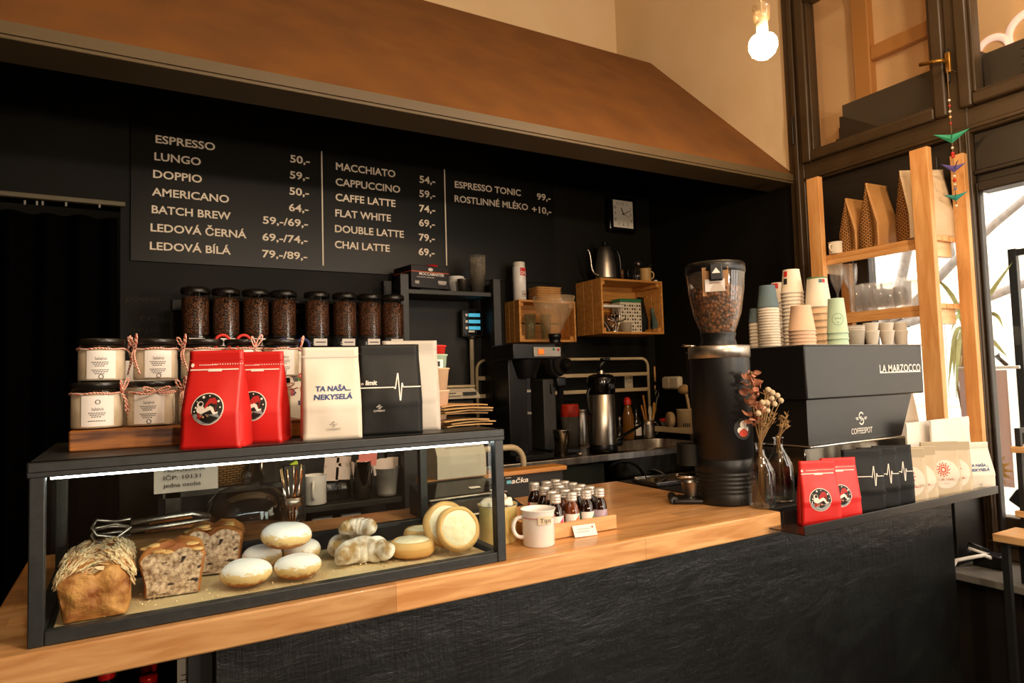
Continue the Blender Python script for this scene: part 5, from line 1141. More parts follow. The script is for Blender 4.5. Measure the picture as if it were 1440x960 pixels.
MB().box((-.02, 0, 0), (.04, .145, .078), .012).build('housing', M_CREAMP, so); MB().box((-.042, .035, 0), (.006, .06, .062), .003).box((-.042, -.035, 0), (.006, .06, .062), .003).build('flap', mat('flap_cream', 'BBAE92', .4), so)
# ------------------------------------------------------------------ small shelf on the end wall with washing-up things
q0 = pX(926, 602, XR-.13); q1 = pX(984, 608, XR-.13); zsh_ = (q0.z+q1.z)/2
sh = thing('wall_shelf', 'narrow cream shelf on the end wall beside the sink', 'shelf', (XR-.07, (q0.y+q1.y)/2-.1, zsh_))
Ls = abs(q0.y-q1.y)+.25
MB().box((0, 0, -.008), (.135, Ls, .016), .002).box((-.064, 0, .002), (.008, Ls, .03), .002).build('shelf_board', M_RAIL, sh); MB().box((.05, .1, -.05), (.02, .02, .08)).box((.05, -.1, -.05), (.02, .02, .08)).build('bracket', M_RAIL, sh)
def ws(px_, py_, x): return pX(px_, py_, x)
q = ws(964, 600, XR-.07); bk = thing('utensil_tin', 'cream tin with a brush on the small wall shelf', 'tin', (XR-.068, q.y, zsh_)); hh = ws(964, 575, XR-.07).z-zsh_
MB().lathe([(0, 0), (.048, 0), (.05, hh*.96), (.053, hh), (.048, hh*.97), (.046, .004), (0, .004)], n=36).build('tin_body', mat('cream_tin', 'C3AC86', .5), bk)
mb = MB()
for k in range(4): mb.grid(lambda u, v: Vector((-.0505*cos(.5+k*.22+u*.14), -.0505*sin(.5+k*.22+u*.14), .02+v*.02)), 2, 1)
mb.build('tin_print', M_PRINT, bk)
dsh = thing('dish_brush', 'round wooden dish brush sticking up from the cream tin', 'brush', (XR-.06, q.y-.015, zsh_+.005)); MB().tube([(0, 0, 0), (0, -.01, hh*1.0), (-.005, -.005, hh*1.5), (0, .012, hh*1.75)], .009).build('handle', mat('beige_handle', 'BFA276', .5), dsh); MB().blob((0, .02, hh*1.9), (.035, .04, .03), 3, .004, 40).build('bristles', mat('bristle_tan', 'B38E5C', .8), dsh)
q = ws(951, 585, XR-.11); o = MB().lathe([(0, -.016), (.04, -.016), (.045, -.008), (.045, .008), (.04, .016), (0, .016)], (0, 0, .0), 28, Matrix.Rotation(pi/2, 4, 'Y') @ Matrix.Rotation(.4, 4, 'X')).build('scrub_pad', mat('tan_scrub', 'B79C74', .9, bump=.5, bscale=120), None, (XR-.125, q.y+.035, zsh_+.060)); tag(o, 'round tan scrubbing pad leaning on the cream tin', 'scrubber')
q = ws(939, 600, XR-.07); bw_ = thing('bowl', 'grey bowl with red rim on the small wall shelf', 'bowl', (XR-.062, q.y+.0, zsh_)); MB().lathe([(0, 0), (.035, 0), (.052, .045), (.048, .045), (.03, .005), (0, .005)], n=32).build('bowl_body', mat('grey_bowl', '6B665B', .5), bw_); MB().lathe([(.051, .042), (.055, .046), (.053, .058), (.048, .058), (.047, .044)], n=32, close=True).build('rim', M_RED, bw_)
# two thin wooden sticks on the end wall
q = pX(921, 525, XR-.01); o = thing('wooden_stick', 'thin wooden stick hanging on the end wall corner above the sink', 'stick', (XR-.012, q.y, q.z)); MB().tube([(0, 0, .045), (0, .0, -.05)], .006, 8).build('stick', M_PINE, o); MB().tube([(0, .004, -.075), (0, .006, -.105)], .006, 8).build('stick_end', M_PINE, o)
# ------------------------------------------------------------------ crates on the wall
def crate(lab, x0, x1, z0, z1, yf, nback=3):
    t = thing('wall_crate', lab, 'crate', ((x0+x1)/2, (yf+BW)/2, z0)); w, h, d = x1-x0, z1-z0, BW-yf; th = .012
    for sx in (-1, 1):
        n = 3; bw = d/n
        for k in range(n): MB().box((sx*(w/2-th/2), -d/2+bw*(k+.5), h/2), (th, bw-.006, h), .0015).build('side_board', M_CRATE, t)
    for z in (th/2, h-th/2):
        for k in range(2): MB().box((0, -d/2+d/2*(k+.5), z), (w-2*th-.001, d/2-.008, th), .0015).build('board', M_CRATE, t)
    for k in range(nback): MB().box((0, d/2-th/2, h/nback*(k+.5)), (w-2*th, th*.8, h/nback-.008), .001).build('back_board', M_CRATE, t)
    for sx in (-1, 1):
        for z in (th+.012, h-th-.012): MB().box((sx*(w/2-th-.012), 0, z), (.022, d-.03, .022), .001).build('corner_batten', M_CRATE, t)
    return t
ya = 3.035; c1x0 = pY(709.7, 450, BW).x; c1x1 = pY(798, 450, ya).x+.06; c1z0 = pY(728.7, 480.4, ya).z; c1z1 = pY(728.7, 420.6, ya).z
crate('small pine crate mounted on the wall, left, behind the hopper', c1x0, c1x1, c1z0, c1z1, ya, 2)
yb_ = 2.95; c2x0 = pY(810, 430, BW).x; c2x1 = pY(933, 430, yb_).x; c2z0 = pY(843.9, 468.7, yb_).z; c2z1 = pY(843.9, 390, yb_).z
crate('larger pine crate mounted on the wall, right, below the clock', c2x0, c2x1, c2z0, c2z1, yb_)
# in and on the left crate
for k, (px_, lab) in enumerate([(746, 'clear glass standing in the left crate, left one'), (768, 'clear glass standing in the left crate, right one behind the hopper')]):
    q = pY(px_, 478, 3.11); mb = MB().lathe([(0, .004), (.026, .004), (.034, .145), (.032, .145), (.024, .012), (0, .012)], n=28); o = mb.build('drinking_glass', thin_glass('greenish_glass', (.80, .9, .84), .12, .03, .12, 'C8B898') if k == 0 else bpy.data.materials['greenish_glass'], None, (q.x, 3.11, c1z0+.0125)); tag(o, lab, 'glass')
q = pY(731, 420, 3.10); cn = thing('powder_canister', 'white powder canister with red label on the left crate', 'canister', (q.x, 3.10, c1z1)); hC = pY(731, 369, 3.10).z-c1z1; rC = .036
MB().lathe([(0, 0), (rC, 0), (rC, hC*.86), (rC*.84, hC*.89), (rC*.84, hC*.9)], n=36).build('canister_body', M_WHITE, cn); MB().lathe([(rC*.9, hC*.88), (rC*.92, hC*.98), (rC*.85, hC), (0, hC)], n=32).build('screw_lid', mat('white_lid', 'E4DCCB', .4), cn)
cv = lambda x, z, o=.0008: Vector(((rC+o)*cos(-1.25+x/rC), (rC+o)*sin(-1.25+x/rC), z))
mb = MB(); mb.grid(lambda u, v: cv((u-.5)*.05, hC*.64+v*hC*.20), 10, 1); mb.k = 1; mb.text('CAFIZA', width=.05, height=.017, fn=lambda x, z: cv(x-.022, hC*.67+z, .0016), bold=.03); mb.lathe([(0, 0), (.001, 0)], n=3) if False else None
mb.k = 2
for k in range(5): mb.grid(lambda u, v: cv(-.02+u*.03, hC*.1+k*.007+v*.002), 4, 1)
mb.k = 0; mb.grid(lambda u, v: cv(-.012+u*.04, hC*.15+v*.003), 5, 1); mb.build('canister_label', [M_RED, M_PRINTW, M_PRINT], cn)
qa, qb = pY(744, 410, 3.08), pY(793, 410, 3.08); tw = .17; tx = (qa.x+qb.x)/2
for k in range(6):
    mb = MB(); 
    def tf(u, v, k=k):
        a = 2*pi*u; n = 6; cx = abs(cos(a))**(2/n)*(1 if cos(a) > 0 else -1); sy = abs(sin(a))**(2/n)*(1 if sin(a) > 0 else -1)
        prof = [(0, .0), (.80, 0), (.88, .002), (1.0, .011), (1.0, .0125), (.96, .0125), (.86, .004), (0, .004)]
        s, z = prof[int(round(v*7))]; return Vector((cx*tw/2*s, sy*.062*s, z))
    mb.grid(tf, 40, 7, closeu=True); o = mb.build('wooden_tray', mat('bamboo_tray', 'B98445', .5, 0, 'C9975A', 12) if k == 0 else bpy.data.materials['bamboo_tray'], None, (tx+.002*(k % 2), 3.105, c1z1+.0005+k*.0127)); tag(o, 'small bamboo tray in the stack on the left crate', 'tray', 'stacked bamboo trays')
# on the right crate
q = pY(852, 391, 3.06); kz = c2z1; hK = pY(852, 346, 3.06).z-kz; kt = thing('gooseneck_kettle', 'steel gooseneck kettle with black handle on the right crate', 'kettle', (q.x, 3.06, kz)); rK = .062
MB().lathe([(0, .012), (rK, .012), (rK*1.0, .02), (rK*.93, hK*.45), (rK*.72, hK*.8), (rK*.5, hK*.95), (rK*.44, hK*.97)], n=44).build('kettle_body', mat('kettle_steel', 'CFC6B8', .38, 1), kt); MB().lathe([(0, 0), (rK*1.1, 0), (rK*1.1, .01), (rK, .013)], n=36).build('heating_base', M_BLACKPLASTIC, kt)
MB().lathe([(rK*.46, hK*.96), (rK*.3, hK*1.0), (rK*.16, hK*1.02), (rK*.16, hK*1.03), (rK*.26, hK*1.05), (rK*.24, hK*1.1), (0, hK*1.11)], n=28).build('lid_knob', M_BLACKPLASTIC, kt)
MB().tube(bez((-rK*.9, 0, .035), (-rK*2.1, 0, .03), (-rK*1.35, 0, hK*.75), (-rK*2.05, 0, hK*.86), 20), .0065, 10, rf=lambda t: 1.15-.4*t).build('spout', mat('kettle_spout', 'BDB4A6', .25, 1), kt)
MB().tube(bez((rK*.6, 0, hK*.82), (rK*1.3, 0, hK*1.05), (rK*2.0, 0, hK*.85), (rK*1.75, 0, hK*.2), 16), .008, 10, rf=lambda t: .8+.5*t).build('handle', M_BLACKPLASTIC, kt)
q = pY(875, 391, 3.0); o = MB().lathe([(0, 0), (.010, 0), (.010, .06), (.008, .065), (0, .065)], n=20).build('spice_vial', mat('brownish_vial', '5A3A24', .2), None, (q.x, 3.0, kz)); tag(o, 'small brown vial on the right crate between kettle and mug', 'vial')
q = pY(897, 391, 3.10); gs = thing('glass_server', 'clear glass coffee server behind the beige mug on the right crate', 'glass server', (q.x+.01, 3.11, kz)); MB().lathe([(0, .003), (.045, .003), (.056, .03), (.056, .07), (.038, .115), (.036, .12), (.04, .135)], n=36).build('glass_body', thin_glass('server_glass', (.9, .88, .84), .14, .02), gs); MB().tube(bez((-.05, 0, .1), (-.09, 0, .1), (-.09, 0, .03), (-.056, 0, .04)), .006).build('handle', M_BLACKPLASTIC, gs)
MB().lathe([(0, 0), (.046, 0), (.048, .02), (.047, .022)], n=32).build('base_band', M_BLACKPLASTIC, gs)
q = pY(908, 394, 3.0); mug('beige_mug', 'beige mug holding a spoon on the right crate', (q.x, 3.0, kz), .034, .078, mat('beige_ceramic', 'C29C62', .4), hx=1, rz=-.3)
q1 = pY(930, 362, 3.0); sp_ = thing('spoon', 'steel spoon leaning in the beige mug', 'spoon', (q.x, 3.0, kz+.008)); MB().tube([(-.012, 0, 0), (.03, 0, .08), (q1.x-q.x, 0, q1.z-kz)], .003, 8, rf=lambda t: 1+.6*t).build('handle', M_CHROME, sp_)
q = pY(922, 396, 2.98); o = MB().blob((0, 0, .006), (.014, .010, .006), 2).build('white_stone', M_WHITE, None, (q.x, 2.98, kz)); tag(o, 'small white pebble on the right corner of the right crate', 'pebble')
# in the right crate
bz = c2z0+.0125
q = pY(890, 466, 3.05); tn = thing('tin_box', 'white tin with black pattern and green lid in the right crate', 'tin', (q.x, 3.10, bz+.0005)); hT = pY(890, 420, 3.05).z-bz; wT = pY(905, 440, 3.05).x-pY(876, 440, 3.05).x
MB().box((0, 0, hT*.45), (wT, .085, hT*.9), .004).build('tin_body', mat('tin_white', 'D9CDB4', .4), tn); MB().box((0, 0, hT*.95), (wT*1.03, .088, hT*.1), .004).build('tin_lid', mat('green_lid', '2F7A52', .4), tn)
mb = MB()
for r in range(8):
    for cc in range(8):
        x = (cc-3.5)*wT/8.4; z = hT*.06+r*hT*.10
        if (r+cc) % 3: mb.box((x, -.0432, z+.008), (wT/14, .001, hT*.055)); 
        else: mb.tube([(x-.004, -.0432, z), (x, -.0432, z+.012), (x+.004, -.0432, z+.004)], .0012, 4)
mb.build('tin_pattern', M_PRINT, tn)
q = pY(865, 466, 3.05); ks = thing('coffee_siphon', 'chrome coffee drip stand with white top in the right crate', 'drip stand', (q.x-.028, 3.03, bz))
mb = MB(); mb.box((-.02, 0, .150), (.16, .07, .016), .006); mb.build('top_plate', M_WHITE, ks)
mb = MB(); mb.tube(bez((-.08, -.03, .08), (-.03, -.06, .05), (.03, -.06, .05), (.07, -.03, .09)), .004)
mb.tube(bez((-.08, 0, .145), (-.1, 0, .1), (-.06, 0, .06), (-.02, 0, 0)), .005); mb.tube(bez((.04, 0, .145), (.06, 0, .1), (.05, 0, .06), (.02, 0, 0)), .005); mb.tube([(.0, -.02, .0), (.0, -.02, .142)], .006); mb.lathe([(0, 0), (.05, 0), (.05, .006), (0, .006)], (0, 0, 0), 24); mb.build('wire_frame', M_CHROME, ks)
MB().lathe([(.01, .03), (.04, .08), (.045, .1)], (-.01, -.0, 0), 24).build('dripper', M_CHROME, ks)
q = pY(851, 440, 3.12); o = MB().box((0, 0, .055), (.07, .04, .11), .003).build('tea_box', mat('teal_box', '2E5A50', .5), None, (q.x, 3.14, bz)); tag(o, 'teal box at the back of the right crate behind the drip stand', 'box')
q = pY(879, 468, 2.99); o = MB(); cup_mesh(o, .028, .03, .055); o = o.build('cream_cup', M_CREAMP, None, (q.x+.004, 2.978, bz)); tag(o, 'cream cup in the right crate before the patterned tin', 'cup')
q = pY(911, 466, 3.07); pouch('tall black coffee bag in the right crate beside the patterned tin', (q.x, 3.11, bz), 0, .085, .225, .06, M_BAGBLACK, None, seed=41)
q = pY(922, 466, 3.02); pouch('small black coffee bag with green band in the right crate, rightmost', (q.x, 3.02, bz), -.5, .05, .15, .04, mat('dark_green_bag', '1F3D30', .5), None, seed=42)
# ------------------------------------------------------------------ till behind the case: plank-topped board, sloped terminal, printer
TY = 1.90
xa = pY(592, 670, TY).x; xb = pY(788, 660, TY).x; zt = pY(788, 653, TY).z
tl = thing('till_board', 'black board with wooden top plank and white lettering behind the bottles', 'board', ((xa+xb)/2, TY, 1.0)); tw_ = xb-xa; th_ = zt-1.0
MB().box((0, 0, (th_-.012)/2), (tw_, .03, th_-.012), .002).build('board', M_MATTEBLACK, tl); MB().box((0, 0, th_-.006), (tw_+.004, .075, .014), .002).build('top_plank', wood('plank_oak', '8F5A22', 'C4883F', 'X', 8), tl)
mb = MB(); q0 = pY(720, 680, TY-.02); q1 = pY(744, 677, TY-.02); ox_ = tl.location.x
mb.text('ačka', width=q1.x-q0.x, height=.016, fn=lambda x, z: Vector((q0.x-ox_+x, -.0160, q0.z-1.0+z)), bold=.02, shear=.2); mb.k = 1; q2 = pY(718, 676, TY-.02); mb.box((q2.x-ox_-.004, -.016, q2.z-1.0-.004), (.016, .0008, .010)); mb.k = 0
for k in range(3): mb.box((q2.x-ox_-.006-.003*k, -.016, q2.z-1.0+.010+k*.007), (.02, .0008, .002))
mb.build('board_lettering', [M_PRINTW, mat('cyan_print', '6CC4DA', .5)], tl)
pt = thing('pos_terminal', 'dark sloped card terminal with silver edges between case and bottles', 'terminal', (.86, 1.73, 1.0))
M_DGREY = mat('dark_terminal', '23262A', .35)
mb = MB(); mb.prism([(-.13, 0), (-.13, .03), (.12, .085), (.13, .085), (.13, 0)], .24, Matrix.Translation((-.15, 0, 0)) @ YZ); mb.build('terminal_body', M_DGREY, pt)
mb = MB()
for y, z in ((-.132, .026), (-.02, .054)): mb.box((-.03, y, z+.004), (.245, .01, .006), .002)
mb.build('silver_trim', M_STEEL, pt)
mb = MB(); mb.quad([(-.14, .0, .0605), (.08, .0, .0605), (.08, .10, .0825), (-.14, .10, .0825)]); mb.k = 1; mb.quad([(.0, .03, .0685), (.035, .03, .0685), (.035, .045, .0718), (.0, .045, .0718)]); mb.quad([(.05, -.01, .0592), (.075, -.01, .0592), (.07, .01, .0635), (.052, .01, .0635)]); mb.build('terminal_screen', [mat('terminal_glass', '0C0E10', .12), M_PAPER], pt)
pr = thing('receipt_printer', 'beige receipt printer on the plank seen through the case', 'printer', (xa+.115, 1.90, zt+.0015)); hp = pY(630, 626, TY).z-zt
mb = MB(); w2 = (pY(668, 640, TY).x-xa-.02)/2
mb.prism([(-.05, 0), (-.05, hp*.7), (-.035, hp*.97), (-.01, hp), (.05, hp), (.05, 0)], 2*w2, Matrix.Translation((-w2, 0, 0)) @ YZ); mb.build('printer_body', mat('printer_beige', 'B7AC9A', .5), pr)
MB().box((.01, -.0375, hp*.86), (w2*1.5, .006, hp*.16), .001, rot=Matrix.Rotation(-.5, 4, 'X')).build('paper_slot', M_PRINT, pr); mb = MB(); mb.text('NCR', height=.006, fn=lambda x, z: Vector((w2*.45+x, -.044, hp*.84+z)))if False else None
# cream bent tube further back
q0 = pY(703, 627, 2.30); q1 = pY(736, 645, 2.30); hb = thing('tube_stand', 'cream bent tube frame between display case and back counter', 'frame', (q1.x-.12, 2.30, 0)); zt_ = pY(715, 629, 2.30).z
pts = [Vector((-.12, 0, 0)), Vector((-.12, 0, zt_-.07))]+[Vector((-.06-.06*cos(a), 0, zt_-.06+.06*sin(a))) for a in [k*pi/12 for k in range(1, 7)]]+[Vector((.06+.06*sin(a), 0, zt_-.06+.06*cos(a))) for a in [k*pi/12 for k in range(7)]]+[Vector((.12, 0, 0))]
MB().tube(pts, .012, 12).build('tube', M_RAIL, hb); MB().box((0, 0, .5), (.228, .014, .02), .004).build('cross_bar', M_RAIL, hb)
# ------------------------------------------------------------------ mugs beside the case
ym = mug('yellow_mug', 'yellow enamel mug with blue rim beside the right end of the display case', (.762, 1.415, 1.0), .046, .088, mat('yellow_enamel', 'E3CF86', .3), mat('blue_rim', '3E5B8C', .35), hx=1, rz=.9)
mb = MB(); mb.blob((0, 0, .086), (.036, .036, .014), 4, .016, 55); o = mb.build('paper_napkin', mat('crumpled_white', 'E4DDCF', .7), None, (.762, 1.415, 1.003)); tag(o, 'crumpled white paper stuffed in the yellow enamel mug', 'napkin')
q = foot(758, 771, 1.0, .037); tm = mug('tip_mug', 'white enamel mug with tips tag, in front of the bottle tray', (q.x, q.y, 1.0), .0385, .083, M_WHITE, hx=-1, rz=-.28)
tr0 = .0395; tf = lambda x, z, o=.0012: Vector(((tr0+o)*cos(-pi/2+.16+x/tr0), (tr0+o)*sin(-pi/2+.16+x/tr0), z))
mb = MB(); mb.tube([Vector((tr0*1.0*cos(a), tr0*1.0*sin(a), .066)) for a in [k*2*pi/40 for k in range(40)]], .0008, 5, closed=True); mb.build('string', mat('red_string', 'A8402C', .7), tm)
mb = MB(); mb.grid(lambda u, v: tf(-.018+u*.034, .053+v*.018), 10, 1); mb.k = 1; mb.text('Tips', width=.026, height=.0105, fn=lambda x, z: tf(-.013+x, .057+z, .002), bold=-.005); mb.build('tips_tag', [mat('tag_beige', 'DCC9A8', .8), M_PRINT], tm)
# ------------------------------------------------------------------ tray of small brown bottles
bt0 = pZ(867.5, 743.8, 1.0); bxr = bt0.x; byf = bt0.y; bxl = bxr-.235
M_PINEBOX = wood('box_pine', 'C08A50', 'DCAE78', 'X', 8)
tb = thing('bottle_tray', 'small open pine tray holding the brown bottles on the worktop', 'tray', ((bxl+bxr)/2, byf, 1.0)); wB = bxr-bxl; dB = .252
MB().box((0, .005, .019), (wB, .01, .034), .001).box((0, dB-.005, .019), (wB, .01, .034), .001).box((wB/2-.005, dB/2, .019), (.01, dB-.021, .034), .001).box((-wB/2+.005, dB/2, .019), (.01, dB-.021, .034), .001).box((0, dB/2, .003), (wB-.021, dB-.021, .006)).build('tray_box', M_PINEBOX, tb)
M_AMBER = mat('amber_bottle_glass', '220E05', .07, coat=.6); M_AMBER2 = mat('light_amber_bottle_glass', '6A300C', .07, coat=.6)
M_CAPAL = mat('aluminium_cap', 'E4DED4', .35, .6)
caps = [(x+3.5, y) for x, y in [(782.9, 699), (804.5, 695.6), (826, 693), (847.5, 690), (771.7, 692.7), (793.4, 690), (814, 687), (835, 684), (761.6, 686.6), (782.3, 684), (803, 681.5), (823.5, 678), (750.4, 680.6), (771.7, 678), (792.3, 675.7), (812, 672), (783, 669.5)]]
rows = ['front', 'second', 'third', 'fourth', 'rear']; cols = ['leftmost', 'second', 'third', 'rightmost']
mA = MB().lathe([(0, 0), (.0165, 0), (.0185, .003), (.0185, .050), (.015, .064), (.0095, .072), (.009, .080), (0, .080)], n=28); mA = mA.build('glass_body', M_AMBER); dA = mA.data; bpy.data.objects.remove(mA)
mA = MB().lathe([(0, 0), (.0165, 0), (.0185, .003), (.0185, .050), (.015, .064), (.0095, .072), (.009, .080), (0, .080)], n=28); mA = mA.build('glass_body', M_AMBER2); dA2 = mA.data; bpy.data.objects.remove(mA)
mC = MB().lathe([(.0105, .073), (.0138, .0735), (.0138, .079), (.0128, .080), (.0138, .081), (.0138, .085), (.0132, .086), (.0138, .087), (.0138, .093), (.013, .0945), (0, .0945)], n=28).build('cap', M_CAPAL); dC = mC.data; bpy.data.objects.remove(mC)
LABC = [('pink', 'D8436A'), ('orange', 'E8703C'), ('green', '5F8A66'), ('lilac', '9A87A2')]
labm = {}
for nm, cl in LABC:
    mb = MB(); R = .0189; lf = lambda x, z, o=0: Vector(((R+o)*cos(-pi/2-.25+x/R), (R+o)*sin(-pi/2-.25+x/R), z))
    mb.grid(lambda u, v: lf((u-.5)*.062, .010+v*.034), 20, 2); mb.k = 1
    mb.grid(lambda u, v: lf(-.012+u*.030, .012+v*u*.030, .0005), 6, 3); mb.grid(lambda u, v: lf(-.030+u*.008, .010+v*.034, .0005), 2, 2); mb.k = 2
    for k in range(3): mb.grid(lambda u, v: lf(.002+u*.013, .017+k*.004+v*.0015, .001), 3, 1)
    o = mb.build('label', [M_PAPER if nm != 'lilac' else mat('lilac_label', 'B7A4B4', .6), mat(nm+'_label', cl, .6), M_PRINTW]); labm[nm] = o.data; bpy.data.objects.remove(o)
P0s = []
for i, (px_, py_) in enumerate(caps):
    ro, co = i//4, i % 4
    P = pZ(px_, py_, 1.006+.090)
    P0s.append(P)
# keep the bottles clear of one another
for it in range(60):
    for i in range(len(P0s)):
        for j in range(i):
            d = P0s[i]-P0s[j]; d.z = 0
            if d.length < .0376: s = (.0378-d.length)/2; d.normalize(); P0s[i] += d*s; P0s[j] -= d*s
    for p in P0s: p.x = min(max(p.x, bxl+.0295), bxr-.0295); p.y = min(max(p.y, byf+.0295), byf+dB-.0295)
for i, P in enumerate(P0s):
    ro, co = i//4, i % 4
    kind = LABC[co][0] if ro < 4 else 'green'
    lab = ('small capped brown bottle, %s, %s row of the pine tray' % (cols[co], rows[ro])) if ro else ('small brown bottle with %s label, front row of the pine tray' % kind)
    if ro == 4: lab = 'small brown bottle alone in the rear row of the pine tray'
    t = thing('small_bottle', lab, 'bottle', (P.x, P.y, 1.0065), random.uniform(-.15, .15), 'small brown bottles in the pine tray')
    for nm, d in (('glass_body', dA2 if co == 1 else dA), ('cap', dC), ('label', labm[kind])): o = bpy.data.objects.new(nm, d); COL.objects.link(o); o.parent = t
q = pY(822, 740, byf-.012); t = thing('price_card', 'small white card propped on the front of the pine tray', 'card', (q.x, byf-.0135, 1.0)); t.rotation_euler = (0, 0, -.12)
mb = MB(); mb.box((0, .001, .014), (.062, .001, .028), rot=Matrix.Rotation(-.5, 4, 'X')); mb.build('card', M_PAPER, t); mb = MB()
for k in range(2): mb.box((-.005+k*.004, -.001+.0032*k, .012+k*.006), (.034, .0008, .0016), rot=Matrix.Rotation(-.5, 4, 'X'))
mb.k = 1; mb.box((.022, .0035, .020), (.005, .0008, .004), rot=Matrix.Rotation(-.5, 4, 'X')); mb.build('card_print', [mat('light_print', 'B8A8A0', .7), M_ORANGEP], t)
# ------------------------------------------------------------------ espresso grinder on the worktop
q = foot(1021, 713, 1.0, .085); GX, GY = q.x, q.y
zf = lambda y, x=1020: pY(x, y, GY).z-1.0
R = mpp((GX, GY, 1.2))*41
M_GBLACK = mat('satin_black_grinder', '0B0B0B', .42, bump=.03, bscale=200)
eg = thing('espresso_grinder', 'tall black espresso grinder with bean-filled hopper on the worktop', 'coffee grinder', (GX, GY, 1.0))
zr0, zr1, zs = zf(503), zf(488), zf(640)
mb = MB(); mb.lathe([(0, 0), (R*.93, 0), (R*.96, .006)]+[x for k in range(6) for x in ((R*.97, .030+k*.012), (R*.955, .033+k*.012), (R*.955, .035+k*.012), (R*.97, .038+k*.012))]+[(R*.97, zs-.012), (R*.95, zs-.008), (R*.95, zs), (R*.99, zs+.002), (R*1.0, zr0)], n=56); mb.build('body', M_GBLACK, eg)
MB().lathe([(R*1.0, zr0-.001), (R*1.03, zr0), (R*1.03, zr1), (R*1.0, zr1+.003), (R*.5, zr1+.003), (0, zr1+.003)], n=56).build('steel_ring', M_STEEL, eg)
zh0, zh1, zl = zf(474), zf(384), zf(375)
MB().lathe([(R*.62, zr1), (R*.60, zr1+.012), (R*.56, zh0-.004), (R*.60, zh0+.006), (R*.60, zh0+.012)], n=40).build('hopper_collar', M_GBLACK, eg)
hp_ = [(R*.52, zh0), (R*.60, zh0+.02), (R*.80, zh0+(zh1-zh0)*.35), (R*.93, zh0+(zh1-zh0)*.7), (R*.985, zh1)]
MB().lathe(hp_, n=48).build('hopper', thin_glass('hopper_plastic', (.93, .89, .85), .08, .05, .05, 'E8C8A8'), eg)
MB().lathe([(0, zh0+.002)]+[(r*.965, z) for r, z in hp_[:4]]+[(R*.90, zh0+(zh1-zh0)*.74), (R*.5, zh0+(zh1-zh0)*.80), (0, zh0+(zh1-zh0)*.78)], n=48).build('beans', M_BEANSBIG, eg)
MB().lathe([(R*.98, zh1-.006), (R*1.0, zh1-.004), (R*1.0, zl), (R*.95, zl+.005), (0, zl+.006)], n=48).build('hopper_lid', M_BLACKPLASTIC, eg)
fa = atan2(-GY, -GX)+.05; fv = Vector((cos(fa), sin(fa), 0)); rt = Vector((-sin(fa), cos(fa), 0)); FM = Matrix((( -rt.x, -fv.x, 0, 0), (-rt.y, -fv.y, 0, 0), (0, 0, 1, 0), (0, 0, 0, 1)))
mb = MB(); yy = -R*.99; H = zh1-zh0
mb.grid(lambda u, v: FM @ Vector(((u-.5)*.074+.004, yy+.004+.0*v-(1-v)*0+.013*(1-v), zh0+H*.60+v*H*.42)), 4, 2); mb.k = 1; mb.grid(lambda u, v: FM @ Vector(((u-.5)*.056+.006, yy+.0015+.013*(1-v)*.6, zh0+H*.66+v*H*.18)), 4, 2); mb.k = 2
mb.grid(lambda u, v: FM @ Vector(((u-.5)*.034+.006, yy+.001+.013*(1-v)*.6, zh0+H*.77+v*H*.012)), 2, 1); mb.build('hopper_card', [mat('kraft_card', 'B68A5C', .8), M_PAPER, M_ORANGEP], eg)
mb = MB(); mb.box(FM @ Vector((.002, yy-.006, zh1-.012)), (.038, .010, .052), .006, rot=FM.to_3x3().to_4x4()); mb.build('lid_clip', M_BLACKPLASTIC, eg)
mb = MB(); mb.quad([FM @ Vector((x, yy-.0118, z+zh1-.012)) for x, z in ((-.010, -.004), (.014, -.004), (.002, .012), (.002, .012))][:3]); mb.build('triangle_logo', M_PRINTW, eg)
# the working side faces the barista: fork, spout, drip plate
bd_ = Vector((-.80, .60, 0)).normalized(); bs_ = Vector((-bd_.y, bd_.x, 0)); BM = Matrix(((bs_.x, -bd_.x, 0, 0), (bs_.y, -bd_.y, 0, 0), (0, 0, 1, 0), (0, 0, 0, 1)))
def B(x, y, z): return BM @ Vector((x, -y, z))
MB().cyl(B(0, R*.9+.02, zf(652)), B(0, R*.9+.02, zf(622)), .038, n=32).build('spout_housing', M_GBLACK, eg)
mb = MB(); mb.tube([B(-.025, R*.9, zf(668)), B(-.03, R*.9+.05, zf(668)), B(-.02, R*.9+.06, zf(668))], .004, 8); mb.tube([B(.025, R*.9, zf(668)), B(.03, R*.9+.05, zf(668)), B(.02, R*.9+.06, zf(668))], .004, 8); mb.build('portafilter_fork', M_CHROME, eg)
mb = MB(); mb.box(B(0, R*.9+.03, .008), (.09, .10, .014), .006, rot=BM.to_3x3().to_4x4()); mb.cyl(B(-.04, R*.9+.075, .012), B(.04, R*.9+.075, .012), .012); mb.build('drip_plate', M_GBLACK, eg)
mb = MB(); mb.lathe([(.02, 0), (.03, .04), (.032, .042)], B(0, R*.9+.02, .02), 24); mb.build('catch_cup', M_STEEL, eg)
mb = MB(); mb.tube([B(.02, R*.8, zr1+.006), B(.02, R*1.15, zr1+.006), B(.005, R*1.22, zr1+.006), B(.0, R*1.15, zr1+.010)], .003, 8); mb.build('hopper_lever', M_CHROME, eg)
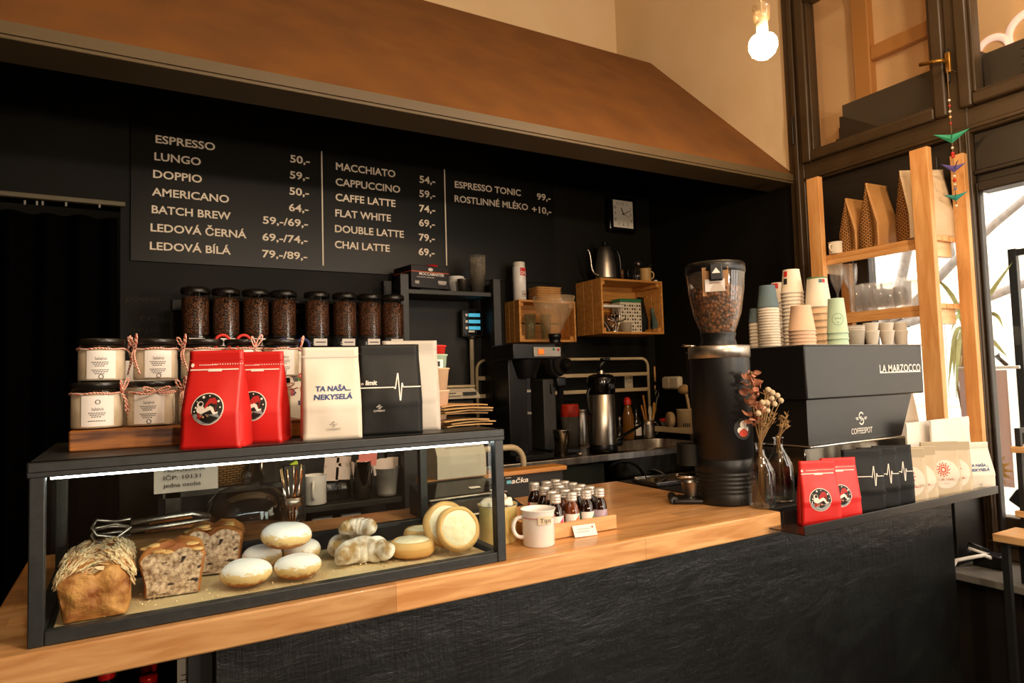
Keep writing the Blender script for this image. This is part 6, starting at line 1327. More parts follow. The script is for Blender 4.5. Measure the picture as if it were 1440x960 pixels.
# round sticker on the grinder
sa = atan2(-GY, -GX)+.72
sf = lambda x, z, o=.0009: Vector(((R+o)*cos(sa+x/R), (R+o)*sin(sa+x/R), z))
mb = MB(); zc_ = zf(600); mb.grid(lambda u, v: sf(.031*v*cos(2*pi*u), zc_+.031*v*sin(2*pi*u)), 28, 4); mb.k = 1
for x, z, r in [(0, .012, .012), (-.012, -.004, .009), (.012, -.002, .008)]: mb.grid(lambda u, v: sf(x+r*v*cos(2*pi*u), zc_+z+r*v*sin(2*pi*u), .0013), 12, 2)
mb.k = 2; mb.grid(lambda u, v: sf(.016*v*cos(2*pi*u), zc_-.012+.011*v*sin(2*pi*u), .0016), 14, 2); mb.build('round_sticker', [M_NIGHT, M_SUIT, mat('sticker_red', 'CC3A1C', .5)], eg)
# tamping mat behind the grinder
q0 = pZ(931, 672, 1.0); q1 = pZ(972, 664, 1.0); q2 = pZ(985, 686, 1.0)
tmn = thing('tamping_mat', 'flat black metal tray with bright edge behind the grinder on the worktop', 'tray', (1.66, 1.80, 1.0), -.12)
MB().box((0, 0, .006), (.20, .15, .012), .003).build('mat', mat('dark_rubber', '1C1B1A', .3), tmn); MB().box((.0, .074, .0145), (.18, .006, .005), .001).box((0, 0, .0125), (.17, .11, .001)).build('bright_edge', M_CHROME, tmn)
mb = MB(); mb.tube(bez((.03, .05, .016), (.0, .10, .05), (-.06, .06, .05), (-.07, .03, .016)), .003); mb.build('cable', M_BLACKPLASTIC, tmn)
# ------------------------------------------------------------------ vases with dried flowers
M_VASE = thin_glass('vase_glass', (.93, .93, .91), .12, .03)
def vase(lab, px_, py_, k):
    q = foot(px_, py_, 1.0, .037); R = mpp(q)*18.5; h = mpp(q)*91
    t = thing('bottle_vase', lab, 'vase', (q.x, q.y, 1.0))
    MB().lathe([(0, .003), (R*.9, .002), (R, .010), (R, h*.52), (R*.92, h*.60), (R*.55, h*.74), (R*.34, h*.82), (R*.32, h*.95), (R*.42, h*.975), (R*.40, h*1.0), (R*.34, h*.99)], n=44).build('glass', M_VASE, t)
    MB().lathe([(0, .002), (R*.88, .002), (R*.86, .006), (0, .007)], n=32).build('thick_base', thin_glass('base_glass%d' % k, (.75, .76, .72), .2, .05), t)
    return q, R, h
v1, VR, VH = vase('clear glass bottle vase nearest the counter edge, with dried flowers', 1073, 717, 0)
v2, VR2, VH2 = vase('clear glass bottle vase behind the front one, next to the red pouch', 1099, 708, 1)
M_STEM = mat('dry_stem', '8A6A42', .8); M_DRYLEAF = mat('dry_rust_leaf', '9A5B42', .8, 0, 'B07A5C', 40); M_DRYBALL = mat('dry_cream_ball', 'CDB896', .9, bump=.5, bscale=150); M_DRYGRASS = mat('dry_straw', '9C7C50', .85, 0, '86663C', 30)
def spot(q, px_, py_, dy=0): return pY(px_, py_, q.y+dy)
def leaf(mb, p, d, L, w):
    d = Vector(d).normalized(); s = d.cross(Vector((random.uniform(-1, 1), random.uniform(-1, 1), random.uniform(-1, 1)))).normalized(); n = d.cross(s)
    mb.grid(lambda u, v: Vector(p)+d*L*u+s*w*(v-.5)*2*sin(pi*min(u*.95+.03, 1))**.8+n*L*.15*sin(u*3)*(1-abs(v-.5)), 4, 2)
random.seed(21)
# rust-leaved spray
t = thing('dried_branch', 'dried branch with rust coloured leaves in the front bottle vase', 'dried flower', (v1.x, v1.y, 1.006)); o3 = Vector(t.location); mb = MB(); ml = MB()
st = [Vector((.004, 0, 0)), Vector((.0, .004, VH*.6)), Vector((-.002, .0, VH*1.0)), spot(v1, 1063, 600)-o3, spot(v1, 1058, 560)-o3, spot(v1, 1057, 522)-o3]
mb.tube(st, .0018, 6); mb.build('stem', M_STEM, t)
for i in range(64):
    f_ = random.uniform(0, 1); a = st[3].lerp(st[5], f_); leaf(ml, a+Vector((random.uniform(-.016, .016), random.uniform(-.014, .014), 0)), (random.uniform(-1, 1), random.uniform(-1, 1), random.uniform(-.1, .9)), random.uniform(.016, .030), random.uniform(.006, .010))
o = ml.build('leaves', M_DRYLEAF, t); o['kind'] = 'stuff'
# cream ball flowers
t = thing('dried_ball_flowers', 'dried stems with cream ball heads in the front bottle vase', 'dried flower', (v1.x, v1.y, 1.006)); o3 = Vector(t.location)
for (px_, py_) in [(1080, 548), (1086, 552), (1093, 556), (1098, 563), (1085, 560), (1078, 566), (1072, 566), (1089, 568), (1073, 574), (1068, 575), (1079, 577), (1066, 581), (1082, 550)]:
    e = spot(v1, px_, py_, random.uniform(-.02, .02))-o3
    sgm = MB().tube([Vector((random.uniform(-.012, .012), random.uniform(-.012, .012), .01)), Vector((random.uniform(-.004, .004), random.uniform(-.004, .004), VH*.9)), e.lerp(Vector((0, 0, VH)), .35)+Vector((0, 0, -.004)), e], .0012, 5).build('stem', M_STEM, t)
    MB().blob(e, (.0088, .0088, .0088), 2, .0006, 200).build('ball_head', M_DRYBALL, t)
# straw coloured sprigs in both vases
def sprigs(lab, v, tips, n, nm='dried_grass', vh=.18):
    t = thing(nm, lab, 'dried flower', (v.x, v.y, 1.006)); o3 = Vector(t.location); mb = MB(); ml = MB()
    for i in range(n):
        px_, py_ = random.choice(tips); e = spot(v, px_+random.uniform(-4, 4), py_+random.uniform(-5, 5), random.uniform(-.02, .02))-o3
        b0 = Vector((random.uniform(-.01, .01), random.uniform(-.01, .01), random.uniform(.008, .05) if i < 4 else vh*.72)); ne = Vector((random.uniform(-.006, .006), random.uniform(-.006, .006), vh*.95))
        c1 = ne.lerp(e, .5)+Vector((random.uniform(-.006, .006), 0, .006)); mb.tube([b0, ne, c1, e], .0010, 5)
        for k in range(5): leaf(ml, c1.lerp(e, random.uniform(.2, 1)), (random.uniform(-1, 1), random.uniform(-1, 1), random.uniform(.2, 1.4)), random.uniform(.010, .022), random.uniform(.0015, .003))
    mb.build('stems', M_STEM, t)['kind'] = 'stuff'; ml.build('bracts', M_DRYGRASS, t)['kind'] = 'stuff'
sprigs('straw coloured dried sprigs in the front bottle vase', v1, [(1060, 600), (1068, 590), (1076, 600), (1085, 590), (1078, 550), (1090, 585), (1070, 615), (1082, 612)], 15, vh=VH)
sprigs('straw coloured dried sprigs in the rear bottle vase', v2, [(1095, 585), (1103, 590), (1112, 586), (1098, 600), (1108, 598)], 13, vh=VH2)
# ------------------------------------------------------------------ espresso machine
EY = 1.36; x0 = pY(1133, 525, EY).x; x1 = pY(1298, 520, EY).x; zt = pY(1215, 484.5, EY).z; zm = (pY(1135, 564, EY).z+pY(1299, 551, EY).z)/2; zl = (pY(1138, 631, EY).z+pY(1279, 611, EY).z)/2
EW = x1-x0; ED = .52
em = thing('espresso_machine', 'large black two-tier espresso machine with cups on top', 'espresso machine', ((x0+x1)/2, EY, 1.0))
M_EM = mat('satin_black_machine', '131312', .38, bump=.04, bscale=300, spec=.5)
MB().box((0, ED/2, (zt+zm)/2-1.0), (EW, ED, zt-zm), .006).build('upper_body', M_EM, em)
mb = MB(); mb.box((0, ED/2, zt-1.0-.001), (EW+.002, ED+.002, .004), .0015); mb.build('top_edge', mat('grey_edge', '6B6B67', .3, .5), em)
mb = MB(); xr0 = -EW/2+.012; xr1 = pY(1282, 556, EY+.012).x-em.location.x; xr2 = pY(1268, 612, EY+.012).x-em.location.x
mb.prism([(xr0, zl-1.0+.004), (xr2, zl-1.0+.004), (xr1, zm-1.0-.001), (xr0, zm-1.0-.001)], ED-.03, Matrix.Translation((0, .012, 0))); mb.build('lower_body', M_EM, em)
MB().box((-.02, ED/2-.01, zl-1.0), (EW-.05, ED-.02, .006), .002).build('bright_edge', M_CHROME, em)
MB().box((-.02, ED/2, (zl-1.0)/2+.015), (EW-.055, ED-.05, zl-1.0-.036), .006).build('drip_base', mat('dark_mirror_steel', '6E6A62', .12, 1), em)
for x in (-EW/2+.07, EW/2-.11):
    for y in (.06, ED-.06): MB().cyl((x, y, 0), (x, y, .03), .02, .024).build('foot', M_BLACKPLASTIC, em)
mb = MB(); q0 = pY(1237, 524, EY); q1 = pY(1294, 521, EY); hh = pY(1237, 513, EY).z-q0.z; ex = em.location.x; zq = (q0.z+q1.z)/2-1.0
mb.text('LA MARZOCCO', width=q1.x-q0.x, height=hh, fn=lambda x, z: Vector((q0.x-ex+x, -.0012, zq+z)), bold=.012, spacing=1.05)
mb.box(((q0.x+q1.x)/2-ex, -.001, zq-.001), (q1.x-q0.x, .0006, .0035)); mb.build('maker_lettering', M_PRINTW, em)
q = pY(1211, 588, EY+.012); mb = MB(); fl = lambda x, z, o=.001: Vector((q.x-ex+x, .012-o, q.z-1.0+z)); logo_spot(mb, fl, (0, 0), .021); mb.build('shop_logo', M_PRINTW, em)
# cups on the machine
CZ = zt+.0015
def upcup(label, px_, Y, wpx, toppx, m, basepx=482, group=None, n=1, pitch=.0, mtop=None, body=None):
    """a stack of upturned cups: n cups, each a thing"""
    q = pY(px_, 470, Y); s = mpp(q); R1 = wpx*s/2; H = pY(px_, toppx, Y).z-CZ
    body = body or min(H, .09); pt_ = (H-body)/(n-1) if n > 1 else 0
    for k in range(n):
        mt = mtop if (mtop and k == n-1) else m
        o = MB().lathe([(R1*.98, 0), (R1*1.03, .001), (R1*1.03, .004), (R1*.98, .005), (R1*.74, body-.004), (R1*.74, body), (R1*.70, body), (R1*.68, body-.003), (0, body-.003)], n=32).build('paper_cup', mt, None, (q.x, q.y, CZ+k*pt_))
        l_ = label
        if k == n-1: l_ = label.replace('stack of', 'topmost of the stack of')
        tag(o, l_ if n == 1 else (('top cup of the ' if k == n-1 else 'nested cup of the ')+label), 'cup', group or label)
    return q, R1, H
upcup('short blue paper cup stack at the left on the machine', 1063, 1.74, 18, 434, M_CUPWHITE, n=9, mtop=M_CUPBLUE, body=.055)
qB, rB, hB = upcup('tall blue-topped paper cup stack on the machine', 1082, 1.68, 29, 402, M_CUPWHITE, n=16, mtop=M_CUPBLUE, body=.085)
qC, rC_, hC_ = upcup('thin printed paper cup stack behind the tall ones', 1096, 1.80, 20, 398, M_CUPWHITE, n=12, body=.085)
qD, rD, hD = upcup('tallest white paper cup stack on the machine', 1117, 1.70, 30, 380, M_CUPWHITE, n=16, body=.095)
qE, rE, hE = upcup('pinkish beige paper cup stack in front on the machine', 1128, 1.46, 36, 430, M_CUPPINK, n=5, body=.088)
qF, rF, hF = upcup('tall beige paper cup stack in front on the machine', 1153, 1.60, 35, 391, M_CUPBEIGE, n=7, mtop=M_CUPWHITE, body=.115)
qG, rG, hG = upcup('mint paper cup stack with round stamp on the machine', 1178, 1.46, 28, 420, M_CUPMINT, n=3, body=.125)
def patch(parent_name, q, r0, r1, z0, z1, a, w, mats, lab):
    pass
# print on the top cups (parts of those cups)
def cup_print(q, R1, H, body, frac0, frac1, a0, a1, m, part, nmlab):
    top = max((o for o in bpy.data.objects if o.type == 'MESH' and o.name.startswith('paper_cup') and (o.location-Vector((q.x, q.y, o.location.z))).length < 1e-4), key=lambda o: o.location.z)
    base = atan2(-q.y, -q.x)
    f = lambda u, v: Vector(((R1*(.98-.24*(frac0+(frac1-frac0)*v))+.0008)*cos(base+a0+(a1-a0)*u), (R1*(.98-.24*(frac0+(frac1-frac0)*v))+.0008)*sin(base+a0+(a1-a0)*u), body*(frac0+(frac1-frac0)*v)))
    MB().grid(f, 8, 1).build(part, m, top)
cup_print(qC, rC_, hC_, .085, .70, .95, -.9, .2, M_RED, 'red_print', 0); cup_print(qC, rC_, hC_, .085, .1, .6, -.9, -.2, mat('grey_cup_print', '7C7A72', .7), 'grey_print', 0)
cup_print(qD, rD, hD, .095, .70, .92, -.9, -.45, M_RED, 'red_print', 0); cup_print(qD, rD, hD, .095, .38, .62, -.9, -.45, M_PRINT, 'dark_print', 0)
cup_print(qF, rF, hF, .115, .80, .92, .5, .8, M_RED, 'red_print', 0); cup_print(qF, rF, hF, .115, .80, .92, .15, .48, M_CUPBLUE, 'blue_print', 0); cup_print(qF, rF, hF, .115, .955, 1.0, -1.4, 1.4, mat('green_ring', '4E7A50', .6), 'green_ring', 0)
top = max((o for o in bpy.data.objects if o.type == 'MESH' and o.name.startswith('paper_cup') and (o.location-Vector((qG.x, qG.y, o.location.z))).length < 1e-4), key=lambda o: o.location.z)
base = atan2(-qG.y, -qG.x)+.1
gf = lambda x, z, o=.0008: Vector(((rG*(.98-.24*z/.125)+o)*cos(base+x/rG), (rG*(.98-.24*z/.125)+o)*sin(base+x/rG), z))
mb = MB(); pr_ = [(.021*cos(a), .050+.021*sin(a)) for a in [k*2*pi/32 for k in range(33)]]
for p_, q_ in zip(pr_, pr_[1:]): mb.quad([gf(*p_), gf(*q_), gf(q_[0]*.95, .05+(q_[1]-.05)*.95), gf(p_[0]*.95, .05+(p_[1]-.05)*.95)])
for s, zz, ww in (('KAVA', .050, .024), ('ok', .036, .008)): mb.text(s, width=ww, height=.006, fn=lambda x, z: gf(-x+ww/2, zz+z), bold=-.01)
mb.build('round_stamp', mat('stamp_green', '55705C', .7), top)
M_MILKY = thin_glass('milky_plastic', (.97, .96, .94), .08, .1, .45, 'F2EBE0')
q = pY(1204, 470, 1.48); s = mpp(q)
for k in range(3):
    o = MB().lathe([(0, .001), (s*9, .001), (s*11.5, s*22), (s*12.5, s*22.4), (s*11.5, s*23)], n=28).build('plastic_tumbler', M_MILKY, None, (q.x, q.y, CZ+k*.008)); tag(o, 'milky plastic tumbler in the short stack right of the mint cups', 'cup', 'milky plastic tumblers')
M_ESPC = mat('grey_white_porcelain', 'CFC4B4', .4)
for k, (px_, Y) in enumerate([(1226, 1.46), (1247, 1.46), (1266, 1.50)]):
    q = pY(px_, 470, Y); s = mpp(q); h = pY(px_, 465, Y).z-CZ
    o = MB().lathe([(0, 0), (s*6, 0), (s*6.5, .003), (s*10, h*.95), (s*10.4, h), (s*9.8, h), (s*6, .006), (0, .006)], n=32).build('espresso_cup', M_ESPC, None, (q.x, q.y, CZ)); tag(o, 'small pale espresso cup on the machine, %s of three' % ['leftmost', 'middle', 'rightmost'][k], 'cup', 'espresso cups on the machine')
    o2 = MB().lathe([(0, 0), (s*6, 0), (s*6.5, .003), (s*10, h*.95), (s*10.4, h), (s*9.8, h), (s*6, .006), (0, .006)], n=32).build('espresso_cup', M_ESPC, None, (q.x+.002, q.y+.003, CZ+h*.52)); tag(o2, 'small pale espresso cup stacked on another, %s pair of three' % ['leftmost', 'middle', 'rightmost'][k], 'cup', 'espresso cups on the machine')
qa, qb = pY(1217, 458, 1.62), pY(1273, 458, 1.62); ra = thing('dark_rack', 'dark flat rack behind the espresso cups on the machine', 'rack', ((qa.x+qb.x)/2, 1.66, CZ)); hz_ = qa.z-CZ
MB().box((0, 0, hz_), (qb.x-qa.x, .12, .008), .002).build('plate', mat('dark_green_steel', '2A2E28', .4), ra)
for x in (-1, 1):
    for y in (-.05, .05): MB().cyl((x*(qb.x-qa.x)*.45, y, 0), (x*(qb.x-qa.x)*.45, y, hz_-.004), .004).build('leg', M_STEEL, ra)
# ------------------------------------------------------------------ bag tray on the counter front
LY = 1.125
l0 = pY(1131, 742, LY); l1 = pY(1403, 681, LY); lb0 = pY(1131, 756, LY); lb1 = pY(1403, 692, LY)
ztop = (l0.z+l1.z)/2; zbot = (lb0.z+lb1.z)/2; TX0, TX1 = l0.x, l1.x
tray = thing('bag_tray', 'long black sheet metal tray on the counter front holding coffee pouches', 'tray', (0, 0, 0))
M_TRAY = mat('black_tray', '120F0C', .32)
MB().box(((TX0+TX1)/2, LY+.001, (ztop+zbot)/2), (TX1-TX0, .003, ztop-zbot), .001).build('front_lip', M_TRAY, tray)
MB().box(((TX0+TX1)/2, (LY+1.2335)/2, zbot+.0015), (TX1-TX0, 1.2335-LY, .003)).build('tray_floor', mat('brown_tray_floor', '2E1D12', .25), tray)
MB().box(((1.549+TX1)/2, 1.2322, (zbot+1.0)/2), (TX1-1.549, .003, 1.0-zbot)).build('back_plate', M_TRAY, tray)
FZ2 = zbot+.0035
def tb(label, pxr, rz, printer, m, h=.172, w=.115, d=.045, seed=0, dy=0, group=None, **kw):
    """pouch whose right front edge shows at pixel column pxr"""
    yc = 1.178+dy; ye = yc-w/2*abs(sin(rz))-d/2*cos(rz)*0
    xr = pY(pxr, 690, yc+w/2*sin(rz)).x; xc = xr-w/2*cos(rz)
    return pouch(label, (xc, yc, FZ2), rz, w, h, d, m, printer, group, seed=seed, **kw)
def print_sun(front, hw, w, h):
    mb = MB(); c = (.010, h*.42); disc(mb, front, c, w*.36, .0008, 30, 4); mb.k = 1
    for k in range(12):
        a = k*pi/6
        for q, r in ((.06, .022), (.115, .026), (.165, .020)): disc(mb, front, (c[0]-.008+w*q*cos(a+q*3), c[1]+w*.12+w*q*sin(a+q*3)), w*r, .0014, 8, 1)
    mb.text('zimná klasika', width=w*.50, height=h*.036, fn=lambda x, z: front(c[0]-w*.27+x, c[1]-w*.15+z, .0014), bold=.02, shear=.2)
    mb.text('coffeespot', width=w*.16, height=h*.014, fn=lambda x, z: front(c[0]-w*.08+x, c[1]-w*.24+z, .0014))
    mb.k = 2; mb.grid(lambda u, v: front((u*2-1)*hw(h*.9)*.985, h*(.845+.15*v), .0009), 12, 3)
    return mb, [M_BAGCREAM, M_ORANGEP, bpy.data.materials.get('kraft_seal') or mat('kraft_seal', 'B3A285', .55)]
tb('red coffee pouch in the front tray, leftmost in the tray', 1178, -.42, print_red, M_BAGRED, .172, .114, .028, bulge=.003, seed=51, top=.90)
tb('red coffee pouch in the front tray, behind the leftmost one', 1207, -.42, print_red, M_BAGRED, .172, .114, .028, bulge=.003, seed=52, dy=.0, top=.90)
for k, px_ in enumerate((1243, 1264, 1284)):
    tb('black pouch with white pulse line in the front tray, %s of three' % ['left', 'middle', 'right'][k], px_, -.48, print_black, M_BAGBLACK, .186, .120, .016, bulge=.002, seed=53+k, dy=.006, group='black pouches in the tray', top=1.0, xc=.030, zc=.58, s=.030)
for k, (px_, hh) in enumerate([(1303, .170), (1318, .172), (1351, .178), (1367, .172)]):
    tb('beige pouch with red sun print in the front tray, %s of four' % ['leftmost', 'second', 'third', 'rightmost'][k], px_, -.48, print_sun, M_BAGKRAFT, hh, .125, .014, bulge=.002, seed=60+k, dy=.006, group='beige sun pouches in the tray', top=1.0)
tb('cream pouch with blue lettering in the front tray, at its right end', 1393, -.40, print_cream, M_BAGCREAM, .162, .115, .045, seed=66, top=.98)
# white paper bags standing behind the pouches
for k, (pxa, pxb, pyt, Y, lab) in enumerate([(1277, 1330, 592, 1.33, 'white paper bag standing behind the beige pouches, left one'), (1312, 1366, 588, 1.30, 'white paper bag standing behind the beige pouches, right one')]):
    a, b_ = pY(pxa, 640, Y), pY(pxb, 640, Y); zt_ = pY((pxa+pxb)/2, pyt, Y).z
    wv, hv = b_.x-a.x, zt_-1.0; mb = MB()
    for s in (0, 1): mb.grid(lambda u, v: Vector(((u-.5)*wv, s*.006+.003*noise.noise(Vector((u*5, v*5, k+s*9))), v*(hv+(.002*sin(u*60) if v > .99 else 0)))), 30, 8)
    for s in (0, 1): mb.grid(lambda u, v: Vector(((s-.5)*wv, u*.006, v*hv)), 1, 4)
    o = mb.build('paper_bag', mat('white_bag_paper', 'E6DED2', .8) if k == 0 else bpy.data.materials['white_bag_paper'], None, ((a.x+b_.x)/2, Y, 1.0005)); tag(o, lab, 'paper bag')
# folk pattern gift bag and menu cards right of the machine
# ------------------------------------------------------------------ pine shelf in front of the shop window
HX0, HX1 = 2.655, 2.86
def hy(px_, py_, X=HX0): return pX(px_, py_, X)
ya0, ya1 = hy(1290, 400).y, hy(1316, 400).y          # front right post
yb0, yb1 = hy(1136, 300).y, hy(1153, 300).y          # front left post
ztR = hy(1290, 209).z; ztL = hy(1145, 249).z
ztop = hy(1220, 345.5).z; zmid = hy(1240, 433).z
ym_ = (ya0+yb1)/2
hs = thing('pine_shelf', 'raw pine shelf standing in front of the shop window', 'shelf', (HX0+.1, ym_, 0)); o3 = Vector(hs.location)
pw = .03
def post(y0, y1, x, z, z0=.895): MB().box((x-o3.x, (y0+y1)/2-o3.y, (z+z0)/2), (pw, abs(y0-y1), z-z0), .002).build('post', M_PINE, hs)
post(ya0, ya1, HX0+pw/2, ztR); post(yb0, yb1, HX0+pw/2, ztL)
ra0, ra1 = pX(1346, 300, HX1).y, pX(1346, 300, HX1).y-.05
post(ra0, ra1, HX1-pw/2, pX(1338, 222, HX1).z); rb0 = pX(1188, 400, HX1).y; rb1 = pX(1201, 400, HX1).y; post(rb0, rb1, HX1-pw/2, ztop-.03)
zlow = 1.12
lc = thing('low_cabinet', 'low dark cabinet on the ledge carrying the pine shelf', 'cabinet', (2.755, 1.645, .643)); MB().box((0, 0, .125), (.24, .57, .25), .004).build('cabinet_body', M_FRAMED, lc); MB().box((-.122, -.155, .125), (.006, .30, .235), .002).box((-.122, .155, .125), (.006, .30, .235), .002).build('door', M_MATTEBLACK, lc)
for z in (ztop, zmid, zlow):
    n = 3
    for k in range(n):
        wdt = (HX1-HX0-2*pw)/n; MB().box((HX0+pw+wdt*(k+.5)-o3.x, (ya0+yb1)/2-o3.y-.0, z-.0115), (wdt-.004, (yb0-ya1)-.002, .020), .0015).build('shelf_board', M_PINEX, hs)
    for y in ((ya0+ya1)/2, (yb0+yb1)/2): MB().box(((HX0+HX1)/2-o3.x, y-o3.y, z-.020-.030), (HX1-HX0-2*pw-.002, .022, .058), .0015).build('side_rail', wood('pine_rail', 'D9B682', 'EDD3A6', 'X', 5) if 'pine_rail' not in bpy.data.materials else bpy.data.materials['pine_rail'], hs)
    MB().box((HX0+pw+.0065-o3.x, (ya0+yb1)/2-o3.y, z-.034), (.012, (yb1-ya0)-.001, .024), .001).build('front_rail', M_PINEX, hs)
# bags with burlap printed sides on the top board
M_BURLAP = mat('burlap_print', 'C98A3C', .8)
m = M_BURLAP; nt = m.node_tree; b = nt.nodes['Principled BSDF']; tc = nt.nodes.new('ShaderNodeTexCoord'); bk_ = nt.nodes.new('ShaderNodeTexBrick'); sx = nt.nodes.new('ShaderNodeSeparateXYZ'); cx = nt.nodes.new('ShaderNodeCombineXYZ'); nt.links.new(tc.outputs['Object'], sx.inputs[0]); nt.links.new(sx.outputs['Y'], cx.inputs[0]); nt.links.new(sx.outputs['Z'], cx.inputs[1]); bk_.inputs['Scale'].default_value = 1
bk_.inputs['Brick Width'].default_value = .013; bk_.inputs['Row Height'].default_value = .007; bk_.inputs['Mortar Size'].default_value = .0018; bk_.inputs['Color1'].default_value = lin('C98C3E'); bk_.inputs['Color2'].default_value = lin('B87A30'); bk_.inputs['Mortar'].default_value = lin('3A200C')
nt.links.new(cx.outputs[0], bk_.inputs['Vector']); nt.links.new(bk_.outputs[0], b.inputs['Base Color'])
M_KRAFTBAG = mat('tan_kraft_bag', 'BE8B50', .6, 0, 'B07E44', 8, bump=.15, bscale=30); M_CREASED = mat('pale_creased_bag', 'DDC5A2', .5, 0, 'D2B890', 6, bump=.5, bscale=14)
def winbag(lab, px_, X, rz, w, h, d, m, seed, side):
    y = pX(px_, 330, X).y; return pouch(lab, (X, y, ztop+.0005), rz, w, h, d, m, None, seed=seed, top=1.0, bulge=.012, side=side, seal=.93)
winbag('kraft coffee bag with burlap printed side on the pine shelf, leftmost beside the cup', 1205, 2.765, -.06, .13, .235, .076, M_KRAFTBAG, 71, M_BURLAP)
winbag('kraft coffee bag with burlap printed side on the pine shelf, middle one', 1236, 2.765, -.06, .14, .275, .084, M_KRAFTBAG, 72, M_BURLAP)
winbag('large pale creased coffee bag with burlap printed side behind the right shelf post', 1301, 2.772, -.50, .180, .285, .090, M_CREASED, 73, M_BURLAP)
q = pX(1169, 349, 2.70); mug('white_mug', 'white coffee cup at the left end of the pine shelf top board', (2.705, min(yb0, yb1)-.034, ztop), .030, .052, mat('warm_white_cup', 'EADFC9', .35), hx=-1, rz=0)
# glasses on the middle board
M_GL = thin_glass('drinking_glass_clear', (.985, .985, .98), .04, .03, .14, 'FFFDF8', lit=True)
gp = [(1206, 2.71, .036, .115), (1222, 2.71, .036, .115), (1238, 2.70, .033, .085), (1254, 2.70, .033, .08), (1268, 2.71, .033, .085), (1283, 2.72, .034, .105), (1214, 2.79, .036, .12), (1232, 2.79, .036, .12), (1250, 2.79, .036, .12), (1272, 2.79, .036, .13)]
for k, (px_, X, r, h) in enumerate(gp):
    y = pX(px_, 425, X).y; r *= .86
    o = MB().lathe([(0, .004), (r*.85, .004), (r*.97, h-.002), (r, h), (r*.93, h-.001), (r*.8, .012), (0, .012)] if k % 2 else [(0, .004), (r*.9, .004), (r, h*.4), (r*.94, h), (r*.88, h), (r*.92, h*.4), (r*.82, .01), (0, .01)], n=28).build('drinking_glass', M_GL, None, (X, y, zmid+.0005))
    tag(o, 'clear drinking glass on the middle pine board, %s from the left in the %s row' % (['first', 'second', 'third', 'fourth', 'fifth', 'sixth'][k if k < 6 else k-6], 'front' if k < 6 else 'rear'), 'glass', 'drinking glasses on the pine shelf')
for k, (px_, X) in enumerate([(1166, 2.735), (1185, 2.79)]):
    y = pX(px_, 430, X).y-.045; h = pX(px_, 373, X).z-zmid
    o = MB().lathe([(0, 0), (.030, .001), (.030, .003), (.005, .008), (.004, h*.42), (.010, h*.48), (.026, h*.66), (.030, h*.85), (.029, h), (.027, h), (.028, h*.84), (.02, h*.64), (0, h*.5)], n=32).build('stemmed_glass', M_GL, None, (X, y, zmid+.0005)); tag(o, 'tall stemmed glass at the left end of the middle pine board, %s one' % ('front' if k == 0 else 'rear'), 'glass', 'stemmed glasses')
# menu cards and a folk pattern bag right of the machine
for k in range(4):
    p = pX(1281+k*4, 590, 2.60); t = MB().box((0, 0, .11), (.16, .004, .22), .0005).build('menu_card', mat('pale_card', 'D8CCBA', .7) if k == 0 else (M_PRINT if k == 2 else bpy.data.materials['pale_card']), None, (2.60, 1.47+k*.017, 1.121)); t.rotation_euler = (.0, -.28, 0)
    if k == 2: tag(t, 'dark menu card leaning in the row of cards right of the machine', 'card')
    else: tag(t, 'pale menu card leaning in the row of cards right of the machine', 'card', 'pale menu cards')
# ------------------------------------------------------------------ hanging bulb
BC = EYE+ray(1073, 64)/CAMF*2.2; s = 2.2/CAMF
bl = thing('hanging_bulb', 'glowing round bulb in a white socket hanging by the end wall', 'lamp', BC)
RB = 19.5*s
MB().lathe([(0, -RB*1.0), (RB*.45, -RB*.9), (RB*.8, -RB*.62), (RB*.98, -RB*.2), (RB*.99, RB*.1), (RB*.95, RB*.36), (RB*.80, RB*.60), (RB*.52, RB*.74), (RB*.38, RB*.82), (RB*.35, RB*1.05)], n=40).build('bulb', mat('bulb_glow', 'FFE2B0', .4, emit='FFC886', estr=130), bl)
MB().lathe([(RB*.36, RB*.86), (RB*.40, RB*.88), (RB*.40, RB*1.9), (RB*.2, RB*1.98), (0, RB*2.0)], n=28).build('socket', mat('white_socket', 'F0E4CC', .4), bl)
MB().lathe([(RB*.42, RB*1.75), (RB*.55, RB*1.9), (RB*.68, RB*2.7), (RB*.6, RB*2.95), (RB*.64, RB*2.75), (RB*.52, RB*1.95)], n=10).build('glass_collar', thin_glass('collar_glass', (.95, .9, .82), .15, .05, .12, 'EBD5AE'), bl)
mb = MB(); mb.cyl((0, 0, RB*1.98), (0, 0, 4.2-BC.z), .0035, n=8); mb.build('cord', mat('pale_cord', 'D8C7A5', .6), bl)
# ------------------------------------------------------------------ paper crane mobile on the window handle
cm = thing('crane_mobile', 'string of paper cranes and beads hanging from the window handle', 'mobile', pX(1332, 100, XR-.12)); o3 = Vector(cm.location)
cxp = XR-.12
def hp2(px_, py_): p = pX(px_, py_, cxp); return p-o3
zs_ = [hp2(1332, y).z for y in (92, 294)]
MB().tube([(0.07, 0, .012), (0, 0, .012), (0, 0, zs_[1])], .0012, 6).build('string', mat('bead_string', '8A6A4A', .7), cm)
for k, (y, cl) in enumerate([(142, 'E8D8C0'), (150, 'B03020'), (158, 'E8D8C0'), (166, 'D8B070'), (175, 'B03020'), (210, 'E8D8C0'), (218, 'C8281C'), (222, 'C8281C'), (250, 'E8D8C0'), (256, 'C8281C'), (262, 'E8D8C0'), (268, '5A6A9A'), (292, 'E8D8C0')]):
    MB().blob((0, 0, hp2(1332, y).z), (.0052,)*3 if cl[0] != 'C' else (.007,)*3, 2).build('bead', bpy.data.materials.get('bead_'+cl) or mat('bead_'+cl, cl, .3), cm)
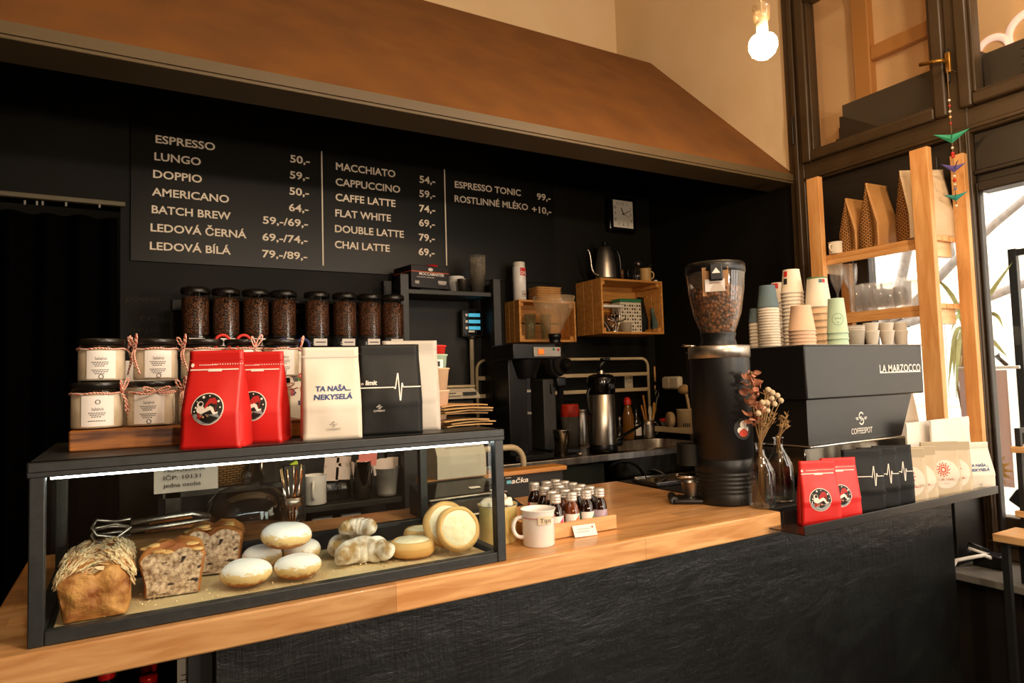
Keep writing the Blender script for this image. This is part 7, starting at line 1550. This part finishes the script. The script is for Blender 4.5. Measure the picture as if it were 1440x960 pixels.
def crane(y, cl, s, rot):
    z = hp2(1332, y).z; mb = MB(); mb.smooth = False; R = Matrix.Rotation(rot, 3, 'Z')
    P = lambda x, yy, zz: R @ Vector((x*s, yy*s, zz*s))+Vector((0, 0, z))
    def tri(a, b, c): mb.quad([P(*a), P(*b), P(*c)])
    top, bot = (0, 0, .3), (0, 0, -.35); f, bk = (.22, 0, -.1), (-.22, 0, -.1)
    for sg in (1, -1):
        w1 = (0, sg*1.15, .55)
        tri(f, w1, top); tri(bk, top, w1); tri(f, bot, w1); tri(bk, w1, bot)
    tri((.22, 0, -.1), (.9, .04, .75), (.1, 0, .1)); tri((.22, 0, -.1), (.9, -.04, .75), (.1, .05, .1)); tri((.9, 0, .75), (1.1, .0, .55), (.82, .03, .62))
    tri((-.22, 0, -.1), (-.95, .04, .7), (-.1, 0, .1)); tri((-.22, 0, -.1), (-.95, -.04, .7), (-.1, .05, .1)); tri(f, top, bk); tri(f, bk, bot)
    mb.build('paper_crane', mat('crane_'+cl, cl, .5), cm)
crane(197, '2E9A72', .052, .5); crane(240, '5A4E8E', .040, .9); crane(281, '1F8A80', .036, .4)
# ------------------------------------------------------------------ plant outside the glass, beside the post
pc = pX(1358, 585, 3.2); pln = thing('dragon_plant', 'tall plant with long drooping leaves outside the window beside the post', 'plant', (3.2, pc.y, -.2)); o3 = Vector(pln.location)
M_PLEAF = mat('pale_green_leaf', 'C2C48A', .5, 0, 'A5AE6C', 20); M_PTRUNK = mat('twisted_trunk', 'B79A72', .8, 0, '9C8058', 30)
tp = pX(1356, 470, 3.2)-o3; mb = MB(); mb.tube([Vector((0, 0, .25)), Vector((.01, .01, tp.z*.5)), tp], .02, 10)
for k in range(3): mb.tube([pX(1352+k*5, 500+k*12, 3.18)-o3, pX(1346+k*7, 540, 3.17)-o3, pX(1355+k*4, 585, 3.18)-o3], .005, 6)
mb.build('trunk', M_PTRUNK, pln)
MB().lathe([(0, 0), (.15, 0), (.2, .3), (.19, .3), (.14, .25), (0, .25)], n=32).build('plant_pot', mat('terracotta', '9A6A50', .8), pln)
for pts in [[(1356, 470), (1350, 420), (1330, 400), (1309, 387)], [(1358, 470), (1385, 420), (1405, 395), (1424, 368)], [(1356, 470), (1345, 440), (1338, 490), (1334, 545)], [(1357, 470), (1350, 450), (1346, 500), (1345, 560)], [(1358, 470), (1395, 425), (1404, 440), (1411, 462)], [(1358, 470), (1390, 460), (1402, 490), (1418, 502)], [(1356, 475), (1345, 470), (1340, 500), (1342, 530)], [(1357, 470), (1372, 450), (1385, 480), (1388, 520)], [(1356, 472), (1352, 430), (1345, 440), (1338, 465)]]:
    P_ = [pX(x, y, 3.2-.02*i)-o3 for i, (x, y) in enumerate(pts)]; cv_ = bez(*P_, 14); mb = MB()
    def lf2(u, v, cv_=cv_):
        k = min(int(round(u*14)), 14); p = cv_[k]; d = (cv_[min(k+1, 14)]-cv_[max(k-1, 0)]).normalized(); s_ = d.cross(Vector((.8, .5, .3))).normalized()
        return p+s_*(v-.5)*.018*max(.03, sin(pi*min(u*.9+.1, 1)))
    mb.grid(lf2, 14, 2); mb.build('leaf', M_PLEAF, pln)
# ------------------------------------------------------------------ poster on the outside, black stand with wooden boards
a = pX(1392, 560, 3.02); b_ = pX(1428, 700, 3.02); po = thing('window_poster', 'grey poster with golden star and gift hanging outside the right shop window', 'poster', (3.02, (a.y+b_.y)/2, b_.z))
wp_, hp_2 = abs(a.y-b_.y)+.16, pX(1410, 520, 3.02).z-b_.z; ctr = .0
M_PMAUVE = thin_glass('poster_mauve_film', (.55, .47, .44), .02, .3, .75, 'A8968E', lit=True)
mb = MB(); mb.box((.004, .05, .012), (.006, wp_, .024)).box((.004, .05-wp_/2+.015, hp_2/2+.012), (.006, .03, hp_2-.024)).build('white_border', thin_glass('poster_white_film', (.9, .88, .86), .02, .3, .8, 'F4EEE8', lit=True), po); MB().box((.0, .055, hp_2/2+.02), (.004, wp_-.05, hp_2-.04)).build('panel', M_PMAUVE, po)
MB().box((-.004, .085, .20), (.004, .09, .07), .001).build('gift', mat('poster_cream', 'E9D6AC', .7), po)
q = pX(1405, 672, 3.015)-Vector(po.location); mb = MB(); n = 14; pts = [((.075 if k % 2 == 0 else .04)*cos(k*pi/n*1.0), (.075 if k % 2 == 0 else .04)*sin(k*pi/n*1.0)) for k in range(2*n)]
vv = [mb.bm.verts.new((-.005, q.y+.02+x, .105+z)) for x, z in pts]; f = mb.bm.faces.new(vv); mb.build('golden_star', mat('poster_gold', 'D2A458', .6), po)
q = pX(1431, 712, 3.0); MB().box((0.0, q.y-po.location.y, .0), (.02, .05, .06), .006, rot=Matrix.Rotation(.6, 4, 'X')).build('clip', M_MATTEBLACK, po)
MB().box((-.006, .03, hp_2+.01), (.008, wp_, .012), .002).build('hanging_bar', M_WHITE, po)
stX = 2.70; a = pX(1437, 680, stX); sd = thing('window_stand', 'black steel stand with wooden boards at the right edge by the shop window', 'stand', (stX, a.y-.14, .642)); o3 = Vector(sd.location)
zt_ = pX(1437, 602, stX).z-o3.z
for y in (.14, -.14):
    for x in (0, .12): MB().box((x, y, zt_/2), (.018, .018, zt_), .002).build('post', M_MATTEBLACK, sd)
for pyv in (632, 722):
    z = pX(1437, pyv, stX).z-o3.z; MB().box((.06, 0, z), (.16, .32, .022), .003).build('wooden_board', wood('stand_board', 'C08C50', 'DDB27A', 'Y', 6) if 'stand_board' not in bpy.data.materials else bpy.data.materials['stand_board'], sd)
for y in (.14, -.14): MB().box((.06, y, zt_-.009), (.102, .016, .016)).build('top_bar', M_MATTEBLACK, sd)
tbx = 2.52; a = pX(1401, 748, tbx); tb_ = thing('side_table', 'low table with pale wooden top at the right edge below the window stand', 'table', (tbx+.03, a.y-.22, 0)); zt_ = a.z
MB().box((0.02, 0, zt_-.013), (.16, .44, .026), .003).build('table_top', bpy.data.materials['stand_board'], tb_)
for y in (-.19, .19):
    for x in (-.04, .08): MB().box((x, y, (zt_-.026)/2), (.02, .02, zt_-.026)).build('leg', M_MATTEBLACK, tb_)
# white cable and black plug block on the ledge
p0 = pX(1345, 783, 2.70); cb = thing('power_cable', 'white power cable with black plug block on the ledge behind the counter end', 'cable', (2.72, p0.y-.045, .6425)); o3 = Vector(cb.location)
MB().tube([Vector((-.17, .03, -.10)), Vector((-.135, .02, -.02)), Vector((-.11, .0, .035)), Vector((-.02, -.05, .05)), Vector((.05, -.1, .012))], .007, 8).build('cable', M_WHITE, cb); MB().box((.03, -.05, .025), (.07, .10, .05), .008).build('plug_block', M_BLACKPLASTIC, cb)
for k in range(3): MB().tube([Vector((.0, .01, .03+k*.02)), Vector((-.04, -.01, .05+k*.02)), Vector((.02, -.05, .03+k*.014))], .006, 8).build('black_lead', M_BLACKPLASTIC if k != 1 else M_WHITE, cb)
# steel frame outside at the right edge
fx = 3.6; a = pX(1424, 350, fx); fo = thing('street_sign_frame', 'dark steel frame outside behind the right shop window', 'frame', (fx, a.y-.3, -.2)); o3 = Vector(fo.location); zt_ = a.z+.2
for y in (.3, -.3): MB().box((0, y, zt_/2), (.03, .035, zt_), .003).build('upright', M_BLACKMETAL, fo)
for z in (zt_-.02, pX(1430, 662, fx).z+.2): MB().box((0, 0, z), (.028, .57, .03), .003).build('cross_bar', M_BLACKMETAL, fo)
q = pX(1416, 508, fx)-o3; MB().tube([q+Vector((0, -.0, -.02)), q+Vector((0, .045, .03)), q+Vector((0, .03, .035))], .010, 6).build('hook', M_BLACKPLASTIC, fo)
